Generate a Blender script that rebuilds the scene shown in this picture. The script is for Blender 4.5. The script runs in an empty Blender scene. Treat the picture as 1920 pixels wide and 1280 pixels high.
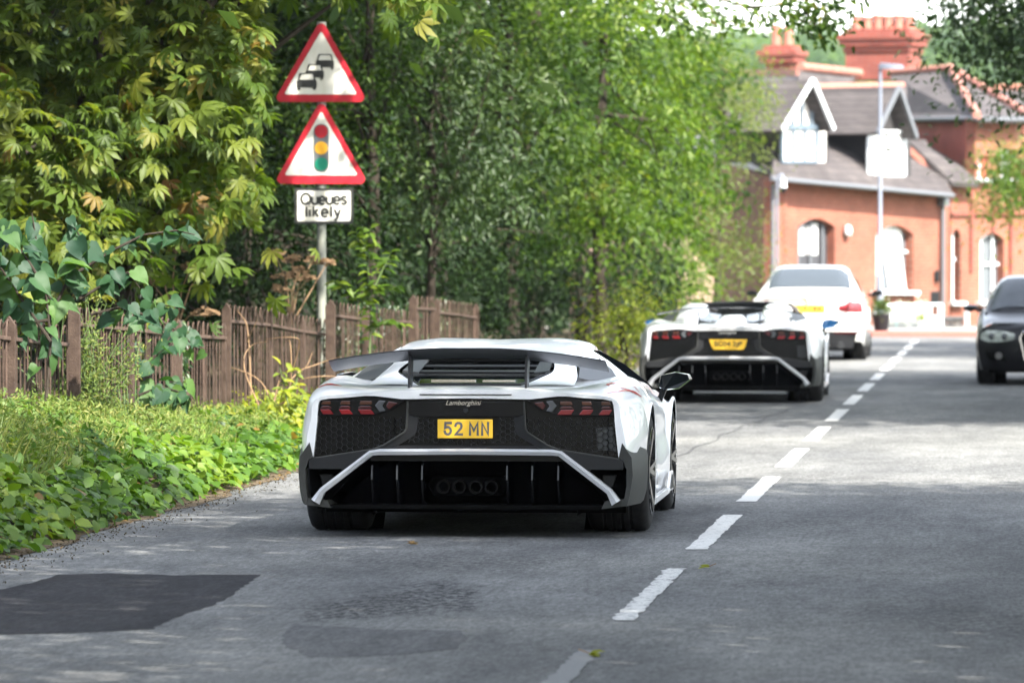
import bpy, bmesh, math, random
import numpy as np
from mathutils import Vector, Matrix
from mathutils.bvhtree import BVHTree
from mathutils.geometry import tessellate_polygon

random.seed(7)
rng = np.random.default_rng(11)
scene = bpy.context.scene
COL = scene.collection
PI = math.pi

# ---------------------------------------------------------------- camera
CAM = Vector((1.69, 0.0, 1.62))
YAW = math.radians(5.06)            # turned left of the road's direction (+Y)
FPX = 10430.0                       # focal length in pixels of a 1920 px wide frame
HOR = 479.0                         # horizon row of that frame
cam_d = bpy.data.cameras.new('camera')
cam_d.sensor_width = 36.0
cam_d.lens = FPX / 1920.0 * 36.0
cam_d.clip_start = 0.5
cam_d.clip_end = 4000.0
cam_d.dof.use_dof = True
cam_d.dof.focus_distance = 32.4
cam_d.dof.aperture_fstop = 5.2
cam = bpy.data.objects.new('camera', cam_d)
COL.objects.link(cam)
cam.location = CAM
cam.rotation_euler = (PI / 2 - math.atan((640 - HOR) / FPX), 0, YAW)
scene.camera = cam

# ---------------------------------------------------------------- light
SUN_EL = math.radians(44)
SUN_AZ = math.radians(137)          # clockwise from +Y: behind the camera, to the right
world = bpy.data.worlds.new('World')
scene.world = world
world.use_nodes = True
wn = world.node_tree.nodes
sky = wn.new('ShaderNodeTexSky')
sky.sky_type = 'NISHITA'
sky.sun_disc = False
sky.sun_elevation = SUN_EL
sky.sun_rotation = SUN_AZ
sky.air_density = 1.0
sky.dust_density = 1.2
sky.ozone_density = 1.0
haze_sat = wn.new('ShaderNodeHueSaturation')          # a milky, hazy summer sky
haze_sat.inputs['Saturation'].default_value = 0.42
world.node_tree.links.new(sky.outputs[0], haze_sat.inputs['Color'])
world.node_tree.links.new(haze_sat.outputs[0], wn['Background'].inputs[0])
wn['Background'].inputs[1].default_value = 0.145
sun_d = bpy.data.lights.new('sun', 'SUN')
sun_d.energy = 3.35
sun_d.angle = math.radians(0.55)
sun_d.color = (1.0, 0.95, 0.86)
sun = bpy.data.objects.new('sun', sun_d)
COL.objects.link(sun)
to_sun = Vector((math.sin(SUN_AZ) * math.cos(SUN_EL), math.cos(SUN_AZ) * math.cos(SUN_EL), math.sin(SUN_EL)))
sun.rotation_euler = to_sun.to_track_quat('Z', 'Y').to_euler()
sun.location = (20, -20, 30)
scene.view_settings.view_transform = 'Standard'
scene.view_settings.look = 'None'
scene.view_settings.exposure = 2.68
scene.view_settings.gamma = 1.0
scene.view_settings.use_curve_mapping = False
scene.render.engine = 'CYCLES'
scene.cycles.max_bounces = 8
scene.cycles.diffuse_bounces = 4
scene.cycles.glossy_bounces = 3
scene.cycles.transmission_bounces = 3
scene.cycles.transparent_max_bounces = 6
scene.cycles.use_denoising = True
scene.cycles.sample_clamp_indirect = 6.0

# ---------------------------------------------------------------- geometry helpers
FW = Vector((-math.sin(YAW), math.cos(YAW), 0))
RT = Vector((math.cos(YAW), math.sin(YAW), 0))

def at(px, py, D):
    """world point seen at pixel (px, py) of the 1920x1280 photograph, at depth D"""
    p = CAM + FW * D + RT * ((px - 960.0) / FPX * D)
    p.z = CAM.z - (py - HOR) / FPX * D
    return p

def ppm(D):
    return FPX / D

class VPlane:
    """a vertical plane through two depths of the photograph"""
    def __init__(s, px0, D0, px1, D1):
        a, b = at(px0, HOR, D0), at(px1, HOR, D1)
        s.o = a; s.u = (b - a); s.u.z = 0; s.u.normalize()
        s.n = Vector((-s.u.y, s.u.x, 0))           # away from the camera
        if s.n.dot(FW) < 0: s.n = -s.n
    def at(s, px, py, off=0.0):
        d = FW + RT * ((px - 960.0) / FPX) + Vector((0, 0, -(py - HOR) / FPX))
        t = (s.o + s.n * off - CAM).dot(s.n) / d.dot(s.n)
        return CAM + d * t
    def ground(s, px, off=0.0, z=0.0):
        p = s.at(px, HOR, off); p.z = z
        return p

def setp(o, label=None, cat=None, group=None, kind=None):
    if label: o['label'] = label
    if cat: o['category'] = cat
    if group: o['group'] = group
    if kind: o['kind'] = kind
    return o

def thing(name, loc, label, cat, group=None, rotz=0.0):
    o = bpy.data.objects.new(name, None)
    o.empty_display_size = 0.2
    COL.objects.link(o)
    o.location = loc
    o.rotation_euler = (0, 0, rotz)
    return setp(o, label, cat, group)

def link(name, me, parent=None, loc=None):
    o = bpy.data.objects.new(name, me)
    COL.objects.link(o)
    if parent is not None: o.parent = parent
    if loc is not None: o.location = loc
    return o

def copy_tree(o, parent=None):
    c = o.copy()
    COL.objects.link(c)
    if parent is not None: c.parent = parent
    for ch in o.children:
        copy_tree(ch, c)
    return c

class MB:
    """collects shapes, then links them as one mesh object"""
    def __init__(s):
        s.v = []; s.f = []
    def add(s, vs, fs):
        b = len(s.v)
        s.v += [tuple(p) for p in vs]
        s.f += [tuple(i + b for i in f) for f in fs]
        return s
    def box(s, x0, x1, y0, y1, z0, z1):
        vs = [(x, y, z) for x in (x0, x1) for y in (y0, y1) for z in (z0, z1)]
        return s.add(vs, [(0, 1, 3, 2), (4, 6, 7, 5), (0, 4, 5, 1), (2, 3, 7, 6), (0, 2, 6, 4), (1, 5, 7, 3)])
    def obox(s, c, u, v, w, hu, hv, hw):
        """oriented box: centre, unit axes, half sizes"""
        c = Vector(c)
        vs = [c + u * (hu * a) + v * (hv * b) + w * (hw * d) for a in (-1, 1) for b in (-1, 1) for d in (-1, 1)]
        return s.add(vs, [(0, 1, 3, 2), (4, 6, 7, 5), (0, 4, 5, 1), (2, 3, 7, 6), (0, 2, 6, 4), (1, 5, 7, 3)])
    def bar(s, a, b, w, h, up=Vector((0, 0, 1))):
        a, b = Vector(a), Vector(b)
        d = (b - a); L = d.length; d.normalize()
        sx = d.cross(up)
        if sx.length < 1e-4: sx = d.cross(Vector((0, 1, 0)))
        sx.normalize(); uy = sx.cross(d)
        return s.obox((a + b) / 2, d, sx, uy, L / 2, w / 2, h / 2)
    def prism(s, pts, ext):
        """polygon (3-D points) pushed along vector ext"""
        n = len(pts); e = Vector(ext)
        vs = [Vector(p) for p in pts] + [Vector(p) + e for p in pts]
        fs = [tuple(range(n)), tuple(range(2 * n - 1, n - 1, -1))]
        fs += [(i, i + n, (i + 1) % n + n, (i + 1) % n) for i in range(n)]
        return s.add(vs, fs)
    def xz(s, pts, y0, y1):
        return s.prism([(x, y0, z) for x, z in pts], (0, y1 - y0, 0))
    def tube(s, pts, rad, seg=8, cap=True):
        pts = [Vector(p) for p in pts]
        if not hasattr(rad, '__len__'): rad = [rad] * len(pts)
        b = len(s.v); prev = None
        for i, p in enumerate(pts):
            d = (pts[min(i + 1, len(pts) - 1)] - pts[max(i - 1, 0)]).normalized()
            ref = prev if prev is not None else (Vector((0, 0, 1)) if abs(d.z) < .9 else Vector((0, 1, 0)))
            a = (ref - d * ref.dot(d))
            if a.length < 1e-5: a = d.orthogonal()
            a.normalize(); prev = a
            c = d.cross(a)
            for k in range(seg):
                t = 2 * PI * k / seg
                s.v.append(tuple(p + (a * math.cos(t) + c * math.sin(t)) * rad[i]))
        for i in range(len(pts) - 1):
            for k in range(seg):
                k2 = (k + 1) % seg
                s.f.append((b + i * seg + k, b + i * seg + k2, b + (i + 1) * seg + k2, b + (i + 1) * seg + k))
        if cap:
            s.f.append(tuple(b + k for k in range(seg))[::-1])
            s.f.append(tuple(b + (len(pts) - 1) * seg + k for k in range(seg)))
        return s
    def lathe(s, prof, c, axis='X', seg=32, arc=2 * PI, a0=0.0):
        """prof = (offset along axis, radius); closed ring around the axis through c"""
        b = len(s.v); n = len(prof); c = Vector(c); full = arc > 6.28
        cnt = seg if full else seg + 1
        for k in range(cnt):
            t = a0 + arc * k / seg
            for (o, r) in prof:
                if axis == 'X': p = (o, r * math.cos(t), r * math.sin(t))
                elif axis == 'Y': p = (r * math.cos(t), o, r * math.sin(t))
                else: p = (r * math.cos(t), r * math.sin(t), o)
                s.v.append(tuple(c + Vector(p)))
        for k in range(seg):
            k2 = (k + 1) % cnt
            for i in range(n - 1):
                s.f.append((b + k * n + i, b + k * n + i + 1, b + k2 * n + i + 1, b + k2 * n + i))
        return s
    def loft(s, rows):
        b = len(s.v); n = len(rows[0])
        for r in rows: s.v += [tuple(p) for p in r]
        for j in range(len(rows) - 1):
            for i in range(n - 1):
                q = b + j * n + i
                s.f.append((q, q + 1, q + n + 1, q + n))
        return s
    def mirror_x(s):
        n = len(s.v)
        s.v += [(-x, y, z) for x, y, z in s.v]
        s.f += [tuple(i + n for i in reversed(f)) for f in s.f]
        return s
    def build(s, name, mat, parent=None, smooth=None, bevel=0.0, weld=False, origin=None, normals=True):
        me = bpy.data.meshes.new(name)
        vs = s.v
        if origin is not None:
            vs = [(x - origin[0], y - origin[1], z - origin[2]) for x, y, z in vs]
        me.from_pydata(vs, [], s.f)
        if weld or normals:
            bm = bmesh.new(); bm.from_mesh(me)
            if weld: bmesh.ops.remove_doubles(bm, verts=bm.verts, dist=0.0006)
            if normals: bmesh.ops.recalc_face_normals(bm, faces=bm.faces)
            bm.to_mesh(me); bm.free()
        if mat is not None: me.materials.append(mat)
        if smooth is not None:
            me.polygons.foreach_set('use_smooth', [True] * len(me.polygons))
            me.set_sharp_from_angle(angle=math.radians(smooth))
        o = link(name, me, parent, origin)
        if bevel:
            m = o.modifiers.new('bevel', 'BEVEL'); m.width = bevel; m.segments = 2; m.limit_method = 'ANGLE'
        return o

def text_mesh(txt, size, width=None, bold=0.0, shear=0.0, depth=0.002, align='CENTER', spacing=1.0):
    cu = bpy.data.curves.new('lettering', 'FONT')
    cu.body = txt; cu.size = size; cu.offset = bold; cu.shear = shear
    cu.extrude = depth; cu.align_x = align; cu.align_y = 'CENTER'; cu.space_character = spacing
    cu.resolution_u = 4
    o = bpy.data.objects.new('lettering', cu)
    COL.objects.link(o)
    dg = bpy.context.evaluated_depsgraph_get(); dg.update()
    me = bpy.data.meshes.new_from_object(o.evaluated_get(dg))
    bpy.data.objects.remove(o); bpy.data.curves.remove(cu)
    n = len(me.vertices); co = np.zeros(n * 3); me.vertices.foreach_get('co', co); co = co.reshape(-1, 3)
    lo, hi = co.min(0), co.max(0)
    co[:, 0] -= (lo[0] + hi[0]) / 2; co[:, 1] -= (lo[1] + hi[1]) / 2
    if width: co[:, 0] *= width / (hi[0] - lo[0])
    me.vertices.foreach_set('co', co.ravel())
    return me

def put_text(name, txt, size, mat, parent, loc, width=None, bold=0.0, shear=0.0, depth=0.002, rotz=0.0, spacing=1.0, height=None):
    """lettering standing upright in the x-z plane, read from -y"""
    me = text_mesh(txt, size, width, bold, shear, depth, spacing=spacing)
    n = len(me.vertices); co = np.zeros(n * 3); me.vertices.foreach_get('co', co); co = co.reshape(-1, 3)
    if height:
        co[:, 1] *= height / (co[:, 1].max() - co[:, 1].min())
    out = np.stack([co[:, 0], -co[:, 2], co[:, 1]], 1)
    c, s_ = math.cos(rotz), math.sin(rotz)
    out = np.stack([out[:, 0] * c - out[:, 1] * s_, out[:, 0] * s_ + out[:, 1] * c, out[:, 2]], 1)
    out += np.array(loc)[None]
    me.vertices.foreach_set('co', out.ravel()); me.update()
    me.materials.clear(); me.materials.append(mat)
    return link(name, me, parent)

# ---------------------------------------------------------------- materials
def lin(r, g, b):
    f = lambda c: (c / 255 / 12.92) if c <= 10 else ((c / 255 + .055) / 1.055) ** 2.4
    return (f(r), f(g), f(b), 1)

def mat(name, col, rough=0.5, metal=0.0, spec=0.5, coat=0.0, coat_rough=0.03, var=None, vscale=8.0, bump=0.0, bscale=60.0, stretch=None):
    m = bpy.data.materials.new(name); m.use_nodes = True
    nt = m.node_tree; p = nt.nodes['Principled BSDF']
    if len(col) == 3: col = (*col, 1)
    p.inputs['Base Color'].default_value = col
    p.inputs['Roughness'].default_value = rough
    p.inputs['Metallic'].default_value = metal
    p.inputs['Specular IOR Level'].default_value = spec
    p.inputs['Coat Weight'].default_value = coat
    p.inputs['Coat Roughness'].default_value = coat_rough
    if var is not None or bump:
        tc = nt.nodes.new('ShaderNodeTexCoord'); src = tc.outputs['Object']
        if stretch:
            mp = nt.nodes.new('ShaderNodeMapping'); mp.inputs['Scale'].default_value = stretch
            nt.links.new(src, mp.inputs[0]); src = mp.outputs[0]
    if var is not None:
        n = nt.nodes.new('ShaderNodeTexNoise'); n.inputs['Scale'].default_value = vscale; n.inputs['Detail'].default_value = 5
        r = nt.nodes.new('ShaderNodeValToRGB')
        r.color_ramp.elements[0].position = .35; r.color_ramp.elements[1].position = .68
        r.color_ramp.elements[0].color = col
        r.color_ramp.elements[1].color = (*var, 1) if len(var) == 3 else var
        nt.links.new(src, n.inputs['Vector']); nt.links.new(n.outputs['Fac'], r.inputs[0])
        nt.links.new(r.outputs[0], p.inputs['Base Color'])
    if bump:
        n2 = nt.nodes.new('ShaderNodeTexNoise'); n2.inputs['Scale'].default_value = bscale; n2.inputs['Detail'].default_value = 4
        b = nt.nodes.new('ShaderNodeBump'); b.inputs['Strength'].default_value = bump; b.inputs['Distance'].default_value = 0.02
        nt.links.new(src, n2.inputs['Vector']); nt.links.new(n2.outputs['Fac'], b.inputs['Height'])
        nt.links.new(b.outputs[0], p.inputs['Normal'])
    return m

def leaf_mat(name, stops, trans=0.38, rough=0.45, spec=0.35, tint=(1.25, 1.35, .45)):
    """stops: colours a leaf's own random number picks from; light also passes through the blade"""
    m = bpy.data.materials.new(name); m.use_nodes = True
    nt = m.node_tree; N = nt.nodes; L = nt.links
    p = N['Principled BSDF']; out = N['Material Output']
    a = N.new('ShaderNodeAttribute'); a.attribute_name = 'rnd'
    r = N.new('ShaderNodeValToRGB')
    els = r.color_ramp.elements
    for i, (pos, c) in enumerate(stops):
        e = els[i] if i < 2 else els.new(pos)
        e.position = pos; e.color = (*c, 1)
    L.new(a.outputs['Fac'], r.inputs[0])
    L.new(r.outputs[0], p.inputs['Base Color'])
    p.inputs['Roughness'].default_value = rough
    p.inputs['Specular IOR Level'].default_value = spec
    t = N.new('ShaderNodeBsdfTranslucent')
    mu = N.new('ShaderNodeMix'); mu.data_type = 'RGBA'; mu.blend_type = 'MULTIPLY'; mu.inputs[0].default_value = 1
    L.new(r.outputs[0], mu.inputs[6]); mu.inputs[7].default_value = (*[min(c * 1.5, 3) for c in tint], 1)
    L.new(mu.outputs[2], t.inputs[0])
    mx = N.new('ShaderNodeMixShader'); mx.inputs[0].default_value = trans
    L.new(p.outputs[0], mx.inputs[1]); L.new(t.outputs[0], mx.inputs[2])
    L.new(mx.outputs[0], out.inputs[0])
    return m

M = {}
M['white_paint'] = mat('white_paint', (.82, .825, .83), .4, coat=.8, coat_rough=.04)
M['cream_paint'] = mat('cream_paint', (.66, .66, .635), .32, coat=1.0, coat_rough=.05)
M['black_paint'] = mat('black_paint', (.004, .004, .005), .35, spec=.25, coat=.18, coat_rough=.05)
M['gloss_black'] = mat('gloss_black', (.004, .004, .005), .25, spec=.28)
M['satin_black'] = mat('satin_black', (.007, .007, .008), .45, spec=.25, bump=.05, bscale=400)
M['matt_black'] = mat('matt_black', (.003, .003, .003), .9, spec=.05)
M['carbon'] = mat('carbon', (.0085, .0085, .010), .38, spec=.3, coat=.08, coat_rough=.15, bump=.04, bscale=500)
M['grey_trim'] = mat('grey_trim', (.042, .043, .040), .55, spec=.2)
M['tint'] = mat('tint', (.005, .006, .007), .5, spec=0.0)
M['dark_grey'] = mat('dark_grey', (.014, .0145, .016), .42, spec=.3)
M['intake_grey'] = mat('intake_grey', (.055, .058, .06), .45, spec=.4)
M['silver'] = mat('silver', (.66, .67, .69), .3, metal=.35, coat=.4)
M['chrome'] = mat('chrome', (.8, .8, .82), .12, metal=1.0)
M['blue_chrome'] = mat('blue_chrome', (.05, .26, .50), .18, metal=.25, coat=1.0)
M['glass'] = mat('glass', (.006, .008, .009), .07, spec=.22)
M['screen_glass'] = mat('screen_glass', (.045, .055, .065), .08, spec=.45)
M['blue_glass'] = mat('blue_glass', (.03, .14, .34), .1, spec=.8)
M['pipe'] = mat('pipe', (.005, .0045, .004), .6, spec=.12)
M['rubber'] = mat('rubber', (.012, .012, .013), .75, spec=.25, var=(.022, .022, .022), vscale=25, bump=.1, bscale=200)
M['rim'] = mat('rim', (.02, .02, .022), .25, metal=.6, coat=.4)
M['rim_silver'] = mat('rim_silver', (.4, .4, .42), .3, metal=.8)
M['red_lens'] = mat('red_lens', (.17, .005, .009), .18, spec=.6)
M['deep_red_lens'] = mat('deep_red_lens', (.045, .004, .006), .2, spec=.6)
M['amber_lens'] = mat('amber_lens', (.06, .016, .006), .25, spec=.6)
M['clear_lens'] = mat('clear_lens', (.065, .07, .078), .12, spec=.7)
M['headlamp'] = mat('headlamp', (.22, .24, .22), .1, spec=.8, var=(.5, .53, .48), vscale=14)
M['plate_yellow'] = mat('plate_yellow', (.78, .47, .035), .4, spec=.4)
M['plate_white'] = mat('plate_white', (.75, .75, .74), .4)
M['plate_grey'] = mat('plate_grey', (.085, .085, .095), .5)
M['plate_black'] = mat('plate_black', (.012, .012, .012), .5)
M['red_decal'] = mat('red_decal', (.55, .02, .025), .35, coat=.8)
M['sign_red'] = mat('sign_red', (.36, .008, .018), .42, var=(.32, .008, .02), vscale=5)
M['sign_white'] = mat('sign_white', (.60, .59, .54), .5, var=(.50, .48, .40), vscale=4, stretch=(3, 3, .4))
M['sign_black'] = mat('sign_black', (.015, .016, .015), .5)
M['sign_grey'] = mat('sign_grey', (.11, .12, .13), .5)
M['sign_amber'] = mat('sign_amber', (.72, .36, .02), .5)
M['sign_green'] = mat('sign_green', (.0, .20, .115), .5)
M['post_grey'] = mat('post_grey', (.20, .205, .175), .5, var=(.14, .15, .12), vscale=9, stretch=(1, 1, .3))
M['lamp_grey'] = mat('lamp_grey', (.15, .165, .20), .4, metal=.3)
M['rust'] = mat('rust', (.036, .023, .017), .8, spec=.2, var=(.062, .042, .031), vscale=14, bump=.3, bscale=90)
M['rust_light'] = mat('rust_light', (.085, .056, .042), .8, spec=.2, var=(.055, .036, .028), vscale=20, bump=.3, bscale=90)
M['bark'] = mat('bark', (.022, .018, .014), .9, spec=.1, var=(.042, .034, .026), vscale=10, bump=.6, bscale=26, stretch=(1, 1, .35))
M['twig'] = mat('twig', (.26, .17, .095), .85, spec=.2, var=(.16, .10, .06), vscale=20)
M['dry_umbel'] = mat('dry_umbel', (.17, .105, .058), .9, spec=.2, var=(.26, .17, .10), vscale=30)
M['stem_green'] = mat('stem_green', (.07, .11, .03), .7)
# ================================================================ ground and road
def gpt(px, py, z=0.0):
    """ground point under a pixel"""
    D = (CAM.z - z) * FPX / (py - HOR)
    return at(px, py, D)

def asphalt(name, dark, light, big=0.5, rough_zone=False, bumpS=.55):
    m = bpy.data.materials.new(name); m.use_nodes = True
    nt = m.node_tree; N = nt.nodes; L = nt.links; p = N['Principled BSDF']
    tc = N.new('ShaderNodeTexCoord')
    def noise(scale, det=4, st=None, ro=.55):
        n = N.new('ShaderNodeTexNoise'); n.inputs['Scale'].default_value = scale; n.inputs['Detail'].default_value = det
        n.inputs['Roughness'].default_value = ro
        if st:
            mp = N.new('ShaderNodeMapping'); mp.inputs['Scale'].default_value = st
            L.new(tc.outputs['Object'], mp.inputs[0]); L.new(mp.outputs[0], n.inputs['Vector'])
        else: L.new(tc.outputs['Object'], n.inputs['Vector'])
        return n.outputs['Fac']
    def ramp(src, a, b, ca, cb):
        r = N.new('ShaderNodeValToRGB'); r.color_ramp.elements[0].position = a; r.color_ramp.elements[1].position = b
        r.color_ramp.elements[0].color = (*ca, 1); r.color_ramp.elements[1].color = (*cb, 1)
        L.new(src, r.inputs[0]); return r.outputs[0]
    def mix(a, b, fac, mode='MIX'):
        x = N.new('ShaderNodeMix'); x.data_type = 'RGBA'; x.blend_type = mode
        if isinstance(fac, float): x.inputs[0].default_value = fac
        else: L.new(fac, x.inputs[0])
        for i, s in ((6, a), (7, b)):
            if isinstance(s, tuple): x.inputs[i].default_value = (*s, 1)
            else: L.new(s, x.inputs[i])
        return x.outputs[2]
    grain = noise(70, 6, ro=.75)
    c = ramp(grain, .30, .70, dark, light)
    c = mix(c, ramp(noise(38, 5, (1, .16, 1), .75), .28, .72, (.55, .55, .55), (1.45, 1.45, 1.45)), 1.0, 'MULTIPLY')
    c = mix(c, ramp(noise(7, 6, (1, .22, 1), .7), .30, .70, (.78, .78, .78), (1.22, 1.22, 1.22)), 1.0, 'MULTIPLY')
    # pale chippings
    v = N.new('ShaderNodeTexVoronoi'); v.inputs['Scale'].default_value = 45
    L.new(tc.outputs['Object'], v.inputs['Vector'])
    chips = ramp(v.outputs['Distance'], .10, .22, (1, 1, 1), (0, 0, 0))
    sel = ramp(noise(9, 3), .5, .62, (0, 0, 0), (.45, .45, .45))
    fac = mix(chips, sel, 1.0, 'MULTIPLY')
    c = mix(c, tuple(min(x * 3.2, .4) for x in light), fac)
    # broad tone: worn wheel tracks, patches and oil
    c = mix(c, ramp(noise(.9, 5, (1, .28, 1)), .33, .68, (.72, .72, .73), (1.28, 1.27, 1.24)), 1.0, 'MULTIPLY')
    c = mix(c, ramp(noise(.16, 3), .35, .65, (.86, .86, .88), (1.12, 1.11, 1.08)), 1.0, 'MULTIPLY')
    if rough_zone:
        # open-textured, plucked areas: dark pits between the chippings
        zone = ramp(noise(.42, 5, (1, .55, 1), .62), .54, .66, (0, 0, 0), (.55, .55, .55))
        # one badly plucked stretch in the near lane
        mp = N.new('ShaderNodeMapping'); mp.vector_type = 'TEXTURE'
        cpt = gpt(745, 1128); mp.inputs['Location'].default_value = (cpt.x, cpt.y, 0); mp.inputs['Scale'].default_value = (.42, 1.7, 1); mp.inputs['Rotation'].default_value = (0, 0, -.12)
        L.new(tc.outputs['Object'], mp.inputs[0])
        ln = N.new('ShaderNodeVectorMath'); ln.operation = 'LENGTH'; L.new(mp.outputs[0], ln.inputs[0])
        sb = N.new('ShaderNodeMath'); sb.operation = 'MULTIPLY_ADD'; sb.inputs[1].default_value = -.5; sb.inputs[2].default_value = .55; L.new(ln.outputs['Value'], sb.inputs[0])
        ad2 = N.new('ShaderNodeMath'); ad2.operation = 'ADD'; L.new(sb.outputs[0], ad2.inputs[0]); L.new(noise(3.0, 5, (1, .4, 1), .65), ad2.inputs[1])
        zone = mix(zone, ramp(ad2.outputs[0], .58, .72, (0, 0, 0), (1, 1, 1)), 1.0, 'LIGHTEN')
        pit = ramp(noise(26, 5, (1, .35, 1), .7), .44, .56, (1, 1, 1), (0, 0, 0))
        c = mix(c, (.034, .034, .036), mix(zone, pit, 1.0, 'MULTIPLY'))
    L.new(c, p.inputs['Base Color'])
    p.inputs['Roughness'].default_value = .8
    p.inputs['Specular IOR Level'].default_value = .05
    b = N.new('ShaderNodeBump'); b.inputs['Strength'].default_value = bumpS; b.inputs['Distance'].default_value = .012
    L.new(noise(55, 6, ro=.7), b.inputs['Height']); L.new(b.outputs[0], p.inputs['Normal'])
    return m

M['asphalt'] = asphalt('asphalt', (.062, .064, .065), (.185, .188, .188), rough_zone=True)
M['asphalt_patch'] = asphalt('asphalt_patch', (.020, .020, .022), (.034, .034, .038), bumpS=.25)
M['asphalt_patch_worn'] = asphalt('asphalt_patch_worn', (.050, .051, .054), (.108, .110, .114), bumpS=.25)
M['asphalt_far'] = asphalt('asphalt_far', (.10, .10, .10), (.17, .165, .16))
M['paving'] = mat('paving', (.26, .24, .22), .85, var=(.34, .32, .29), vscale=3, bump=.2)
M['red_kerb'] = mat('red_kerb', (.30, .10, .075), .8, var=(.22, .085, .065), vscale=6, bump=.2)
M['kerb_stone'] = mat('kerb_stone', (.24, .235, .22), .85, var=(.17, .165, .155), vscale=5, bump=.3)
M['soil'] = mat('soil', (.035, .028, .018), .95, spec=.1, var=(.06, .05, .028), vscale=6, bump=.6, bscale=30)
M['grit'] = mat('grit', (.115, .088, .058), .95, spec=.1, var=(.07, .055, .04), vscale=12, bump=.5, bscale=60)
M['field'] = mat('field', (.05, .075, .025), .95, spec=.1, var=(.075, .09, .035), vscale=.6, bump=.4, bscale=8)

def road_paint():
    m = bpy.data.materials.new('road_paint'); m.use_nodes = True
    nt = m.node_tree; N = nt.nodes; L = nt.links; p = N['Principled BSDF']
    tc = N.new('ShaderNodeTexCoord')
    n = N.new('ShaderNodeTexNoise'); n.inputs['Scale'].default_value = 22; n.inputs['Detail'].default_value = 8; n.inputs['Roughness'].default_value = .75
    L.new(tc.outputs['Object'], n.inputs['Vector'])
    a = N.new('ShaderNodeAttribute'); a.attribute_name = 'wear'
    ad = N.new('ShaderNodeMath'); ad.operation = 'ADD'
    L.new(n.outputs['Fac'], ad.inputs[0]); L.new(a.outputs['Fac'], ad.inputs[1])
    r = N.new('ShaderNodeValToRGB'); r.color_ramp.elements[0].position = .58; r.color_ramp.elements[1].position = .63
    r.color_ramp.elements[0].color = (.45, .445, .425, 1); r.color_ramp.elements[1].color = (.095, .097, .098, 1)
    L.new(ad.outputs[0], r.inputs[0]); L.new(r.outputs[0], p.inputs['Base Color'])
    p.inputs['Roughness'].default_value = .7
    return m
M['road_paint'] = road_paint()

def bank_height(y):
    return float(np.interp(y, [0, 28, 36, 43, 50, 58, 120], [.74, .68, .53, .25, .09, .04, .02]))

EDGE = -3.62
def ground_z(x, y):
    """left verge: a bank that falls away along the road"""
    if x > EDGE - .05: return 0.0
    t = (EDGE - .05 - x)
    k = min(t / 1.25, 1.0)
    z = bank_height(y) * (1 - (1 - k) ** 1.6)
    if t > 1.25: z += (t - 1.25) * .06
    if x < -9: z += min((-9 - x) * .35, 5)
    return z

def sheet(name, x0, x1, y0, y1, z, m, nx=1, ny=1, kind='structure'):
    b = MB()
    rows = [[(x0 + (x1 - x0) * i / nx, y0 + (y1 - y0) * j / ny, z) for i in range(nx + 1)] for j in range(ny + 1)]
    o = b.loft(rows).build(name, m, normals=False)
    return setp(o, kind=kind)

# far ground, out to the horizon
sheet('ground', -1500, 1500, -300, 2500, -.10, M['field'])
# road: slightly ragged left edge
b = MB(); rows = []
for j in range(240):
    y = -30 + j * .585
    rows.append([(EDGE + .05 * math.sin(y * 1.7) * math.sin(y * .41 + 1) + .03 * math.sin(y * 5.3), y, 0), (0, y, 0.0), (3.55, y, 0)])
setp(b.loft(rows).build('road', M['asphalt'], normals=False), kind='structure')
# cross street at the junction
sheet('cross_street', -60, 60, 109.76, 111.6, -.004, M['asphalt'])
# left verge
b = MB(); rows = []
xs = [-3.50, -3.67, -3.75, -3.9, -4.1, -4.3, -4.5, -4.7, -4.92, -5.3, -6, -7, -8, -9, -11, -14, -18, -24, -40]
for j in range(110):
    y = -20 + j * 1.2
    rows.append([(x + (.03 * math.sin(y * 2.1) if x > -4 else 0), y, ground_z(x, y) + (.02 * math.sin(y * 3.1 + x * 9) if x < -3.7 else -.02)) for x in xs])
setp(b.loft(rows).build('verge', M['soil'], smooth=60, normals=False), kind='structure')
# gritty strip along the road's edge
b = MB(); rows = []
for j in range(300):
    y = 15 + j * .3
    w = .05 + .06 * math.sin(y * .9) * math.sin(y * .37 + .6) + .03 * math.sin(y * 4.1)
    xe = EDGE + .05 * math.sin(y * 1.7) * math.sin(y * .41 + 1)
    rows.append([(xe - .12, y, .012), (xe + max(w, .015), y, .004)])
setp(b.loft(rows).build('road_edge', M['grit'], normals=False), kind='structure')
# right-hand kerb, pavement and verge (beside the frame)
b = MB(); b.box(3.55, 3.68, -30, 109, -.1, .11)
setp(b.build('kerb', M['kerb_stone'], bevel=.015), kind='structure')
sheet('pavement', 3.68, 5.6, -30, 109, .105, M['asphalt_patch_worn'])
sheet('right_verge', 5.6, 40, -30, 109, .07, M['field'])

# centre line: 4 m marks, 2 m gaps, measured from the photograph
nd = 0
for k in range(-1, 16):
    y0 = 24.62 + 5.98 * k
    L_ = 4.1
    if y0 + L_ > 110: break
    b = MB(); rows = []; wear = []
    n = 40
    for j in range(n + 1):
        y = y0 + L_ * j / n
        hw = {-1: .05, 0: .05, 1: .060}.get(k, .064); rg = .007 if k < 1 else .004
        rows.append([(-hw + random.gauss(0, rg), y, .004), (0, y, .004), (hw + random.gauss(0, rg), y, .004)])
        base = {-1: .24, 0: .05, 1: .02}.get(k, -.04)
        wear += [base + (.03 if k < 1 else 0), base, base + (.03 if k < 1 else 0)]
    o = b.loft(rows).build('road_marking', M['road_paint'], normals=False)
    at_ = o.data.attributes.new('wear', 'FLOAT', 'POINT'); at_.data.foreach_set('value', wear)
    setp(o, kind='structure')

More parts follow.
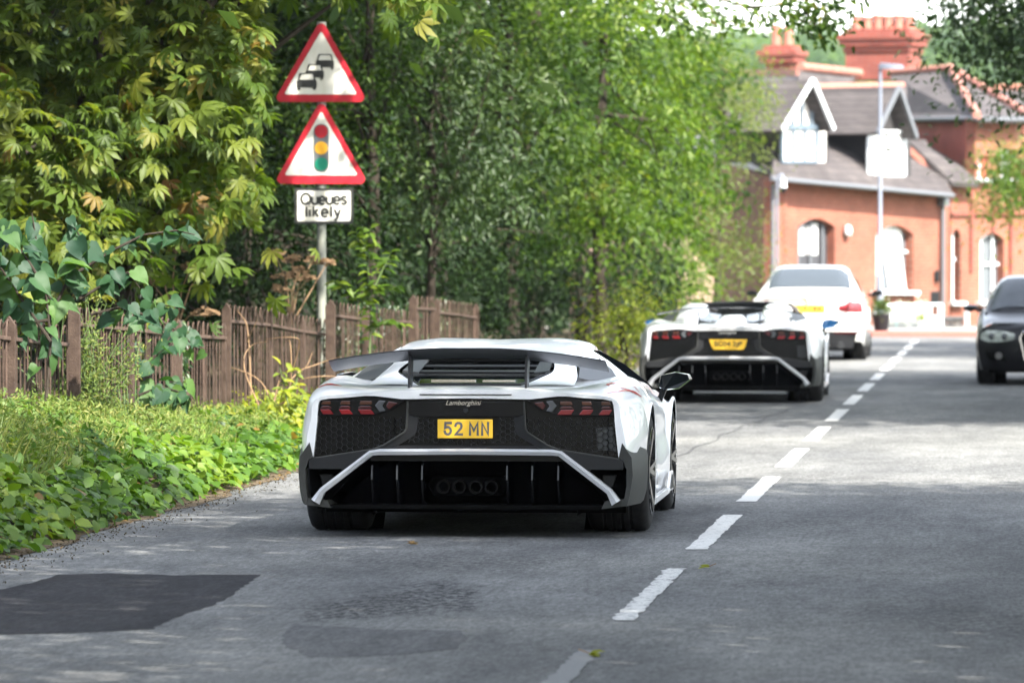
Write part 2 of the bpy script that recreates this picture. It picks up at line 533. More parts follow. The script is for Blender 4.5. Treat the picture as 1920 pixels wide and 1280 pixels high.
def patch_sheet(name, pts, z, m, jit=.02):
    P = []
    n = len(pts)
    for i in range(n):
        a, c = gpt(*pts[i]), gpt(*pts[(i + 1) % n])
        k = max(2, int((c - a).length / .12))
        for q in range(k):
            p = a.lerp(c, q / k)
            P.append((p.x + random.uniform(-jit, jit), p.y + random.uniform(-jit, jit) * 2.5, z))
    b = MB(); b.add(P, [tuple(range(len(P)))])
    return setp(b.build(name, m, normals=False), kind='structure')

patch_sheet('road_patch', [(-60, 1192), (60, 1188), (180, 1184), (285, 1180), (330, 1158), (395, 1135), (430, 1120), (455, 1100), (492, 1077), (330, 1079), (210, 1075), (110, 1077), (70, 1090), (0, 1105), (-60, 1112)], .0018, M['asphalt_patch'], .014)
patch_sheet('road_patch', [(540, 1180), (560, 1172), (720, 1180), (860, 1183), (878, 1195), (850, 1216), (740, 1229), (580, 1232), (528, 1212)], .0012, M['asphalt_patch_worn'], .02)

# lengthwise crack along the lane joint
P = [gpt(x, y) for x, y in ((1255, 862), (1290, 846), (1330, 830), (1372, 808), (1400, 797), (1440, 782), (1480, 767), (1510, 757))]
cr = []
for i in range(len(P) - 1):
    for k in range(8): cr.append(P[i].lerp(P[i + 1], k / 8))
b = MB(); b.loft([[(p.x - .005 - .010 * random.random() + .03 * math.sin(p.y * 2.1), p.y, .004) for p in cr], [(p.x + .005 + .010 * random.random() + .03 * math.sin(p.y * 2.1), p.y, .004) for p in cr]])
setp(b.build('road_crack', M['asphalt_patch_worn'], normals=False), kind='structure')
# ================================================================ foliage helpers
def tmpl_ovate(w=.5, fold=.12, bend=.12):
    v = [(0, 0, 0), (-w * .8 / 2, .30, fold), (w * .8 / 2, .30, fold), (-w * .7 / 2, .66, fold * .8 - bend * .4), (w * .7 / 2, .66, fold * .8 - bend * .4), (0, 1, -bend), (0, .45, 0)]
    f = [(0, 6, 1), (0, 2, 6), (1, 6, 3), (6, 2, 4), (6, 5, 3), (6, 4, 5)]
    return np.array(v, float), f
def tmpl_quad(w=.55):
    v = [(0, 0, 0), (w / 2, .5, .06), (0, 1, -.08), (-w / 2, .5, .06)]
    return np.array(v, float), [(0, 1, 2, 3)]
def tmpl_heart(bend=.18, fold=.10, sx=1.0):
    h = [(0, .06), (.16, -.05), (.36, .02), (.46, .22), (.40, .48), (.24, .74), (.06, .95)]
    pts = h + [(0, 1.08)] + [(-x, y) for x, y in reversed(h[1:])]
    v = [(x * sx, y, fold * abs(x) / .45 - bend * y * y + .03 * math.sin(y * 9)) for x, y in pts]
    n = len(v); v.append((0, .42, -.03 - bend * .17))
    return np.array(v, float), [(i, (i + 1) % n, n) for i in range(n)]
def tmpl_palmate(k=7):
    V = []; F = []
    for i in range(k):
        a = (i - (k - 1) / 2) * math.radians(36)
        L = 1.0 - .09 * abs(i - (k - 1) / 2) ** 1.2
        ca, sa = math.cos(a), math.sin(a)
        loc = [(0, 0, 0), (-.11, .40, .03), (.11, .40, .03), (-.16, .68, -.02), (.16, .68, -.02), (0, 1, -.20), (0, .55, -.01)]
        b = len(V)
        for x, y, z in loc:
            x, y = x * L, y * L
            V.append((x * ca + y * sa, -x * sa + y * ca, z - .22 * y * y))
        for f in [(0, 6, 1), (0, 2, 6), (1, 6, 3), (6, 2, 4), (6, 5, 3), (6, 4, 5)]:
            F.append(tuple(i2 + b for i2 in f))
    return np.array(V, float), F
def tmpl_blade():
    v = [(-.03, 0, 0), (.03, 0, 0), (.022, .5, .05), (-.022, .5, .05), (0, 1, .22)]
    return np.array(v, float), [(0, 1, 2, 3), (3, 2, 4)]

T_OV, T_Q, T_HEART, T_PALM, T_BLADE = tmpl_ovate(), tmpl_quad(), tmpl_heart(), tmpl_palmate(), tmpl_blade()
T_NARROW = tmpl_ovate(.34)

def frames(nrm, tan):
    n = nrm / (np.linalg.norm(nrm, axis=1, keepdims=True) + 1e-9)
    t = tan - n * (tan * n).sum(1, keepdims=True)
    t /= (np.linalg.norm(t, axis=1, keepdims=True) + 1e-9)
    x = np.cross(t, n)
    return np.stack([x, t, n], 2)             # columns: side, length, normal

def leaf_mesh(name, tmpl, pos, scale, nrm, tan, m, rnd=None, offset=None):
    V, F = tmpl
    N = len(pos); k = len(V)
    R = frames(nrm, tan)
    W = np.einsum('nij,kj->nki', R, V) * np.asarray(scale).reshape(-1, 1, 1) + pos[:, None, :]
    if offset is not None: W = W - np.asarray(offset)[None, None]
    co = W.reshape(-1, 3)
    lens = np.array([len(f) for f in F]); idx = np.concatenate([np.array(f) for f in F])
    loops = (np.arange(N)[:, None] * k + idx[None]).ravel()
    totals = np.tile(lens, N)
    starts = np.concatenate([[0], np.cumsum(totals)[:-1]])
    me = bpy.data.meshes.new(name)
    me.vertices.add(len(co)); me.vertices.foreach_set('co', co.ravel())
    me.loops.add(len(loops)); me.loops.foreach_set('vertex_index', loops.astype(np.int32))
    me.polygons.add(len(totals)); me.polygons.foreach_set('loop_start', starts.astype(np.int32))
    me.update(calc_edges=True)
    if rnd is None: rnd = rng.random(N)
    a = me.attributes.new('rnd', 'FLOAT', 'POINT'); a.data.foreach_set('value', np.repeat(rnd, k).astype(np.float32))
    me.materials.append(m)
    return me

def unit(v): return v / (np.linalg.norm(v, axis=1, keepdims=True) + 1e-9)

def crown_points(ells, n_clusters, per, spread=(.35, .35, .16), shell=.55, r=None):
    """clusters of leaves through the volume of some ellipsoids; returns positions, outward directions, cluster tone"""
    r = r or rng
    vol = np.array([e[1][0] * e[1][1] * e[1][2] for e in ells]); vol = vol ** .62; vol /= vol.sum()
    P = []; O = []; C = []; T = []; Q = []
    for (c, rad), w in zip(ells, vol):
        n = max(1, int(n_clusters * w))
        d = unit(r.normal(size=(n, 3)))
        rr = (shell + (1 - shell) * r.random(n)) ** (1 / 1.5)
        rr = np.where(r.random(n) < .25, r.random(n) ** .33 * .9, rr)
        # lumpy outline
        lump = 1 + .16 * np.sin(d[:, 0] * 5 + 1) * np.cos(d[:, 2] * 6) + .12 * r.normal(size=n)
        q = d * np.array(rad)[None] * (rr * lump)[:, None] + np.array(c)[None]
        C.append(q)
        tone = r.random(n)
        nn = np.maximum(1, (per * (.4 + 1.2 * r.random(n))).astype(int))
        rep = np.repeat(np.arange(n), nn)
        off = r.normal(size=(len(rep), 3)) * np.array(spread)[None]
        off[:, 2] -= .35 * (off[:, 0] ** 2 + off[:, 1] ** 2) / max(spread[0], .01)
        P.append(q[rep] + off); O.append(unit(d[rep] + off * .5)); T.append(tone[rep]); Q.append(r.normal(size=(n, 3))[rep])
    return np.concatenate(P), np.concatenate(O), np.concatenate(T), np.concatenate(C), np.concatenate(Q)

def limbs(b, base, tips, r0, seg=6):
    base = Vector(base)
    for t in tips:
        t = Vector(t); mid = base.lerp(t, .5) + Vector((random.uniform(-.2, .2), random.uniform(-.2, .2), (t - base).length * .10))
        b.tube([base, base.lerp(mid, .5), mid, mid.lerp(t, .6), t], [r0, r0 * .75, r0 * .5, r0 * .3, r0 * .1], seg, cap=False)

def tree(name, base, trunk_top, r_trunk, ells, n_clusters, per, size, tmpl, m, label, cat='tree', group=None, spread=(.35, .35, .16),
         up=.55, lean=None, shell=.55, n_limbs=14, bark='bark', seed=None, tone_w=.6, hang=0.0, leaf_parts=0, aim=None, tone_shift=0.0, clear=None):
    r = np.random.default_rng(seed if seed is not None else abs(hash(label)) % 1000)
    t = thing(name, base, label, cat, group)
    bz = Vector(base)
    P, O, T, C, Q = crown_points(ells, n_clusters, per, spread, shell, r)
    if clear is not None:                      # kept trimmed back from the sign
        x0, y0, x1, y1, dmax = clear
        dd = (P - np.array(CAM)) @ np.array(FW); xx = 960 + ((P - np.array(CAM)) @ np.array(RT)) / dd * FPX; yy = HOR - (P[:, 2] - CAM.z) / dd * FPX
        ok = ~((xx > x0) & (xx < x1) & (yy > y0) & (yy < y1) & (dd < dmax))
        P, O, T, Q = P[ok], O[ok], T[ok], Q[ok]
    n = len(P)
    nrm = O * .45 + np.array([0, 0, up])[None] + Q * .38 + r.normal(size=(n, 3)) * .30
    tan = O * .7 + r.normal(size=(n, 3)) * .6 + np.array([0, 0, -.35 - hang])[None]
    sc = size * (.65 + .7 * r.random(n))
    rnd = np.clip(T * tone_w + r.random(n) * (1 - tone_w) + tone_shift, 0, 1)
    b = MB()
    top = Vector(trunk_top)
    mid = bz.lerp(top, .5) + Vector((random.uniform(-.12, .12), random.uniform(-.12, .12), 0))
    b.tube([bz - bz + Vector((0, 0, -.15)), (bz.lerp(mid, .5) - bz), mid - bz, mid.lerp(top, .5) - bz, top - bz], [r_trunk * 1.25, r_trunk * 1.02, r_trunk * .9, r_trunk * .75, r_trunk * .5], 10)
    sel = r.choice(len(C), min(n_limbs, len(C)), replace=False)
    for s in sel:
        k = random.uniform(.45, 1.0)
        limbs(b, bz.lerp(top, k) - bz, [Vector(C[s]) - bz], r_trunk * random.uniform(.22, .45))
    b.build('trunk', M[bark], t, smooth=50)
    if leaf_parts:
        aimv = np.array(aim if aim is not None else CAM)
        dist = np.linalg.norm(P - aimv[None], axis=1)
        inv = ((P - aimv[None]) @ np.array(FW)); 
        pxs = 960 + ((P - aimv[None]) @ np.array(RT)) / inv * FPX
        pys = HOR - (P[:, 2] - CAM.z) / inv * FPX
        vis = (pxs > -40) & (pxs < 1960) & (pys > -40) & (pys < 900)
        order = np.argsort(np.where(vis, dist, dist + 1000))[:leaf_parts]
        mask = np.ones(n, bool); mask[order] = False
        V, F = tmpl; k = len(V)
        shared = []
        for q in range(8):
            me = leaf_mesh('leaf', tmpl, np.zeros((1, 3)), [1.0], np.array([[0, 0, 1.]]), np.array([[0, 1., 0]]), m, rnd=np.array([(q + .5) / 8]))
            shared.append(me)
        R = frames(nrm[order], tan[order])
        for i, oi in enumerate(order):
            o = link('leaf', shared[min(7, int(rnd[oi] * 8))], t)
            X = Matrix(R[i].tolist()).to_4x4(); X = Matrix.Translation(Vector(P[oi]) - bz) @ X @ Matrix.Scale(float(sc[oi]), 4)
            o.matrix_local = X
        P, nrm, tan, sc, rnd = P[mask], nrm[mask], tan[mask], sc[mask], rnd[mask]
    me = leaf_mesh('crown', tmpl, P, sc, nrm, tan, m, rnd=rnd, offset=bz)
    o = link('crown', me, t)
    if leaf_parts: setp(o, kind='stuff')
    return t

G = lambda *a: a
def dim(st, k): return [(a, tuple(c * k for c in b)) for a, b in st]
M['leaf_chestnut'] = leaf_mat('leaf_chestnut', [(0, (.028, .056, .010)), (.5, (.064, .098, .016)), (.78, (.115, .132, .020)), (.9, (.155, .125, .025)), (1, (.13, .06, .02))], .42, spec=.22, rough=.5)
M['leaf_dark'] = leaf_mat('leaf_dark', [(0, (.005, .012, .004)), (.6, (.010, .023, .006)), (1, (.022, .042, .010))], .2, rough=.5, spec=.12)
M['leaf_mid'] = leaf_mat('leaf_mid', [(0, (.014, .036, .006)), (.55, (.034, .068, .009)), (.92, (.075, .115, .015)), (1, (.15, .12, .02))], .38, rough=.5, spec=.18)
M['leaf_silver'] = leaf_mat('leaf_silver', [(0, (.015, .032, .010)), (.6, (.034, .060, .019)), (1, (.072, .100, .036))], .32, rough=.45, spec=.25)
M['leaf_lime'] = leaf_mat('leaf_lime', [(0, (.032, .070, .008)), (.6, (.068, .118, .012)), (1, (.13, .17, .02))], .44, spec=.25)
M['leaf_birch'] = leaf_mat('leaf_birch', [(0, (.06, .085, .022)), (.6, (.095, .125, .03)), (1, (.16, .17, .045))], .44, spec=.25)
M['leaf_sprig'] = leaf_mat('leaf_sprig', [(0, (.012, .036, .020)), (.7, (.024, .062, .023)), (.95, (.06, .115, .018)), (1, (.20, .17, .02))], .28, rough=.55, spec=.22)
M['leaf_yellow'] = leaf_mat('leaf_yellow', [(0, (.09, .13, .015)), (.6, (.16, .19, .02)), (1, (.23, .22, .025))], .45, spec=.25)
M['leaf_cover'] = leaf_mat('leaf_cover', [(0, (.016, .044, .008)), (.45, (.052, .108, .014)), (.8, (.105, .165, .019)), (.95, (.13, .17, .022)), (1, (.17, .085, .035))], .32, spec=.25)
M['leaf_grass'] = leaf_mat('leaf_grass', [(0, (.052, .088, .019)), (.6, (.098, .138, .030)), (1, (.165, .165, .052))], .30, spec=.15)
M['leaf_litter'] = leaf_mat('leaf_litter', [(0, (.05, .03, .015)), (.5, (.12, .07, .03)), (.85, (.20, .12, .04)), (1, (.24, .18, .04))], .15)
M['leaf_ivy'] = leaf_mat('leaf_ivy', [(0, (.010, .024, .010)), (.7, (.022, .048, .014)), (1, (.06, .09, .018))], .2, rough=.35, spec=.3)
# ================================================================ vehicles: shared pieces
def hermite_keys(keys, y):
    """keys: sorted list (y, array); smooth interpolation without overshoot"""
    ys = [k[0] for k in keys]
    i = min(max(int(np.searchsorted(ys, y)) - 1, 0), len(ys) - 2)
    y0, y1 = ys[i], ys[i + 1]; h = y1 - y0; t = min(max((y - y0) / h, 0), 1)
    p0, p1 = keys[i][1], keys[i + 1][1]
    def slope(j):
        if j == 0: return (keys[1][1] - keys[0][1]) / (ys[1] - ys[0])
        if j == len(ys) - 1: return (keys[-1][1] - keys[-2][1]) / (ys[-1] - ys[-2])
        a = (keys[j][1] - keys[j - 1][1]) / (ys[j] - ys[j - 1]); b = (keys[j + 1][1] - keys[j][1]) / (ys[j + 1] - ys[j])
        return np.where(a * b > 0, 2 * a * b / (a + b + 1e-12), 0)
    m0, m1 = slope(i), slope(i + 1)
    return (2 * t**3 - 3 * t**2 + 1) * p0 + (t**3 - 2 * t**2 + t) * h * m0 + (-2 * t**3 + 3 * t**2) * p1 + (t**3 - t**2) * h * m1

def spline_pts(P, n, tens=.5):
    """resample a control polyline smoothly, n samples per span"""
    P = np.asarray(P, float); out = []
    for i in range(len(P) - 1):
        p0 = P[max(i - 1, 0)]; p1 = P[i]; p2 = P[i + 1]; p3 = P[min(i + 2, len(P) - 1)]
        d = np.linalg.norm(p2 - p1)
        m1 = (p2 - p0); m2 = (p3 - p1)
        m1 = m1 / (np.linalg.norm(m1) + 1e-9) * d * tens * 2 * .9; m2 = m2 / (np.linalg.norm(m2) + 1e-9) * d * tens * 2 * .9
        for k in range(n):
            t = k / n
            out.append((2 * t**3 - 3 * t**2 + 1) * p1 + (t**3 - 2 * t**2 + t) * m1 + (-2 * t**3 + 3 * t**2) * p2 + (t**3 - t**2) * m2)
    out.append(P[-1])
    return np.array(out)

def body_rows(keys, arches, ys, nspan=4):
    keys = [(k, np.array(v, float)) for k, v in keys]
    rows = []
    for y in ys:
        p = hermite_keys(keys, y).copy()
        for (yc, zc, R) in arches:
            d = abs(y - yc)
            if d < R:
                za = zc + math.sqrt(R * R - d * d)
                for i in range(3):
                    p[i, 1] = max(p[i, 1], za + .012 * i)
        s = spline_pts(p, nspan)
        rows.append([(x, y, z) for x, z in s])
    return rows

def arch_stations(y0, y1, arches, step=.08):
    ys = set(np.round(np.arange(y0, y1 + 1e-6, step), 3)) | {y0, y1}
    for (yc, zc, R) in arches:
        for a in np.linspace(0, PI, 25):
            ys.add(round(yc + (R - .0005) * math.cos(a), 4))
        ys.add(round(yc - R - .002, 4)); ys.add(round(yc + R + .002, 4))
    return sorted(ys)

def hexmesh(b, inside, x0, x1, z0, z1, s, y, w, d, skew=0.0):
    """honeycomb of thin bars in the x-z plane"""
    seen = set(); h = s * math.sqrt(3)
    nx = int((x1 - x0) / (1.5 * s)) + 2; nz = int((z1 - z0) / h) + 2
    for i in range(nx):
        for j in range(nz):
            cx = x0 + i * 1.5 * s; cz = z0 + j * h + (h / 2 if i % 2 else 0)
            for k in range(6):
                a, c = k * PI / 3, (k + 1) * PI / 3
                p = (cx + s * math.cos(a), cz + s * math.sin(a)); q = (cx + s * math.cos(c), cz + s * math.sin(c))
                key = tuple(sorted([(round(p[0], 3), round(p[1], 3)), (round(q[0], 3), round(q[1], 3))]))
                if key in seen: continue
                seen.add(key)
                mx, mz = (p[0] + q[0]) / 2, (p[1] + q[1]) / 2
                if inside(mx, mz): b.bar((p[0], y, p[1]), (q[0], y, q[1]), w, d, Vector((0, 1, 0)))

def in_poly(poly):
    def f(x, z):
        c = False; n = len(poly)
        for i in range(n):
            (x1, z1), (x2, z2) = poly[i], poly[(i + 1) % n]
            if (z1 > z) != (z2 > z) and x < (x2 - x1) * (z - z1) / (z2 - z1) + x1: c = not c
        return c
    return f

def wheel(car, x_out, y, R, w, side, rimR, rim_m, spokes=5, split=True):
    """tyre with a spoked rim; side=+1 right, -1 left"""
    xo = x_out * side; h = w
    prof = [(0, rimR), (-.004, rimR + .02), (0.0, R * .86), (-.012, R * .95), (-.035, R * .992), (-.055, R)]
    gw = .012
    n = 4
    for i in range(n):
        c = -.055 - (h - .11) * (i + 1) / (n + 1)
        prof += [(c + gw, R), (c + gw * .7, R - .008), (c - gw * .7, R - .008), (c - gw, R)]
    prof += [(-h + .055, R), (-h + .035, R * .992), (-h + .012, R * .95), (-h, R * .86), (-h, rimR), (-h + .03, rimR - .015), (-.03, rimR - .015), (0, rimR)]
    prof = [(o * side, r) for o, r in prof]
    b = MB(); b.lathe(prof, (xo, y, R), 'X', 48)
    t = b.build('tyre', M['rubber'], car, smooth=40)
    b = MB()
    b.lathe([(o * side, r) for o, r in [(.004, rimR), (.006, rimR - .018), (-.02, rimR - .03), (-h + .03, rimR - .03)]], (xo, y, R), 'X', 40)
    b.lathe([(o * side, r) for o, r in [(-.02, .0), (-.012, .03), (-.02, .06), (-.06, .075)]], (xo, y, R), 'X', 20)
    for k in range(spokes):
        a = 2 * PI * k / spokes + .3
        for da in ((-.14, .14) if split else (0,)):
            p0 = (xo - .025 * side, y + .05 * math.sin(a), R + .05 * math.cos(a))
            p1 = (xo - .004 * side, y + (rimR - .015) * math.sin(a + da), R + (rimR - .015) * math.cos(a + da))
            b.bar(p0, p1, .03, .028, Vector((1, 0, 0)))
    b.build('rim', rim_m, t, smooth=35)
    b = MB(); b.lathe([(o * side, r) for o, r in [(-.10, 0), (-.10, rimR * .78), (-.13, rimR * .78), (-.13, 0)]], (xo, y, R), 'X', 32)
    b.build('brake_disc', M['dark_grey'], t, smooth=30)
    return t

STROKES = {
    '5': [[(.92, 1), (.12, 1), (.06, .56), (.30, .64), (.60, .64), (.86, .50), (.94, .32), (.86, .13), (.60, 0), (.34, 0), (.10, .10), (.02, .24)]],
    '2': [[(.06, .76), (.14, .91), (.36, 1), (.62, 1), (.86, .90), (.92, .72), (.84, .54), (.08, 0), (.96, 0)]],
    'M': [[(0, 0), (0, 1), (.5, .32), (1, 1), (1, 0)]],
    'N': [[(0, 0), (0, 1), (1, 0), (1, 1)]]}
def stroke_text(name, chars, m, parent, y, z0, h, w, depth=.0012):
    """plate characters swept from strokes: chars = [(letter, left x, width)]"""
    for ch, x0, cw in chars:
        b = MB()
        for pl_ in STROKES[ch]:
            pts = [Vector((x0 + w / 2 + px * (cw - w), 0, z0 + w / 2 + pz * (h - w))) for px, pz in pl_]
            L = []; R = []
            for i, p in enumerate(pts):
                d0 = (p - pts[i - 1]).normalized() if i else (pts[1] - p).normalized()
                d1 = (pts[i + 1] - p).normalized() if i < len(pts) - 1 else d0
                n0 = Vector((-d0.z, 0, d0.x)); n1 = Vector((-d1.z, 0, d1.x))
                nb = (n0 + n1).normalized(); k = min(1 / max(nb.dot(n0), .3), 1.9)
                ext = -d1 * (w / 2) if i == 0 else (d0 * (w / 2) if i == len(pts) - 1 else Vector())
                L.append(p + nb * (w / 2 * k) + ext); R.append(p - nb * (w / 2 * k) + ext)
            for off, in ((0.0,), (depth,)):
                b.loft([[(q.x, y + off, q.z) for q in L], [(q.x, y + off, q.z) for q in R]])
        b.build(name, m, parent, normals=False)

# ================================================================ low white sports car (coupe and open-topped versions)
SC_ARCH = [(.95, .355, .385), (3.65, .335, .365)]
SC_KEYS = [
    (0.00, [(.925, .470), (.918, .56), (.893, .68), (.868, .792), (.72, .822), (.50, .838), (.25, .848), (0, .852)]),
    (0.12, [(.955, .478), (.952, .57), (.930, .69), (.900, .806), (.79, .850), (.56, .852), (.28, .862), (0, .866)]),
    (0.54, [(1.002, .485), (1.006, .585), (.990, .70), (.945, .825), (.835, .893), (.64, .874), (.35, .872), (0, .872)]),
    (0.95, [(1.015, .20), (1.018, .50), (1.005, .68), (.960, .838), (.845, .910), (.70, .886), (.40, .872), (0, .872)]),
    (1.40, [(1.005, .16), (1.012, .45), (.998, .65), (.955, .815), (.855, .897), (.74, .880), (.40, .86), (0, .86)]),
    (1.75, [(.965, .14), (.965, .35), (.925, .55), (.935, .740), (.868, .868), (.76, .872), (.40, .85), (0, .85)]),
    (2.60, [(.935, .13), (.960, .30), (.920, .50), (.945, .665), (.878, .825), (.78, .850), (.40, .80), (0, .80)]),
    (3.25, [(.965, .13), (.978, .35), (.960, .50), (.945, .675), (.862, .775), (.72, .790), (.40, .75), (0, .74)]),
    (3.65, [(.985, .13), (.985, .40), (.972, .55), (.940, .690), (.860, .765), (.72, .760), (.40, .69), (0, .67)]),
    (4.10, [(.965, .13), (.970, .36), (.945, .50), (.890, .620), (.780, .665), (.60, .645), (.30, .58), (0, .56)]),
    (4.78, [(.780, .16), (.800, .26), (.770, .34), (.690, .400), (.520, .430), (.38, .430), (.20, .42), (0, .42)]),
]

def sports_car(loc, label, coupe=True, plate='52 MN'):
    car = thing('sports_car', loc, label, 'sports car', 'white sports cars in the queue')
    ys = arch_stations(0.0, 4.78, SC_ARCH)
    rows = body_rows(SC_KEYS, SC_ARCH, ys)
    # ---- body shell, with the rear rim that frames the black tail panel
    FO = [(.880, .462), (.872, .53), (.858, .66), (.842, .788), (.70, .803), (.55, .816), (.37, .797), (.18, .800), (0, .802)]   # outline of the tail panel
    b = MB()
    b.loft(rows)
    edge = [Vector(p) for p in rows[0]]
    fo = [Vector((p[0], .004, p[1])) for p in spline_pts(FO, 4, .25)]
    # resample the outline to the edge's count by arc parameter matched at corners
    def resample(P, n):
        L = [0]
        for i in range(len(P) - 1): L.append(L[-1] + (P[i + 1] - P[i]).length)
        out = []
        for k in range(n):
            s = L[-1] * k / (n - 1); i = min(int(np.searchsorted(L, s, 'right')) - 1, len(P) - 2)
            out.append(P[i].lerp(P[i + 1], (s - L[i]) / max(L[i + 1] - L[i], 1e-6)))
        return out
    ce = 12    # index of the upper outer corner on the body edge (b3)
    cf = 12    # and on the outline
    n1 = ce + 1; n2 = len(edge) - ce
    inner = resample(fo[:cf + 1], n1)[:-1] + resample(fo[cf:], n2)
    b.loft([[tuple(p) for p in edge], [tuple(p) for p in inner], [(p.x, .06, p.z) for p in inner]])
    b.mirror_x()
    body = b.build('body', M['white_paint'], car, smooth=32, weld=True)
    dg_bvh = BVHTree.FromPolygons([Vector(v) for v in b.v], b.f)
    # ---- cabin
    b = MB()
    def lf(A, B, n=10, m=4, bulge=0.0):
        A = spline_pts(A, n, .35); B = spline_pts(B, n, .35)
        rws = []
        for k in range(m + 1):
            t = k / m
            row = []
            for p, q in zip(A, B):
                c = p * (1 - t) + q * t
                c[2] += bulge * 4 * t * (1 - t)
                row.append(tuple(c))
            rws.append(row)
        b.loft(rws)
    hr = 0.0 if coupe else -.012
    if coupe:
        I = [(.300, .30, .868), (.452, .58, .940), (.415, 1.15, 1.010), (.390, 1.70, 1.085)]
        O = [(.600, .34, .868), (.585, .75, .912), (.545, 1.20, .982), (.565, 1.75, 1.064)]
        lf(I, O, 8, 4, .006)
        # roof with a shallow double bubble
        R = []
        for y, zc, ze, xe in ((1.18, 1.018, .990, .535), (1.46, 1.064, 1.036, .553), (1.75, 1.096, 1.066, .565), (2.1, 1.108, 1.078, .572), (2.5, 1.102, 1.066, .567), (2.9, 1.058, 1.02, .555)):
            R.append(spline_pts([(0, y, zc), (.22, y, zc + .007), (.36, y, zc + .008), (.46, y, zc - .003), (xe - .03, y, ze + .012), (xe + .002, y, ze - .008), (xe + .014, y, ze - .034)], 4, .4))
        # white rail from the roof down to the shoulder, behind the side window
        b.loft([[tuple(p) for p in r] for r in R])
        lf([(.565, 1.75, 1.067), (.66, 1.52, 1.005), (.79, 1.25, .893)], [(.582, 1.98, 1.045), (.70, 1.72, .985), (.85, 1.50, .882)], 6, 2, .004)
        lf([(.565, 1.75, 1.066), (.612, 1.64, 1.036), (.66, 1.52, 1.005)], [(.545, 1.21, .982), (.60, 1.33, .989), (.655, 1.50, .998)], 3, 3)
        # windscreen pillars
        lf([(.565, 2.86, 1.03), (.73, 3.40, .88), (.83, 3.9, .74)], [(.525, 2.92, 1.025), (.69, 3.46, .872), (.78, 3.95, .73)], 5, 2)
    else:
        # humps behind the seats, a low spine between them
        for xc in (.47,):
            rws = []
            for y, z, w in ((.36, .868, .10), (.8, .935, .13), (1.25, 1.02, .15), (1.6, 1.072, .155), (1.9, 1.085, .15), (2.02, 1.06, .13)):
                rws.append(spline_pts([(xc - w * 1.25, y, .845), (xc - w * .95, y, z - .03), (xc - w * .4, y, z - .003), (xc + w * .4, y, z - .006), (xc + w * .95, y, z - .045), (xc + w * 1.5, y, .85)], 4, .4))
            b.loft([[tuple(p) for p in r] for r in rws])
            b.build('head_fairing', M['white_paint'], car, smooth=35)
            b.v = [(-x, y, z) for x, y, z in b.v]; b.build('head_fairing', M['white_paint'], car, smooth=35); b = MB()
        rws = []
        for y, z, w in ((.34, .868, .24), (.6, .905, .17), (1.1, .955, .12), (1.5, .955, .10)):
            rws.append(spline_pts([(w * 1.3, y, .85), (w, y, z - .012), (w * .4, y, z), (0, y, z)], 3, .4))
        b.loft([[tuple(p) for p in r] for r in rws]); b.mirror_x(); b.build('spine', M['white_paint'], car, smooth=35, weld=True); b = MB()
        lf([(.600, 3.02, 1.055), (.74, 3.45, .88), (.83, 3.9, .74)], [(.56, 3.06, 1.05), (.70, 3.50, .872), (.78, 3.95, .73)], 5, 2)
    if coupe:
        b.mirror_x(); b.build('roof', M['white_paint'], car, smooth=35, weld=True)
    else:
        b.build('windscreen_pillar', M['white_paint'], car, smooth=35)
        b.v = [(-x, y, z) for x, y, z in b.v]; b.build('windscreen_pillar', M['white_paint'], car, smooth=35)
    # ---- dark quarter intakes, side windows, windscreen
    b = MB()
    if coupe:
        b.loft([[(.585, .85, .902), (.575, 1.08, .948), (.55, 1.22, .98)], [(.65, .92, .886), (.645, 1.15, .938), (.61, 1.35, .99)], [(.79, 1.22, .886), (.745, 1.36, .943), (.655, 1.53, 1.0)]])
    else:
        b.loft([[(.66, .95, .90), (.65, 1.2, .95), (.63, 1.4, .985)], [(.72, 1.05, .885), (.70, 1.35, .93), (.69, 1.5, .965)], [(.82, 1.4, .888), (.80, 1.55, .925), (.76, 1.72, .96)]])
    b.build('intake_panel', M['intake_grey'], car, smooth=30)
    b.v = [(-x, y, z) for x, y, z in b.v]; b.build('intake_panel', M['intake_grey'], car, smooth=30)
    if coupe:
        for s in (1, -1):
            b = MB()
            b.loft([[(s * .582, 1.98, 1.044), (s * .586, 2.5, 1.034), (s * .57, 2.86, 1.012)], [(s * .70, 1.72, .985), (s * .735, 2.6, .95), (s * .725, 3.38, .885)], [(s * .85, 1.50, .882), (s * .880, 2.6, .836), (s * .855, 3.75, .76)]])
            b.build('side_window', M['tint'], car, smooth=40)
    b = MB(); b.loft([[(-.525, 2.92, 1.025), (0, 2.98, 1.052), (.525, 2.92, 1.025)] if coupe else [(-.56, 3.04, 1.025 if coupe else 1.05), (0, 3.12, 1.05 if coupe else 1.075), (.56, 3.04, 1.025 if coupe else 1.05)], [(-.70, 3.50, .872), (0, 3.6, .89), (.70, 3.50, .872)], [(-.78, 3.95, .73), (0, 4.05, .715), (.78, 3.95, .73)]])
    b.build('windscreen', M['glass'], car, smooth=40)
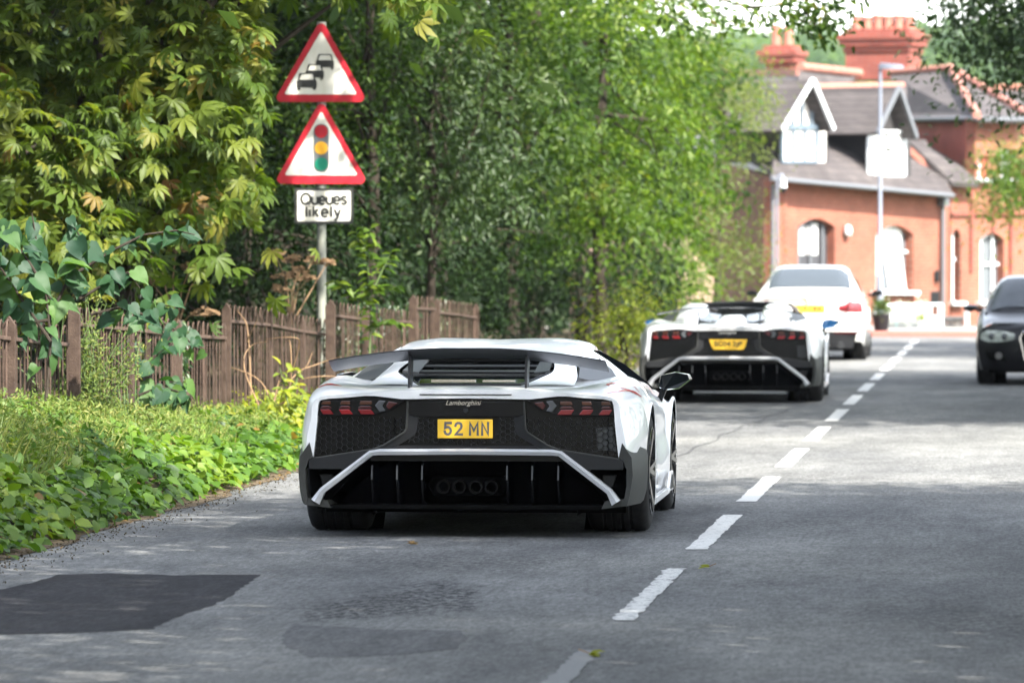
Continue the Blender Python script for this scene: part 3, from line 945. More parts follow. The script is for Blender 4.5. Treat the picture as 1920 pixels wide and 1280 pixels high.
    # ---- engine cover
    if coupe:
        b = MB()
        b.loft([[(-.31, .31, .866), (.31, .31, .866)], [(-.452, .585, .900), (.452, .585, .900)], [(-.43, 1.25, .94), (.43, 1.25, .94)], [(-.40, 1.65, 1.03), (.40, 1.65, 1.03)]])
        ec = b.build('engine_cover', M['glass'], car)
        b = MB()
        b.tube([(-.29, .315, .874), (0, .305, .875), (.29, .315, .874)], .006, 6)
        for s in (1, -1):
            b.tube([(s * .29, .315, .874), (s * .443, .58, .938)], .006, 6)
        b.build('cover_edge', M['gloss_black'], ec)
        for y, z, hw in ((.74, .928, .40), (1.0, .955, .415), (1.24, .985, .41)):
            b = MB(); b.prism([(-hw, y, z), (hw, y, z), (hw, y + .12, z + .008), (-hw, y + .12, z + .008)], (0, -.004, .011))
            b.build('louvre', M['dark_grey'], ec, bevel=.003)
        for s in (1, -1):
            b = MB()
            b.prism([(s * .34, .64, .93), (s * .43, .62, .94), (s * .40, 1.5, 1.03), (s * .33, 1.5, 1.025)], (0, 0, .008))
            b.build('louvre_frame', M['intake_grey'], ec)
        # polished cross brace low in the engine bay
        b = MB(); b.bar((-.24, .42, .892), (.02, .42, .892), .02, .016); b.bar((.06, .42, .892), (.25, .42, .892), .02, .012)
        b.build('engine_brace', M['chrome'], ec)
    else:
        for s in (1, -1):
            b = MB(); b.prism([(s * .16, .55, .892), (s * .25, .42, .880), (s * .36, .62, .905), (s * .37, 1.2, .955), (s * .30, 1.5, .975), (s * .14, 1.35, .95)], (0, 0, .006))
            b.build('engine_vent', M['gloss_black'], car)
        b = MB(); b.loft([[(-.62, 1.55, .86), (.62, 1.55, .86)], [(-.70, 2.0, .80), (.70, 2.0, .80)], [(-.72, 3.2, .76), (.72, 3.2, .76)]])
        b.build('cockpit', M['matt_black'], car)
        for s in (1, -1):
            b = MB(); b.xz([(s * .38 - .2, .8), (s * .38 - .17, 1.0), (s * .38 - .08, 1.04), (s * .38 + .08, 1.04), (s * .38 + .17, 1.0), (s * .38 + .2, .8)], 2.05, 2.17)
            b.build('seat', M['satin_black'], car, bevel=.02)
        b = MB(); b.tube([(-.585, 3.03, 1.05), (-.3, 3.09, 1.072), (0, 3.11, 1.077), (.3, 3.09, 1.072), (.585, 3.03, 1.05)], .017, 8)
        b.build('windscreen_header', M['gloss_black'], car, smooth=40)
        b = MB(); b.xz([(-.24, .96), (-.2, 1.03), (.2, 1.03), (.24, .96)], 1.86, 1.875)
        b.build('wind_deflector', M['glass'], car)
    # ---- slot in the deck lip
    b = MB(); b.xz([(-.265, .826), (.265, .826), (.265, .820), (-.265, .820)], -.003, .02)
    b.build('lip_slot', M['gloss_black'], car)
    # ---- tail panel
    P = [(p.x, p.z) for p in fo]
    poly = [(x, z) for x, z in P] + [(-x, z) for x, z in reversed(P[:-1])] + [(-.55, .44), (.55, .44)]
    b = MB(); b.xz(poly, .058, .075)
    tail = b.build('tail_panel', M['gloss_black'], car)
    # maker's band between the lamps
    b = MB(); b.xz([(-.335, .785), (.335, .785), (.345, .712), (.30, .695), (-.30, .695), (-.345, .712)], .022, .06)
    b.build('badge_band', M['gloss_black'], car, bevel=.004)
    put_text('script_badge', 'Lamborghini', .05, M['chrome'], car, (-.013, .018, .772), width=.205, height=.036, shear=.35, depth=.002, bold=.0005)
    b = MB(); b.xz([(-.012, .742), (.012, .742), (.013, .728), (0, .716), (-.013, .728)], .016, .021); b.build('shield_badge', M['dark_grey'], car)
    # lamps
    lamp = [(.351, .785), (.42, .798), (.511, .808), (.70, .797), (.843, .780), (.858, .700), (.70, .698), (.532, .703), (.428, .733)]
    for s in (1, -1):
        b = MB(); b.xz([(s * x, z) for x, z in lamp], .020, .06)
        L = b.build('tail_lamp', M['gloss_black'], car, bevel=.005)
        for cx, w in ((.575, .098), (.693, .085), (.803, .080)):
            b = MB(); b.xz([(s * (cx - w / 2), .708), (s * (cx + w / 2 - .018), .708), (s * (cx + w / 2), .737), (s * (cx - w / 2 + .022), .737)], .012, .022)
            b.build('red_segment', M['red_lens'], L, bevel=.003)
            b = MB(); b.xz([(s * (cx - w / 2 + .01), .742), (s * (cx + w / 2), .742), (s * (cx + w / 2 - .016), .757), (s * (cx - w / 2 + .026), .757)], .013, .022)
            b.build('deep_red_segment', M['deep_red_lens'], L, bevel=.003)
            b = MB(); b.xz([(s * (cx - w / 2 + .018), .764), (s * (cx + w / 2 - .008), .764), (s * (cx + w / 2 - .016), .785), (s * (cx - w / 2 + .016), .785)], .014, .022)
            b.build('amber_segment', M['amber_lens'], L, bevel=.003)
        b = MB(); b.xz([(s * .462, .785), (s * .50, .790), (s * .525, .760), (s * .497, .722), (s * .462, .730), (s * .482, .757)], .010, .022)
        b.build('reversing_lens', M['clear_lens'], L, bevel=.004)
        b = MB(); b.xz([(s * .39, .775), (s * .445, .784), (s * .462, .757), (s * .445, .735)], .013, .022)
        b.build('inner_lens', M['deep_red_lens'], L, bevel=.004)
        # honeycomb grille under the lamp
        gp = [(.352, .688), (.86, .688), (.892, .470), (.55, .515), (.47, .54), (.355, .625)]
        b = MB(); ins = in_poly([(s * x, z) for x, z in gp])
        x0, x1 = (.34, .92) if s > 0 else (-.92, -.34)
        hexmesh(b, ins, x0, x1, .46, .70, .0205, .046, .0042, .012)
        b.build('honeycomb_grille', M['carbon'], car, normals=False)
        # pale radiator behind it, on the outer side
        if s > 0: b = MB(); b.xz([(s * .745, .63), (s * .84, .64), (s * .865, .50), (s * .76, .505)], .050, .057)
        if s > 0: b.build('radiator', M['intake_grey'], car)
        # ridge that frames the grille
        rd = [(.335, .783), (.343, .628), (.356, .606), (.471, .533), (.540, .506), (.896, .452)]
        b = MB(); b.tube([(s * x, .022, z) for x, z in rd], .0065, 6)
        b.build('grille_frame', M['grey_trim'], car, smooth=50)
        b = MB()
        bot = [(.275, .70), (.285, .61), (.30, .585), (.43, .510), (.52, .488), (.60, .452)]
        b.loft([[(s * x, .026, z) for x, z in rd], [(s * x, .030, z) for x, z in bot], [(s * x, .06, z) for x, z in bot]])
        b.loft([[(s * x, .026, z) for x, z in rd], [(s * x, .06, z) for x, z in rd]])
        b.build('grille_surround', M['dark_grey'], car, smooth=30)
        # mesh beside the number plate
        mp = [(.20, .675), (.28, .675), (.268, .60), (.20, .555), (.16, .555), (.185, .60)]
        b = MB(); hexmesh(b, in_poly([(s * x, z) for x, z in [(.195, .685), (.30, .685), (.285, .60), (.37, .555), (.02, .535), (.02, .555), (.17, .56)]]), -.4, .4, .53, .70, .0185, .047, .0045, .012)
        b.build('centre_mesh', M['dark_grey'], car, normals=False)
    # bar under the centre mesh
    b = MB(); b.xz([(-.40, .528), (.40, .528), (.44, .506), (-.44, .506)], .015, .06); b.build('lower_bar', M['satin_black'], car, bevel=.004)
    # ---- number plate
    if coupe:
        b = MB(); b.xz([(-.163, .681), (.155, .681), (.155, .572), (-.163, .572)], .012, .024)
        pl = b.build('number_plate', M['plate_yellow'], car, bevel=.004)
        stroke_text('plate_lettering', [('5', -.128, .052), ('2', -.068, .054), ('M', .018, .058), ('N', .088, .048)], M['plate_grey'], pl, .0105, .588, .079, .0138)
    else:
        b = MB(); b.xz([(-.215, .70), (.205, .70), (.185, .625), (.16, .588), (-.165, .588), (-.19, .625)], .012, .024)
        pl = b.build('number_plate', M['plate_yellow'], car, bevel=.004)
        put_text('plate_lettering', plate, .08, M['plate_black'], pl, (-.004, .010, .645), width=.31, height=.070, bold=.002, depth=.0012)
    # ---- bumper: upper band, corner pieces, side vents
    for s in (1, -1):
        b = MB()
        band = [(.905, .450), (.540, .503), (.46, .506), (0, .508), (0, .49), (.50, .48), (.56, .47), (.70, .375), (.845, .245), (.90, .235), (.918, .40)]
        out = [(.906, .449), (.540, .503), (.485, .506), (.49, .488), (.555, .470), (.70, .380), (.72, .395), (.905, .395)]
        b.xz([(s * x, z) for x, z in out], .008, .10)
        # corner: rear face strip then the flank round to the wheel
        strip_o = [(.900, .548), (.955, .465), (.962, .36), (.945, .255), (.928, .188)]
        strip_i = [(.880, .462), (.906, .449), (.925, .395), (.925, .30), (.912, .225)]
        wrap = [(.988, .515), (1.002, .46), (1.008, .37), (1.000, .26), (.985, .19)]
        wrap2 = [(1.004, .495), (1.014, .46), (1.014, .37), (1.006, .26), (.99, .20)]
        cb = [[(s * x, .002, z) for x, z in strip_i], [(s * x, -.008, z) for x, z in strip_o]]
        b2 = MB()
        b2.loft([[(s * x, .15, z) for x, z in strip_i]] + cb + [[(s * x, .33, z) for x, z in wrap], [(s * x, .545, z) for x, z in wrap2]])
        b2.prism([(s * .928, 0.0, .188), (s * .912, .012, .225), (s * .80, .02, .213), (s * .78, .02, .170)], (0, .35, 0))
        b2.build('bumper_corner', M['grey_trim'], car, smooth=25)
        b.build('bumper_band', M['dark_grey'], car)
    for s in (1, -1):
        b = MB(); b.loft([[(s * .925, .02, .40), (s * .70, .02, .40)], [(s * .925, .16, .40), (s * .62, .16, .40)], [(s * .912, .16, .21), (s * .80, .16, .21)], [(s * .912, .02, .214), (s * .80, .02, .214)]])
        v = b.build('corner_vent', M['matt_black'], car)
        b = MB(); b.prism([(s * .78, .12, .36), (s * .86, .12, .36), (s * .84, .12, .29), (s * .78, .12, .30)], (0, .02, 0))
        b.build('vent_blade', M['dark_grey'], v, bevel=.004)
    # ---- silver frame of the diffuser
    path = [(.866, .206), (.826, .272), (.545, .487), (.50, .493), (0, .497)]
    wds = [.056, .036, .033, .034, .034]
    b = MB(); rws = []
    full = [(x, z) for x, z in path] + [(-x, z) for x, z in reversed(path[:-1])]
    wd = wds + wds[:-1][::-1]
    for i, ((x, z), w) in enumerate(zip(full, wd)):
        a = full[max(i - 1, 0)]; c = full[min(i + 1, len(full) - 1)]
        d = Vector((c[0] - a[0], 0, c[1] - a[1])).normalized(); nrm = Vector((d.z, 0, -d.x))    # towards the outside / top
        if nrm.z < 0: nrm = -nrm
        o = Vector((x, 0, z))
        p1 = o + nrm * w * .5; p2 = o - nrm * w * .5; pm = o + nrm * w * .1
        rws.append([(p1.x, .06, p1.z), (p1.x, -.012, p1.z), (pm.x, -.034, pm.z), (p2.x, -.022, p2.z), (p2.x, .06, p2.z)])
    b.loft(rws); b.build('diffuser_frame', M['silver'], car, smooth=25)
    # ---- diffuser
    b = MB()
    inn = [(.835, .20), (.80, .268), (.53, .470), (0, .480)]
    r0 = [(x, z) for x, z in inn] + [(-x, z) for x, z in reversed(inn[:-1])]
    b.loft([[(x, .03, z) for x, z in r0], [(x * .92, .46, z * .9) for x, z in r0]])
    b.add([(x * .92, .46, z * .9) for x, z in r0] + [(-.74, .46, .17), (.74, .46, .17)], [tuple(range(len(r0) + 2))])
    b.prism([(-.86, .03, .165), (.86, .03, .165), (.70, .6, .155), (-.70, .6, .155)], (0, 0, .022))
    df = b.build('diffuser', M['matt_black'], car)
    for x in (-.545, -.40, -.255, .235, .38, .53):
        b = MB(); b.prism([(x - .005, .05, .415), (x - .005, .03, .33), (x - .005, .10, .19), (x - .005, .45, .175), (x - .005, .45, .43), (x - .005, .12, .44)], (.010, 0, 0))
        fn = b.build('diffuser_fin', M['gloss_black'], df, bevel=.002)
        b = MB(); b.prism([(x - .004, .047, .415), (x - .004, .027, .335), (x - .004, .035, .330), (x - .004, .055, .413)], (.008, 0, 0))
        b.build('fin_highlight', M['intake_grey'], fn)  # paler strip standing in for the glint along each gloss fin
    b = MB(); b.xz([(-.21, .345), (.20, .345), (.235, .30), (.20, .235), (-.21, .235), (-.245, .30)], .22, .44)
    b.build('exhaust_housing', M['matt_black'], df, bevel=.01)
    for x in (-.142, -.050, .045, .137):
        b = MB(); b.lathe([(.13, .030), (.13, .038), (.135, .040), (.24, .041)], (x, 0, .288), 'Y', 24)
        b.lathe([(.13, .030), (.38, .028)], (x, 0, .288), 'Y', 24)
        b.build('exhaust_pipe', M['pipe'], df, smooth=40)
    # ---- rear wing
    dz = 0 if coupe else -.028
    tilt = .062 if coupe else .018
    b = MB(); rws = []
    for k in range(25):
        u = -1 + 2 * k / 24; x = .80 * u
        a = abs(u); zt = 1.087 - .012 * a ** 2 - .085 * max(0, a - .18) ** 1.7 + dz
        yr = .03 + .05 * a; ch = .30 - .05 * a
        hgt = tilt * (1 + .1 * a)
        rws.append([(x, yr, zt), (x, yr + .004, zt + .003), (x, yr + ch * .55, zt - hgt * .35), (x, yr + ch, zt - hgt * .85), (x, yr + ch + .006, zt - hgt), (x, yr + ch * .5, zt - hgt * .62), (x, yr, zt - .008 if not coupe else zt - .004), (x, yr, zt)])
    b.loft(rws)
    n = 8
    b.f.append(tuple(range(n - 1))); b.f.append(tuple(len(b.v) - n + i for i in range(n - 1)))
    wing = b.build('rear_wing', M['carbon'], car, smooth=40)
    for s in (1, -1):
        b = MB(); x = s * .338
        b.prism([(x - .007, .10, .848), (x - .007, .24, .862), (x - .007, .30, 1.015 + dz), (x - .007, .14, 1.05 + dz)], (.014, 0, 0))
        b.build('wing_strut', M['carbon'], wing, bevel=.003)
        b = MB(); xt = s * .80
        b.prism([(xt - .006, .06, .955 + dz), (xt - .006, .32, .93 + dz), (xt - .006, .32, 1.0 + dz), (xt - .006, .06, 1.03 + dz)], (.012, 0, 0))
    # ---- mirrors
    for s in (1, -1):
        b = MB()
        b.loft([[(s * x, y, z) for x, y, z in r] + [(s * r[0][0], r[0][1], r[0][2])] for r in (
            [(.93, 3.24, .815), (.95, 3.24, .865), (1.02, 3.25, .885), (1.09, 3.26, .870), (1.10, 3.26, .84), (1.03, 3.25, .795), (.96, 3.24, .79)],
            [(.915, 3.12, .80), (.935, 3.10, .872), (1.02, 3.10, .892), (1.11, 3.13, .876), (1.125, 3.14, .845), (1.045, 3.10, .785), (.95, 3.10, .775)],
            [(.915, 3.07, .80), (.935, 3.06, .872), (1.02, 3.06, .890), (1.112, 3.09, .874), (1.126, 3.10, .845), (1.045, 3.06, .785), (.95, 3.06, .777)])])
        mr = b.build('door_mirror', M['blue_chrome'], car, smooth=50)
        b = MB(); b.add([(s * x, y - .004, z) for x, y, z in [(.917, 3.07, .80), (.936, 3.06, .870), (1.02, 3.06, .886), (1.098, 3.085, .868), (1.108, 3.095, .842), (1.042, 3.06, .789), (.952, 3.06, .781)]], [tuple(range(7))])
        b.build('mirror_glass', M['glass'] if coupe else M['blue_glass'], mr)
        b = MB(); b.bar((s * .955, 3.14, .80), (s * .915, 3.16, .70), .035, .06, Vector((0, 1, 0)))
        b.build('mirror_arm', M['gloss_black'], mr, bevel=.006)
    # ---- flank: door cut, sill blade
    for s in (1, -1):
        b = MB(); b.loft([[(s * .99, 1.37, .62), (s * .972, 1.52, .60), (s * .945, 1.74, .55)], [(s * 1.006, 1.37, .26), (s * .985, 1.55, .25), (s * .968, 1.76, .24)]])
        b.loft([[(s * 1.004, 1.36, .63), (s * 1.018, 1.36, .25)], [(s * 1.004, 1.40, .63), (s * 1.018, 1.40, .25)]])
        b.build('side_intake', M['satin_black'], car, smooth=30)
        b = MB(); b.prism([(s * .955, 1.40, .125), (s * 1.005, 1.40, .135), (s * 1.0, 2.9, .14), (s * .955, 3.2, .13)], (0, 0, .04))
        b.prism([(s * .985, 2.75, .15), (s * .985, 3.22, .15), (s * .985, 3.2, .27), (s * .985, 3.0, .27)], (s * .018, 0, 0))
        b.build('side_skirt', M['white_paint'], car, bevel=.005)
        b = MB(); b.prism([(s * 1.004, 2.9, .165), (s * 1.004, 3.17, .165), (s * 1.004, 3.16, .25), (s * 1.004, 3.05, .25)], (s * .003, 0, 0))
        b.build('skirt_vent', M['satin_black'], car)
        for yc, zc, R in SC_ARCH:
            b = MB(); b.lathe([(s * .60, R + .006), (s * .975, R + .006)], (0, yc, zc), 'X', 28, arc=PI, a0=-PI / 2)
            b.add([(s * .60, yc - R, zc - .25), (s * .60, yc + R, zc - .25), (s * .60, yc + R, zc + R), (s * .60, yc - R, zc + R)], [(0, 1, 2, 3)])
            b.build('wheel_arch_liner', M['matt_black'], car, normals=False)
    b = MB(); b.box(-.88, .88, .62, 4.5, .12, .16); b.box(-.60, .60, .47, 4.3, .16, .5)
    b.build('underbody', M['matt_black'], car)
    # ---- wheels
    for s in (1, -1):
        wheel(car, 1.008, .95, .355, .365, s, .262, M['rim'])
        wheel(car, .975, 3.65, .335, .265, s, .250, M['rim'])
    # ---- red graphic strokes laid on the shoulder
    if coupe:
        org = Vector(loc)
        def onbody(px, py):
            d = FW + RT * ((px - 960) / FPX) + Vector((0, 0, -(py - HOR) / FPX)); d.normalize()
            hit = dg_bvh.ray_cast(CAM - org, d)
            return (hit[0] + hit[1] * (.003 if hit[1].dot(d) < 0 else -.003)) if hit[0] else None
        for strokes in (
            [[(1137, 721), (1146, 719), (1160, 718)], [2.0, 3.0, .8]],
            [[(1137, 722), (1160, 726), (1176, 731), (1190, 736), (1203, 744)], [.8, 1.4, 2.2, 4.2, 1.0]],
            [[(1138, 737), (1155, 734), (1175, 732), (1188, 734)], [1.0, 3.2, 2.6, 1.5]],
            [[(1184, 722), (1192, 728), (1198, 735)], [.6, 1.4, .6]],
            [[(586, 733), (598, 726), (612, 721), (624, 721), (640, 724)], [.8, 1.2, 2.4, 2.6, .7]]):
            pts, ws = strokes
            b = MB(); top = []; bot = []
            for i in range(len(pts) - 1):
                for k in range(5 if i == len(pts) - 2 else 4):
                    t = k / 4
                    x = pts[i][0] * (1 - t) + pts[i + 1][0] * t; y = pts[i][1] * (1 - t) + pts[i + 1][1] * t; w = ws[i] * (1 - t) + ws[i + 1] * t
                    a, c = onbody(x, y - w / 2), onbody(x, y + w / 2)
                    if a is not None and c is not None: top.append(a); bot.append(c)
            if len(top) > 1:
                b.loft([top, bot]); b.build('red_stroke', M['red_decal'], car, normals=False)
    return car

car1 = sports_car((-1.389, 31.75, 0), 'white coupe sports car nearest the camera, black wing, yellow plate 52 MN', True)
# ================================================================ the other vehicles
car2 = sports_car((0.0, 0, 0), 'white open-topped sports car ahead of the coupe, low black wing and shaped yellow plate', False, 'SC04 3JP')
def place_car(o, px, D, loc_y=0.0):
    p = at(px, HOR, D); p.z = 0
    o.location = p
place_car(car2, 1366, 61.0)

def face_patch(width_fn, base_fn, zs, nx, wrap, power=4):
    """front/rear face of a car as a height field: y depends on x and z"""
    rows = []
    for z in zs:
        w = width_fn(z); row = []
        for i in range(nx + 1):
            u = -1 + 2 * i / nx
            row.append((w * u, base_fn(z) + wrap * abs(u) ** power, z))
        rows.append(row)
    return rows

def white_coupe():
    car = thing('coupe_car', at(1515, HOR, 85.6) * 1.0, 'white saloon-like coupe third in the queue, red lamps, wide yellow plate', 'car')
    car.location.z = 0
    A = [(.98, .33, .36), (3.67, .33, .36)]
    K = [
        (.20, [(.815, .30), (.86, .45), (.885, .62), (.880, .80), (.84, .945), (.74, 1.005), (.4, 1.02), (0, 1.022)]),
        (.60, [(.850, .22), (.885, .42), (.893, .62), (.885, .80), (.845, .95), (.76, 1.03), (.4, 1.06), (0, 1.065)]),
        (1.0, [(.86, .20), (.889, .40), (.895, .62), (.882, .82), (.845, .96), (.78, 1.03), (.4, 1.06), (0, 1.065)]),
        (2.2, [(.83, .18), (.865, .36), (.872, .55), (.870, .80), (.838, .955), (.78, 1.02), (.4, 1.02), (0, 1.02)]),
        (3.3, [(.85, .18), (.875, .38), (.878, .58), (.860, .78), (.80, .92), (.72, .97), (.4, .985), (0, .99)]),
        (3.9, [(.86, .20), (.880, .40), (.878, .58), (.840, .76), (.76, .85), (.65, .88), (.35, .90), (0, .90)]),
        (4.40, [(.72, .25), (.76, .38), (.76, .52), (.71, .66), (.62, .72), (.5, .74), (.3, .75), (0, .75)])]
    b = MB()
    b.loft(body_rows(K, A, arch_stations(.20, 4.40, A, .12))); b.mirror_x()
    wf = lambda z: float(np.interp(z, [.30, .45, .62, .80, .945, 1.005], [.815, .86, .885, .880, .84, .74]))
    bf = lambda z: float(np.interp(z, [.28, .40, .55, .66, .70, .74, .93, .97, 1.005], [.06, .0, -.02, -.01, .035, .05, .07, .02, .03]))
    rows = face_patch(wf, bf, [.30, .36, .42, .48, .55, .62, .66, .70, .74, .80, .86, .91, .945, .975, 1.005], 24, .17)
    rows = [[(x, min(y, .2), z) for x, y, z in r] for r in rows]
    b.loft(rows)
    b.loft([rows[-1], [(x * 1.0, .2, 1.012) for x, y, z in rows[-1]]])
    b.build('body', M['cream_paint'], car, smooth=38, weld=True)
    # cabin
    st = [(.62, .66, .70, 1.05), (1.32, .60, .535, 1.415), (1.7, .60, .55, 1.452), (2.3, .60, .545, 1.455), (2.75, .62, .53, 1.40), (3.45, .70, .70, 1.0)]
    rws = []
    for y, xb, xr, zr in st:
        zb = 1.0
        rws.append(spline_pts([(.80, y, zb), (.5 * (.80 + xr) + .03, y, zb + (zr - zb) * .5), (xr + .02, y, zr - .05), (xr * .86, y, zr), (xr * .4, y, zr + .012), (0, y, zr + .015)], 4, .35))
    D2 = [r.copy() for r in rws]
    b = MB()
    yy = np.linspace(.62, 3.45, 26); rr = []
    ks = [(st[i][0], rws[i]) for i in range(len(st))]
    for y in yy: 
        r = hermite_keys(ks, y); r[:, 1] = y; rr.append([tuple(p) for p in r])
    b.loft(rr); b.mirror_x()
    b.build('roof', M['cream_paint'], car, smooth=40, weld=True)
    def zrear(y): return float(hermite_keys(ks, y)[-1][2])
    # glass
    b = MB()
    q = []
    for y, hw in ((.72, .645), (.95, .625), (1.18, .60), (1.27, .575)):
        r = hermite_keys(ks, y); row = []
        for i in range(13):
            u = -1 + 2 * i / 12; x = hw * u
            z = float(np.interp(abs(x), r[::-1, 0], r[::-1, 2])); row.append((x, y - .012, z + .012))
        q.append(row)
    b.loft(q); b.build('rear_window', M['screen_glass'], car, smooth=40)
    for s in (1, -1):
        b = MB(); q = []
        for y in (1.2, 1.6, 2.2, 2.7, 3.1):
            r = hermite_keys(ks, y); zt = r[-1][2]; row = []
            for k in (.12, .5, .82):
                z = 1.0 + (zt - 1.0) * k; x = float(np.interp(z, r[:, 2], r[:, 0])); row.append((s * (x + .008), y, z))
            q.append(row)
        b.loft(q); b.build('side_window', M['glass'], car, smooth=40)
    b = MB(); b.prism([(-.66, .10, 1.008), (.66, .10, 1.008), (.70, .28, 1.02), (-.70, .28, 1.02)], (0, 0, .022)); b.build('boot_spoiler', M['cream_paint'], car, bevel=.008)
    # boot lid outline: dark gaps
    b = MB()
    for pts in ([(-.60, .062, .735), (.60, .062, .735)], [(-.60, .062, .735), (-.64, .07, .93)], [(.60, .062, .735), (.64, .07, .93)]):
        b.tube([(x, y - .008, z) for x, y, z in pts], .006, 4)
    setp(b.build('panel_gap', M['dark_grey'], car), kind='stuff')
    for s in (1, -1):
        pts = [(.47, .925 - .06), (.63, .925), (.66, .905), (.80, .905), (.835, .88), (.84, .74), (.60, .735), (.47, .745)]
        b = MB(); n = 10
        top = [(.47, .855), (.55, .865), (.60, .895), (.63, .925), (.70, .905), (.78, .905), (.83, .885)]; bot = [(.47, .775), (.55, .758), (.60, .748), (.64, .742), (.70, .738), (.78, .738), (.845, .75)]
        def sy(x, z): return bf(z) + .17 * (abs(x) / wf(z)) ** 4
        for off, mm, nm, k0, k1 in ((-.012, M['red_lens'], 'tail_lamp', 0, 1),):
            b.loft([[(s * x, sy(x, z) + off, z) for x, z in top], [(s * x * .5 + s * X * .5, sy(x, z * .5 + Z * .5) + off - .012, z * .5 + Z * .5) for (x, z), (X, Z) in zip(top, bot)], [(s * x, sy(x, z) + off, z) for x, z in bot]])
            tl = b.build(nm, mm, car, smooth=50)
        b = MB(); b.loft([[(s * x, sy(x, .80) - .030, .81) for x in (.50, .6, .7, .8)], [(s * x, sy(x, .78) - .030, .79) for x in (.50, .6, .7, .8)]])
        b.build('lamp_bar', M['deep_red_lens'], tl)
        b = MB(); b.xz([(s * .40, .42), (s * .80, .42), (s * .80, .45), (s * .40, .45)], -.02, .03); b.build('reflector', M['deep_red_lens'], car)
        # exhaust
        b = MB(); b.lathe([(-.02, .035), (-.02, .043), (.10, .043)], (s * .50, 0, .24), 'Y', 16); b.build('exhaust_pipe', M['chrome'], car, smooth=40)
        b = MB()
        b.loft([[(s * (.93 + dx), y, z) for dx, z in ((-.03, 1.0), (.0, 1.055), (.09, 1.07), (.15, 1.045), (.16, 1.0), (.08, .975), (-.03, 1.0))] for y in (3.02, 2.95)] + [[(s * (.95 + dx * .7), 3.12, 1.015 + (z - 1.015) * .6) for dx, z in ((-.03, 1.0), (.0, 1.055), (.09, 1.07), (.15, 1.045), (.16, 1.0), (.08, .975), (-.03, 1.0))]])
        b.f.append(tuple(range(7, 13)))
        m_ = b.build('door_mirror', M['black_paint'], car, smooth=40)
        b = MB(); b.bar((s * .84, 3.02, .99), (s * .95, 3.02, 1.0), .05, .04); b.build('mirror_arm', M['black_paint'], m_)
        b = MB(); b.lathe([(s * .5, .366), (s * .86, .366)], (0, .98, .33), 'X', 20, arc=PI, a0=-PI / 2); b.build('wheel_arch_liner', M['matt_black'], car, normals=False)
        wheel(car, .885, .98, .33, .245, s, .245, M['rim'], 7)
        wheel(car, .875, 3.67, .33, .235, s, .245, M['rim'], 7)
        b = MB(); b.lathe([(s * .5, .366), (s * .86, .366)], (0, 3.67, .33), 'X', 20, arc=PI, a0=-PI / 2); b.build('wheel_arch_liner', M['matt_black'], car, normals=False)
    # dark lower bumper
    b = MB(); pts = [(-.78, .455), (.78, .455), (.735, .30), (.70, .20), (-.70, .20), (-.735, .30)]
    b.loft([[(x, -.018 + .05 * (abs(x) / .8) ** 4, .455) for x in np.linspace(-.76, .76, 13)], [(x, .0 + .05 * (abs(x) / .8) ** 4, .32) for x in np.linspace(-.73, .73, 13)], [(x, .05, .195) for x in np.linspace(-.69, .69, 13)], [(x, .6, .185) for x in np.linspace(-.69, .69, 13)]])
    b.build('diffuser', M['dark_grey'], car, smooth=40)
    b = MB(); b.box(-.72, .72, .3, 4.1, .15, .34); b.build('underbody', M['matt_black'], car)
    b = MB(); b.xz([(-.262, .862), (.262, .862), (.262, .748), (-.262, .748)], .025, .06)
    pl = b.build('number_plate', M['plate_yellow'], car, bevel=.004)
    put_text('plate_lettering', 'LT19 CKK', .09, M['plate_black'], pl, (0, .022, .805), width=.47, height=.085, bold=.0042, depth=.0012)
    b = MB(); b.lathe([(.03, .0), (.03, .036), (.05, .040)], (0, 0, .945), 'Y', 24); bd = b.build('round_badge', M['dark_grey'], car, smooth=30)
    for k in range(4):
        b = MB(); a0 = k * PI / 2
        pts = [(0, .945)] + [(.026 * math.cos(a0 + t * PI / 12), .945 + .026 * math.sin(a0 + t * PI / 12)) for t in range(7)]
        b.xz(pts, .022, .029); b.build('badge_quarter', M['blue_chrome'] if k % 2 else M['plate_white'], bd)
    return car
coupe = white_coupe()

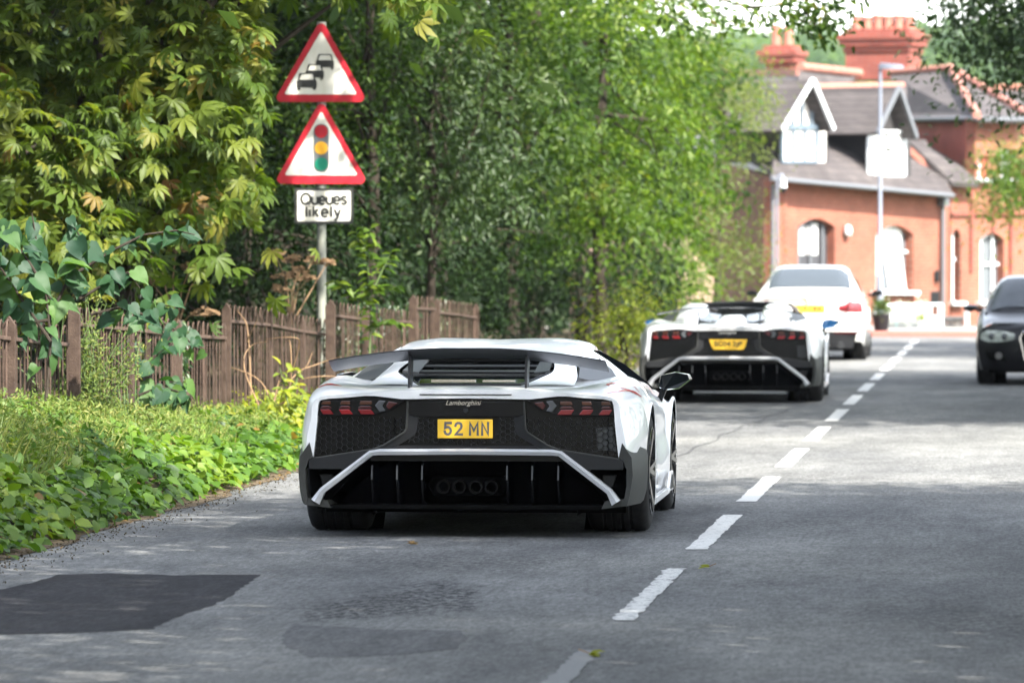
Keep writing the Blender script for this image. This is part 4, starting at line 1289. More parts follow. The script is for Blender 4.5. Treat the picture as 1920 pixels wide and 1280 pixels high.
def dark_hatchback():
    p = at(1963, HOR, 69.4); p.z = 0
    car = thing('hatchback_car', p, 'black hatchback coming the other way with chrome-framed grille', 'car', rotz=PI)
    # local: x right of the car when facing along +y;  y=0 is the NOSE here, body runs to +y (so rotate: nose towards the camera)
    car.rotation_euler = (0, 0, 0)
    A = [(.86, .32, .35), (3.44, .32, .35)]
    K = [
        (.26, [(.80, .20), (.85, .40), (.862, .56), (.845, .68), (.79, .76), (.68, .80), (.4, .815), (0, .82)]),
        (.60, [(.84, .19), (.875, .40), (.880, .58), (.862, .73), (.80, .83), (.68, .87), (.4, .885), (0, .89)]),
        (1.1, [(.85, .18), (.885, .38), (.885, .60), (.870, .78), (.81, .89), (.70, .93), (.4, .95), (0, .955)]),
        (1.5, [(.84, .18), (.875, .36), (.882, .58), (.872, .80), (.82, .93), (.74, .97), (.4, .99), (0, 1.0)]),
        (2.6, [(.84, .18), (.875, .36), (.885, .58), (.878, .82), (.83, .96), (.75, .99), (.4, 1.0), (0, 1.0)]),
        (4.25, [(.78, .30), (.82, .45), (.82, .6), (.80, .8), (.75, .95), (.66, 1.0), (.4, 1.0), (0, 1.0)])]
    b = MB(); b.loft(body_rows(K, A, arch_stations(.26, 4.25, A, .12))); b.mirror_x()
    wf = lambda z: float(np.interp(z, [.20, .40, .56, .68, .76, .80], [.80, .85, .862, .845, .79, .68]))
    bf = lambda z: float(np.interp(z, [.20, .30, .45, .55, .66, .74, .80], [.07, .02, .0, .01, .04, .10, .19]))
    rows = face_patch(wf, bf, [.20, .25, .30, .38, .46, .52, .58, .64, .70, .75, .80], 24, .24, 3)
    rows = [[(x, min(y, .26), z) for x, y, z in r] for r in rows]
    b.loft(rows); b.loft([rows[-1], [(x, .26, .81 + .01 * (1 - abs(x))) for x, y, z in rows[-1]]])
    b.build('body', M['black_paint'], car, smooth=38, weld=True)
    st = [(1.15, .66, .955), (1.95, .56, 1.385), (2.5, .55, 1.42), (3.3, .545, 1.40), (4.1, .60, 1.0)]
    ks = []
    for y, xr, zr in st:
        zb = .94
        ks.append((y, spline_pts([(.79, y, zb), (.5 * (.79 + xr) + .035, y, zb + (zr - zb) * .5), (xr + .02, y, zr - .05), (xr * .86, y, zr), (xr * .4, y, zr + .012), (0, y, zr + .015)], 4, .35)))
    b = MB(); rr = []
    for y in np.linspace(1.15, 4.1, 26):
        r = hermite_keys(ks, y); r[:, 1] = y; rr.append([tuple(p) for p in r])
    b.loft(rr); b.mirror_x(); b.build('roof', M['black_paint'], car, smooth=40, weld=True)
    b = MB(); q = []
    for y, hw in ((1.22, .70), (1.45, .67), (1.7, .625), (1.88, .575)):
        r = hermite_keys(ks, y); row = []
        for i in range(13):
            x = hw * (-1 + i / 6); z = float(np.interp(abs(x), r[::-1, 0], r[::-1, 2])); row.append((x, y - .012, z + .012))
        q.append(row)
    b.loft(q); b.build('windscreen', M['screen_glass'], car, smooth=40)
    for s in (1, -1):
        b = MB(); q = []
        for y in (1.6, 2.0, 2.6, 3.2, 3.6):
            r = hermite_keys(ks, y); zt = r[-1][2]; row = []
            for k in (.12, .5, .82):
                z = .94 + (zt - .94) * k; row.append((s * (float(np.interp(z, r[:, 2], r[:, 0])) + .008), y, z))
            q.append(row)
        b.loft(q); b.build('side_window', M['glass'], car, smooth=40)
        def sy(x, z): return bf(z) + .24 * (abs(x) / wf(z)) ** 3
        top = [(.40, .675), (.50, .700), (.62, .715), (.74, .715), (.82, .695)]; bot = [(.40, .60), (.50, .575), (.62, .560), (.74, .565), (.83, .60)]
        b = MB(); b.loft([[(s * x, sy(x, z) - .010, z) for x, z in top], [(s * (x + X) / 2, sy(x, (z + Z) / 2) - .028, (z + Z) / 2) for (x, z), (X, Z) in zip(top, bot)], [(s * x, sy(x, z) - .010, z) for x, z in bot]])
        hl = b.build('headlight', M['headlamp'], car, smooth=50)
        for x in (.52, .68):
            b = MB(); b.lathe([(-.012, .0), (.0, .03), (.012, .045)], (s * x, sy(x, .635) - .034, .635), 'Y', 20); b.build('lamp_bulb', M['clear_lens'], hl, smooth=40)
        b = MB(); b.xz([(s * .46, .44), (s * .76, .45), (s * .72, .34), (s * .50, .32)], sy(.6, .4) - .02, sy(.6, .4) + .05); b.build('bumper_intake', M['matt_black'], car)
        b = MB(); b.lathe([(-.03, 0), (-.03, .045), (.01, .055)], (s * .60, sy(.6, .4) + .0, .385), 'Y', 20); b.build('fog_lamp', M['clear_lens'], car, smooth=40)
        sec = ((-.02, .985), (.01, 1.035), (.10, 1.045), (.17, 1.02), (.175, .975), (.08, .94), (-.02, .985))
        b = MB(); b.loft([[(s * (.88 + dx), y, z) for dx, z in sec] for y in (1.62, 1.56)] + [[(s * (.90 + dx * .75), 1.50, .99 + (z - .99) * .6) for dx, z in sec]])
        b.f.append(tuple(range(14, 20)))
        m_ = b.build('door_mirror', M['black_paint'], car, smooth=40)
        b = MB(); b.bar((s * .80, 1.60, .96), (s * .90, 1.60, .98), .05, .04); b.build('mirror_arm', M['black_paint'], m_)
        for yy_ in (.86, 3.44):
            b = MB(); b.lathe([(s * .5, .356), (s * .85, .356)], (0, yy_, .32), 'X', 20, arc=PI, a0=-PI / 2); b.build('wheel_arch_liner', M['matt_black'], car, normals=False)
            wheel(car, .872, yy_, .32, .225, s, .225, M['rim_silver'], 5, False)
    # grille: chrome frame and slats
    gp = [(-.30, .695), (.30, .695), (.335, .62), (.27, .33), (.20, .27), (-.20, .27), (-.27, .33), (-.335, .62)]
    b = MB(); b.xz([(x * .97, z) for x, z in gp], -.030, .2); gr = b.build('grille', M['matt_black'], car)
    b = MB(); b.tube([(x, -.030, z) for x, z in gp + gp[:2]], .016, 6, cap=False); b.build('grille_frame', M['chrome'], gr, smooth=50)
    for k in range(8):
        z = .32 + k * .045; hw = float(np.interp(z, [.27, .33, .62, .695], [.2, .26, .32, .29]))
        b = MB(); b.box(-hw, hw, -.040, -.030, z - .006, z + .006); b.build('grille_slat', M['dark_grey'], gr)
    b = MB(); b.xz([(-.26, .50), (.26, .50), (.26, .39), (-.26, .39)], -.062, -.041); pl = b.build('number_plate', M['plate_white'], car, bevel=.004)
    for k in range(4):
        b = MB(); cx = -.085 + .057 * k
        b.tube([(cx + .036 * math.cos(t * PI / 10), -.05, .61 + .036 * math.sin(t * PI / 10)) for t in range(21)], .005, 6, cap=False)
        b.build('badge_ring', M['chrome'], gr, smooth=50)
    b = MB(); b.box(-.72, .72, .3, 3.9, .16, .34); b.build('underbody', M['matt_black'], car)
    for s in (1, -1):
        b = MB(); b.bar((s * .10 - .25, 1.205, .985), (s * .10 + .27, 1.27, 1.03), .02, .012); b.build('wiper', M['matt_black'], car)
    return car
hatch = dark_hatchback(); hatch.scale = (1, 1, .955)

# ================================================================ warning sign on its post
SD = 53.0
def sp(px, py, off=0.0):
    s = FPX / SD
    return ((px - 603) / s, off, CAM.z - (py - HOR) / s)
base = at(603, HOR, SD); base.z = ground_z(at(603, HOR, SD).x, at(603, HOR, SD).y)
bz0 = base.z
sign = thing('road_sign', base, 'tall grey post with two red-edged warning triangles and a Queues likely plate', 'road sign', rotz=YAW)
def spz(px, py, off=0.0):
    x, y, z = sp(px, py, off); return (x, y, z - bz0)
def rounded(pts, r, n=5):
    out = []; N = len(pts)
    for i in range(N):
        p, a, c = [Vector((q[0], q[1])) for q in (pts[i], pts[i - 1], pts[(i + 1) % N])]
        u, v = (a - p).normalized(), (c - p).normalized()
        ang = math.acos(max(-1, min(1, u.dot(v)))); d = r / math.tan(ang / 2)
        cen = p + (u + v).normalized() * (r / math.sin(ang / 2))
        s0, s1 = p + u * d - cen, p + v * d - cen
        a0 = math.atan2(s0.y, s0.x); a1 = math.atan2(s1.y, s1.x); da = (a1 - a0 + PI) % (2 * PI) - PI
        for k in range(n + 1):
            t = a0 + da * k / n
            out.append((cen.x + r * math.cos(t), cen.y + r * math.sin(t)))
    return out
def splate(name, pxpts, r, y0, y1, m, parent, bevel=0.0):
    pts = [(spz(a, c)[0], spz(a, c)[2]) for a, c in pxpts]
    b = MB(); b.xz(rounded(pts, r), y0, y1)
    return b.build(name, m, parent, bevel=bevel)
b = MB(); b.tube([(0, 0, -.4), spz(603, 345, 0)], .044, 16); b.tube([spz(603, 345, 0), spz(603, 42, 0)], .044, 16)
b.build('post', M['post_grey'], sign, smooth=40)
for apex, y1, y2, x0, x1 in ((36, 192, 178, 513, 690), (186, 345, 329, 514, 691)):
    t = splate('warning_triangle', [(603, apex), (x1, y1), (x0, y1)], .045, -.062, -.055, M['sign_red'], sign)
    splate('triangle_back', [(603, apex + 1), (x1 - 1, y1 - 1), (x0 + 1, y1 - 1)], .045, -.055, -.050, M['post_grey'], t)
    wt = splate('white_field', [(603, apex + 23), (x1 - 20, y2), (x0 + 20, y2)], .012, -.066, -.061, M['sign_white'], t)
    for yy_ in (y1 - 20, y1 - 75):
        b = MB(); x, _, z = spz(603, yy_); b.box(-.10, .10, -.050, .05, z - .02, z + .02); b.build('bracket', M['post_grey'], sign)
    if apex == 36:
        # three queueing cars, each smaller one further back
        for cx, cy, s in ((576, 156, 1.0), (591, 138, .92), (610, 119, .92)):
            def q(pts, nm, off=-.071, m=M['sign_black']):
                P = [(spz(cx + a * s, cy + c * s)[0], spz(cx + a * s, cy + c * s)[2]) for a, c in pts]
                b = MB(); b.xz(P, off, off + .006); return b.build(nm, m, t)
            o_ = (-.071 - (.002 if s == 1 else (0 if cx == 610 else .001)))
            q([(-12, -18), (12, -18), (14, -16), (16.5, -5), (18.5, -3), (18.5, 9), (17, 9), (17, 13.5), (12, 13.5), (12, 9), (-12, 9), (-12, 13.5), (-17, 13.5), (-17, 9), (-18.5, 9), (-18.5, -3), (-16.5, -5), (-14, -16)], 'car_symbol', o_)
            q([(-10.5, -15.5), (10.5, -15.5), (13.5, -5.5), (-13.5, -5.5)], 'car_symbol_window', o_ - .003, M['sign_white'])
    else:
        P = [(590 + 0, 236), (617, 236), (617, 322), (590, 322)]
        splate('signal_symbol', [(589, 233), (617, 233), (617, 323), (589, 323)], .068, -.070, -.065, M['sign_grey'], t)
        for cy, m in ((247, 'sign_red'), (278, 'sign_amber'), (308, 'sign_green')):
            b = MB(); x, _, z = spz(603, cy); b.lathe([(-.074, 0), (-.074, .062), (-.069, .062)], (x, 0, z), 'Y', 24); b.build('signal_disc', M[m], t, smooth=30)
pl = splate('text_plate', [(553, 353), (663, 353), (663, 420), (553, 420)], .02, -.062, -.054, M['sign_black'], sign)
pw = splate('text_plate_face', [(558, 358), (658, 358), (658, 415), (558, 415)], .014, -.065, -.061, M['sign_white'], pl)
def arc_(cx, cy, rx, ry, a0, a1, n=14):
    return [(cx + rx * math.cos(math.radians(a0 + (a1 - a0) * k / n)), cy + ry * math.sin(math.radians(a0 + (a1 - a0) * k / n))) for k in range(n + 1)]
ROAD_LETTERS = {      # strokes in units of the x-height, and the letter's width
    'Q': ([arc_(.62, .7, .62, .7, 0, 360, 24), [(.72, .34), (1.16, -.06)]], 1.24),
    'u': ([[(0, 1), (0, .40)] + arc_(.38, .38, .38, .38, 180, 360, 10)[1:] + [(.76, 1)], [(.76, .5), (.76, 0)]], .76),
    'e': ([[(.02, .50), (.80, .50)] + arc_(.40, .50, .40, .50, 8, 318, 18)], .80),
    's': ([[(.64, .80), (.50, .97), (.32, 1.0), (.12, .92), (.06, .75), (.18, .58), (.48, .46), (.64, .32), (.60, .12), (.40, 0), (.18, .03), (0, .20)]], .64),
    'l': ([[(0, 0), (0, 1.42)]], 0), 'i': ([[(0, 0), (0, 1)], [(0, 1.26), (0, 1.44)]], 0),
    'k': ([[(0, 0), (0, 1.42)], [(.60, 1), (.04, .42)], [(.22, .60), (.66, 0)]], .66),
    'y': ([[(0, 1), (.39, .06)], [(.78, 1), (.34, -.22), (.16, -.40), (-.04, -.40)]], .78)}
def road_text(txt, px0, px1, base_y, unit_px, w=.34):
    tot = sum(ROAD_LETTERS[c][1] for c in txt); gap = ((px1 - px0) / unit_px - w - tot) / (len(txt) - 1)
    u = unit_px / (FPX / SD); x0, _, z0 = spz(px0, base_y); x = x0 + w * u / 2
    for ch in txt:
        st, wd = ROAD_LETTERS[ch]; b = MB()
        for k, poly in enumerate(st):
            pts = [Vector((x + a * u, 0, z0 + (c + (.17 if c < .2 and c >= 0 else 0) * 0) * u)) for a, c in poly]
            L_ = []; R_ = []
            for i, p in enumerate(pts):
                d0 = (p - pts[i - 1]).normalized() if i else (pts[1] - p).normalized()
                d1 = (pts[i + 1] - p).normalized() if i < len(pts) - 1 else d0
                n0 = Vector((-d0.z, 0, d0.x)); n1 = Vector((-d1.z, 0, d1.x)); nb = (n0 + n1)
                nb = nb.normalized() if nb.length > .2 else n0
                kk = min(1 / max(nb.dot(n0), .5), 1.4) * w * u / 2
                L_.append(p + nb * kk); R_.append(p - nb * kk)
            b.loft([[(q.x, -.0675 - .0003 * k, q.z) for q in L_], [(q.x, -.0675 - .0003 * k, q.z) for q in R_]])
        b.build('sign_lettering', M['sign_black'], pl, normals=False)
        x += (wd + gap) * u
road_text('Queues', 563, 652, 383, 14.0)
road_text('likely', 573, 641, 406.5, 14.0)
b = MB(); x, _, z = spz(603, 386); b.box(-.12, .12, -.054, .05, z - .02, z + .02); b.build('bracket', M['post_grey'], sign)

# ================================================================ iron railings
fa = at(0, HOR, 36.5); fb = at(618, HOR, 52.0); fa.z = fb.z = 0
FDIR = (fb - fa).normalized(); FN = Vector((-FDIR.y, FDIR.x, 0))
def fence_s(px, off=0.0):
    """distance along the railings at which pixel column px meets them"""
    d = FW + RT * ((px - 960) / FPX)
    # (CAM + d t - fa).FN = off
    t = ((fa - CAM).dot(FN) + off) / d.dot(FN)
    return (CAM + d * t - fa).dot(FDIR), t
def fz(py, D): return CAM.z - (py - HOR) / FPX * D

def railing(label, runs, posts, hoop_step, y_shift=0.0, m='rust'):
    s0, D0 = fence_s(runs[0][0][0], y_shift)
    org = fa + FDIR * s0 + FN * y_shift
    root = thing('iron_railing', org, label, 'railing', 'iron railings along the verge')
    for run in runs:
        # run: list of (px, rail_y, top_y)
        S = []; R_ = []; T_ = []
        for px, ry, ty in run:
            s, D = fence_s(px, y_shift); S.append(s); R_.append(fz(ry, D)); T_.append(fz(ty, D))
        n = max(1, int(round((S[-1] - S[0]) / hoop_step)))
        b = MB()
        for i in range(len(S) - 1):
            a = FDIR * (S[i] - s0) + Vector((0, 0, R_[i])); c = FDIR * (S[i + 1] - s0) + Vector((0, 0, R_[i + 1]))
            b.bar(a, c, .034, .026)
        b.build('top_rail', M['rust_light'], root, bevel=.004)
        gz = [ground_z((fa + FDIR * s).x, (fa + FDIR * s).y) for s in S]
        b = MB()
        for i in range(len(S) - 1):
            b.bar(FDIR * (S[i] - s0) + Vector((0, 0, gz[i] + .03)), FDIR * (S[i + 1] - s0) + Vector((0, 0, gz[i + 1] + .03)), .03, .02)
        b.build('bottom_rail', M[m], root)
        mesh = None
        for k in range(n):
            s = S[0] + (S[-1] - S[0]) * (k + .5) / n
            zr = float(np.interp(s, S, R_)); zt = float(np.interp(s, S, T_)); zg = float(np.interp(s, S, gz))
            if mesh is None:
                # one hoop: two uprights joined by a bow; local z measured from the top
                b = MB(); r = hoop_step * .25; hh = 1.35
                arc = [FDIR * (r * math.cos(t)) + Vector((0, 0, -r * 1.9 + r * 1.9 * math.sin(t))) for t in np.linspace(0, PI, 9)]
                b.tube([FDIR * r + Vector((0, 0, -hh))] + arc + [FDIR * -r + Vector((0, 0, -hh))], .0064, 6)
                o = b.build('hoop', M[m], root, smooth=60); mesh = o.data
            else:
                o = link('hoop', mesh, root)
            o.location = FDIR * (s - s0) + Vector((random.uniform(-.006, .006), random.uniform(-.006, .006), zt + random.uniform(-.008, .008)))
            o.rotation_euler = (random.uniform(-.012, .012), random.uniform(-.012, .012), random.uniform(-.08, .08))
            if k % 3 == 1 and m == 'rust': o.material_slots[0].link = 'OBJECT'; o.material_slots[0].material = M['rust_light']
    for px, ty, w in posts:
        s, D = fence_s(px, y_shift); z1 = fz(ty, D); q = FDIR * (s - s0)
        zg = ground_z((fa + FDIR * s).x, (fa + FDIR * s).y)
        b = MB()
        # flat plate post facing the road-ward traveller, pointed head
        u = Vector((FN.x, FN.y, 0)); hw = w / 2
        c0 = q - u * hw; c1 = q + u * hw
        b.prism([c0 + Vector((0, 0, zg - .2)), c1 + Vector((0, 0, zg - .2)), c1 + Vector((0, 0, z1 - .06)), q + Vector((0, 0, z1)), c0 + Vector((0, 0, z1 - .06))], FDIR * .05)
        b.build('post', M[m], root, bevel=.004)
    return root

railing('rusty bow-topped railing behind the grassy bank, post leaning at the left end',
        [[(-150, 618, 585), (-6, 632, 600)], [(-6, 632, 598), (60, 640, 603), (126, 646, 612)]], [(-150, 570, .08), (16, 592, .085)], .25)
railing('rusty bow-topped railing half hidden by the heart-leaved sapling',
        [[(145, 608, 575), (246, 618, 588), (335, 628, 601), (423, 634, 607)]], [(138, 567, .085), (247, 588, .02), (335, 598, .05), (420, 604, .03)], .25)
railing('sunlit rusty bow-topped railing beneath the warning sign',
        [[(428, 602, 572), (505, 609, 578), (565, 621, 591), (618, 628, 602)]], [(424, 567, .075), (506, 576, .035), (567, 591, .035), (618, 600, .035)], .23)
railing('dark far railing just right of the sign post, ivy climbing its posts',
        [[(622, 591, 564), (675, 598, 572)], [(692, 600, 576), (728, 602, 580), (770, 604, 584)]], [(619, 561, .09), (684, 570, .07)], .24, -.15)
railing('dark far railing farthest along, behind the coupe roof',
        [[(776, 578, 555), (815, 580, 557)], [(820, 586, 561), (860, 590, 565), (892, 596, 571)]], [(774, 552, .08), (818, 558, .07), (892, 568, .07)], .26, -.15)
# ================================================================ vegetation
def E(px, py, D, rx, ry, rz):
    p = at(px, py, D); return ((p.x, p.y, p.z), (rx, ry, rz))
def gbase(px, D):
    p = at(px, HOR, D); p.z = ground_z(p.x, p.y); return p

# --- big horse chestnut behind the railing, its fans of leaflets hanging over it
tb = gbase(212, 46.5)
tree('horse_chestnut_tree', tb, at(215, 120, 46.5), .20,
     [E(130, 60, 46, 1.5, 1.2, .9), E(330, 120, 45, .9, 1.0, .7), E(60, 300, 44.5, .8, .8, .75), E(400, 230, 46, .75, .8, .55), E(440, 335, 46.5, .40, .6, .28),
      E(-120, 200, 45, 1.4, 1.2, 1.3), E(250, -220, 46, 2.6, 2.4, 1.6), ((-3.6, 47.2, 6.9), (2.6, 2.8, 1.5)), E(100, 430, 44, .5, .5, .3), E(300, 350, 45.5, .45, .5, .5), E(430, 130, 47, .33, .6, .5), E(440, 10, 47, .5, .7, .35)],
     760, 8, .165, T_PALM, M['leaf_chestnut'], 'big horse chestnut with browning fan-shaped leaves hanging over the railing', 'tree', spread=(.22, .22, .10), up=.75, hang=.25,
     n_limbs=16, seed=5, clear=(495, 0, 720, 450, 53.5), leaf_parts=300, tone_w=.45)
# ivy and dead stems round its trunk
t = thing('ivy_plant', tb + Vector((.02, -.25, 0)), 'dark ivy and bare stems wrapped around the chestnut trunk', 'ivy')
b = MB()
for k in range(14):
    x0 = random.uniform(-.22, .22); pts = []
    for j in range(8):
        z = j * .36
        pts.append((x0 + .10 * math.sin(j * 1.3 + k) + (j * .03 * (k % 3 - 1)), random.uniform(-.08, .08), z))
    b.tube(pts, [.016] * 8, 5, cap=False)
setp(b.build('stem', M['bark'], t, smooth=50), kind='stuff')
n = 900
P = np.stack([rng.normal(0, .20, n), rng.normal(0, .10, n), rng.random(n) * 2.6], 1)
me = leaf_mesh('ivy_leaf', T_OV, P, .055 + .03 * rng.random(n), np.stack([rng.normal(0, .5, n), -np.ones(n), rng.random(n) * .7], 1), np.stack([rng.normal(0, .4, n), rng.normal(0, .2, n), -np.ones(n)], 1), M['leaf_ivy'])
setp(link('ivy_leaf', me, t), kind='stuff')

# --- woodland behind the railings: each tree has its own crown
def wood(px, D, top_py, rx, rz, cpy, m, nclu, per, size, label, trunk_r=.10, name='tree', tm=T_OV, cat='tree', group='trees of the wood behind the railings', spread=(.20, .20, .10), extra=(), **k):
    bs = gbase(px, D)
    ells = [E(px, cpy, D, rx, rx, rz)] + [E(*e) for e in extra]
    return tree(name, bs, at(px + random.uniform(-8, 8), top_py, D), trunk_r, ells, nclu, per, size, tm, m, label, cat, group, spread=spread, **k)

wood(800, 62, 120, 1.25, 1.25, 210, M['leaf_silver'], 260, 30, .088, 'slender tree with silvery green leaves right of the triangles', .055, 'alder_tree', extra=[(800, 330, 61.2, .6, .5, .5), (740, 90, 62, .9, .9, .7), (880, 100, 62.5, .9, .9, .7), (760, 330, 62, .55, .6, .45), (900, 330, 63, .6, .7, .5)], seed=21, n_limbs=22)
wood(690, 60, 60, .9, .9, 60, M['leaf_mid'], 190, 24, .075, 'yellowing tree showing above and right of the top triangle', .08, extra=[(620, 130, 60, .55, .6, .9), (570, 210, 58, .42, .5, .5), (640, 250, 60, .5, .5, .4), (560, 330, 58, .35, .5, .3)], seed=22)
wood(1130, 74, 60, 1.4, 1.5, 170, M['leaf_lime'], 260, 30, .105, 'bright lime green tree left of the brick building', .09, 'lime_tree', extra=[(1130, 400, 73.0, .8, .7, .75), (1100, 300, 73.2, .8, .7, .6), (1210, 60, 75, 1.2, 1.2, .8), (1060, 20, 74, 1.2, 1.2, .7), (1230, 300, 76, .9, 1, .9), (1180, 420, 75, .9, .9, .6)], seed=23)
wood(960, 70, 60, 1.5, 1.5, 130, M['leaf_mid'], 260, 30, .10, 'mid green tree rising behind the silvery slender one', .10, extra=[(1000, 300, 70, 1.2, 1.2, 1.2), (860, 20, 70, 1.3, 1.3, .8)], seed=24)
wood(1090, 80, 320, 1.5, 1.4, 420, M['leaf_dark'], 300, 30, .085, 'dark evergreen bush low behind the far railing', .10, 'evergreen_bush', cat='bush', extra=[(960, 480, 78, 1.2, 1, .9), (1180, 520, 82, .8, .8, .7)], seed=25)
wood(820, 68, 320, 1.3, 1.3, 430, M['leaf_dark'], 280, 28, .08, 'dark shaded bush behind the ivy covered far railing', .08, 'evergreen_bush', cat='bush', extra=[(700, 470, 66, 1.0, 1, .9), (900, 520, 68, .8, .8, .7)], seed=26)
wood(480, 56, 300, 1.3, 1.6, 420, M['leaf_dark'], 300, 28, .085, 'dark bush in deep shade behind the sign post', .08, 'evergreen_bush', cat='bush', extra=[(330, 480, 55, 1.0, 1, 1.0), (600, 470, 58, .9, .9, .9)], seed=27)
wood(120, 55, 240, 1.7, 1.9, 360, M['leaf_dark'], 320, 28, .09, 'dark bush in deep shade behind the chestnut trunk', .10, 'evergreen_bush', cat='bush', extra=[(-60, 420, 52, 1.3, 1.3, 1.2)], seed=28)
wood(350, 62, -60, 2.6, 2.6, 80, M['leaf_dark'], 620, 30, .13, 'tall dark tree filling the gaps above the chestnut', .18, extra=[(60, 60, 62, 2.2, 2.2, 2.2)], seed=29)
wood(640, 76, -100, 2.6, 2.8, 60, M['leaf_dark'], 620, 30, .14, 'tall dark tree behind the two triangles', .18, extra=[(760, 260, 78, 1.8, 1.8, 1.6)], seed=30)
wood(1000, 90, -60, 2.8, 3.0, 140, M['leaf_mid'], 620, 30, .14, 'tall green tree at the back of the wood', .18, extra=[(1190, 250, 92, 1.7, 1.7, 1.7), (900, 330, 90, 1.8, 1.8, 1.6)], seed=31)
# pale feathery tree in front of the building's left end
wood(1345, 98, 60, 1.0, 1.8, 230, M['leaf_birch'], 420, 24, .075, 'pale feathery tree against the left end of the building', .07, 'birch_tree', group=None, extra=[(1300, 120, 97, .8, .8, 1.0), (1400, 160, 100, .55, .6, .8), (1310, 430, 96, .6, .6, .8), (1395, 480, 99, .45, .5, .7), (1260, 520, 95, .8, .7, .6)], seed=32, shell=.3, tone_w=.4, n_limbs=24)
wood(1240, 88, 430, .9, .9, 520, M['leaf_lime'], 160, 24, .08, 'low bright green bush beyond the coupe roof', .05, 'roadside_bush', cat='bush', group=None, extra=[(1290, 580, 86, .6, .6, .5)], seed=33)
wood(1165, 68, 600, .45, .5, 620, M['leaf_yellow'], 90, 22, .06, 'small sunlit yellow-green shrub left of the open sports car', .03, 'roadside_shrub', cat='shrub', group=None, extra=[(1190, 570, 68, .3, .3, .3)], seed=34)

# --- trees whose branches reach in at the top and at the right edge
def side_tree(name, x, y, h, ells, m, nclu, per, size, label, tm=T_OV, r_t=.22, **k):
    return tree(name, Vector((x, y, .1)), Vector((x + random.uniform(-.2, .2), y, h)), r_t, ells, nclu, per, size, tm, m, label, 'tree', 'roadside trees on the right', n_limbs=18, **k)
M['leaf_right'] = leaf_mat('leaf_right', [(0, (.026, .052, .024)), (.6, (.045, .078, .030)), (1, (.075, .11, .035))], .25)
side_tree('roadside_tree', 6.3, 72, 6.5, [E(1895, 30, 70, .50, .8, .52), E(1845, -30, 70, .5, .7, .42), E(1880, -10, 70, .5, .8, .6), E(1965, 70, 70, .55, .8, .7), ((5.5, 71, 6.8), (2.2, 2.4, 1.8))], M['leaf_right'], 620, 34, .095, 'dark green tree hanging into the top right corner', seed=41)
side_tree('roadside_tree', 4.6, 117, 4.5, [E(1895, 285, 116, .50, .5, .25), E(1882, 345, 116, .40, .5, .24), E(1940, 320, 116, .6, .7, .6), ((4.6, 117, 4.0), (1.1, 1.2, 1.3))], M['leaf_lime'], 420, 30, .10, 'mid green tree in front of the right wing of the building', seed=42)
# --- thin branches hanging along the top of the picture
br = thing('overhanging_branch', at(1250, -60, 62), 'leafy branches hanging across the top, left of the tall chimney', 'branch')
b = MB(); o0 = br.location
segs = [[(1180, -60), (1290, -20), (1400, 15), (1500, 40), (1560, 60)], [(1290, -20), (1350, 30), (1420, 45)], [(1400, 15), (1480, 10), (1540, 18), (1575, 34)], [(1300, -60), (1420, -30), (1540, -18), (1620, -14)], [(1500, 12), (1530, 50), (1545, 75)], [(1480, -20), (1540, 5), (1570, 26)], [(1180, -60), (1240, 20), (1300, 60)]]
P = []
for sg in segs:
    D = random.uniform(60, 64)
    pts = [at(x, y, D) - o0 for x, y in sg]
    b = MB(); b.tube(pts, np.linspace(.016, .005, len(pts)), 5, cap=False); b.build('twig', M['bark'], br, smooth=50)
    for i in range(len(pts) - 1):
        for k in range(44):
            q = pts[i].lerp(pts[i + 1], random.random()); P.append((q.x + random.gauss(0, .12), q.y + random.gauss(0, .25), q.z + random.gauss(-.03, .085)))
P = np.array(P); n = len(P)
me = leaf_mesh('branch_leaf', T_OV, P, .085 + .05 * rng.random(n), rng.normal(0, .5, (n, 3)) + np.array([0, -.3, .6]), rng.normal(0, .6, (n, 3)) + np.array([0, 0, -.6]), M['leaf_mid'])
setp(link('branch_leaf', me, br), kind='stuff')

# --- unseen trees beside, behind and left of the frame, placed for their shade
shade_spots = [(6.6, -6), (6.8, 1), (6.5, 8), (5.4, 14), (5.2, 19.5), (4.4, 23.2), (6.0, 26.5), (7.0, 30), (6.7, 52), (6.5, 58), (6.9, 64), (8.0, 87), (8.2, 94),
               (-6.8, -12), (-6.6, -3), (-7.0, 6), (-6.9, 15), (6.9, -15), (6.6, -24), (-6.9, -22), (-7.2, -32), (6.8, -34), (-4, -44), (0.5, -46), (5, -43), (10, -40), (-10, -40), (-13, -28), (13, -26),  # added behind the camera and at left to darken reflections and fill
               (-8.3, 38), (-8.8, 45), (-8.4, 52), (-9.2, 59), (-8.6, 66), (-9.4, 73), (-9.0, 81), (-9.6, 89), (-13, 55), (-13.5, 64), (-13, 76)]
M['leaf_shade'] = leaf_mat('leaf_shade', [(0, (.024, .052, .016)), (.6, (.042, .080, .022)), (1, (.075, .11, .03))], .30)
proto = None
for i, (x, y) in enumerate(shade_spots):
    if proto is None:
        proto = tree('unseen_tree', Vector((x, y, .1)), Vector((x, y, 7.5)), .20, [((x - 1.2, y, 7.9), (3.7, 3.9, 2.5)), ((x + 1.5, y, 7.9), (3.0, 3.4, 2.8))], 760, 30, .19, T_Q, M['leaf_shade'],
                     'broad unseen tree standing outside the picture for its shade and dark reflections', 'tree', 'street trees shading the road', spread=(.5, .5, .22), seed=50)
        o = proto
    else:
        o = copy_tree(proto)
    o.location = (x, y, .1 if y < 36 or x > 0 else ground_z(x, y) + (y - 38) * .02); o.rotation_euler = (0, 0, i * 1.9 if i % 3 else .4 * i); 
    sc_ = (1.0, .92, 1.08, .97)[i % 4]; o.scale = (sc_, sc_, sc_)
    o.rotation_euler = (0, 0, (0, .35, -.3, .2, -.15)[i % 5])

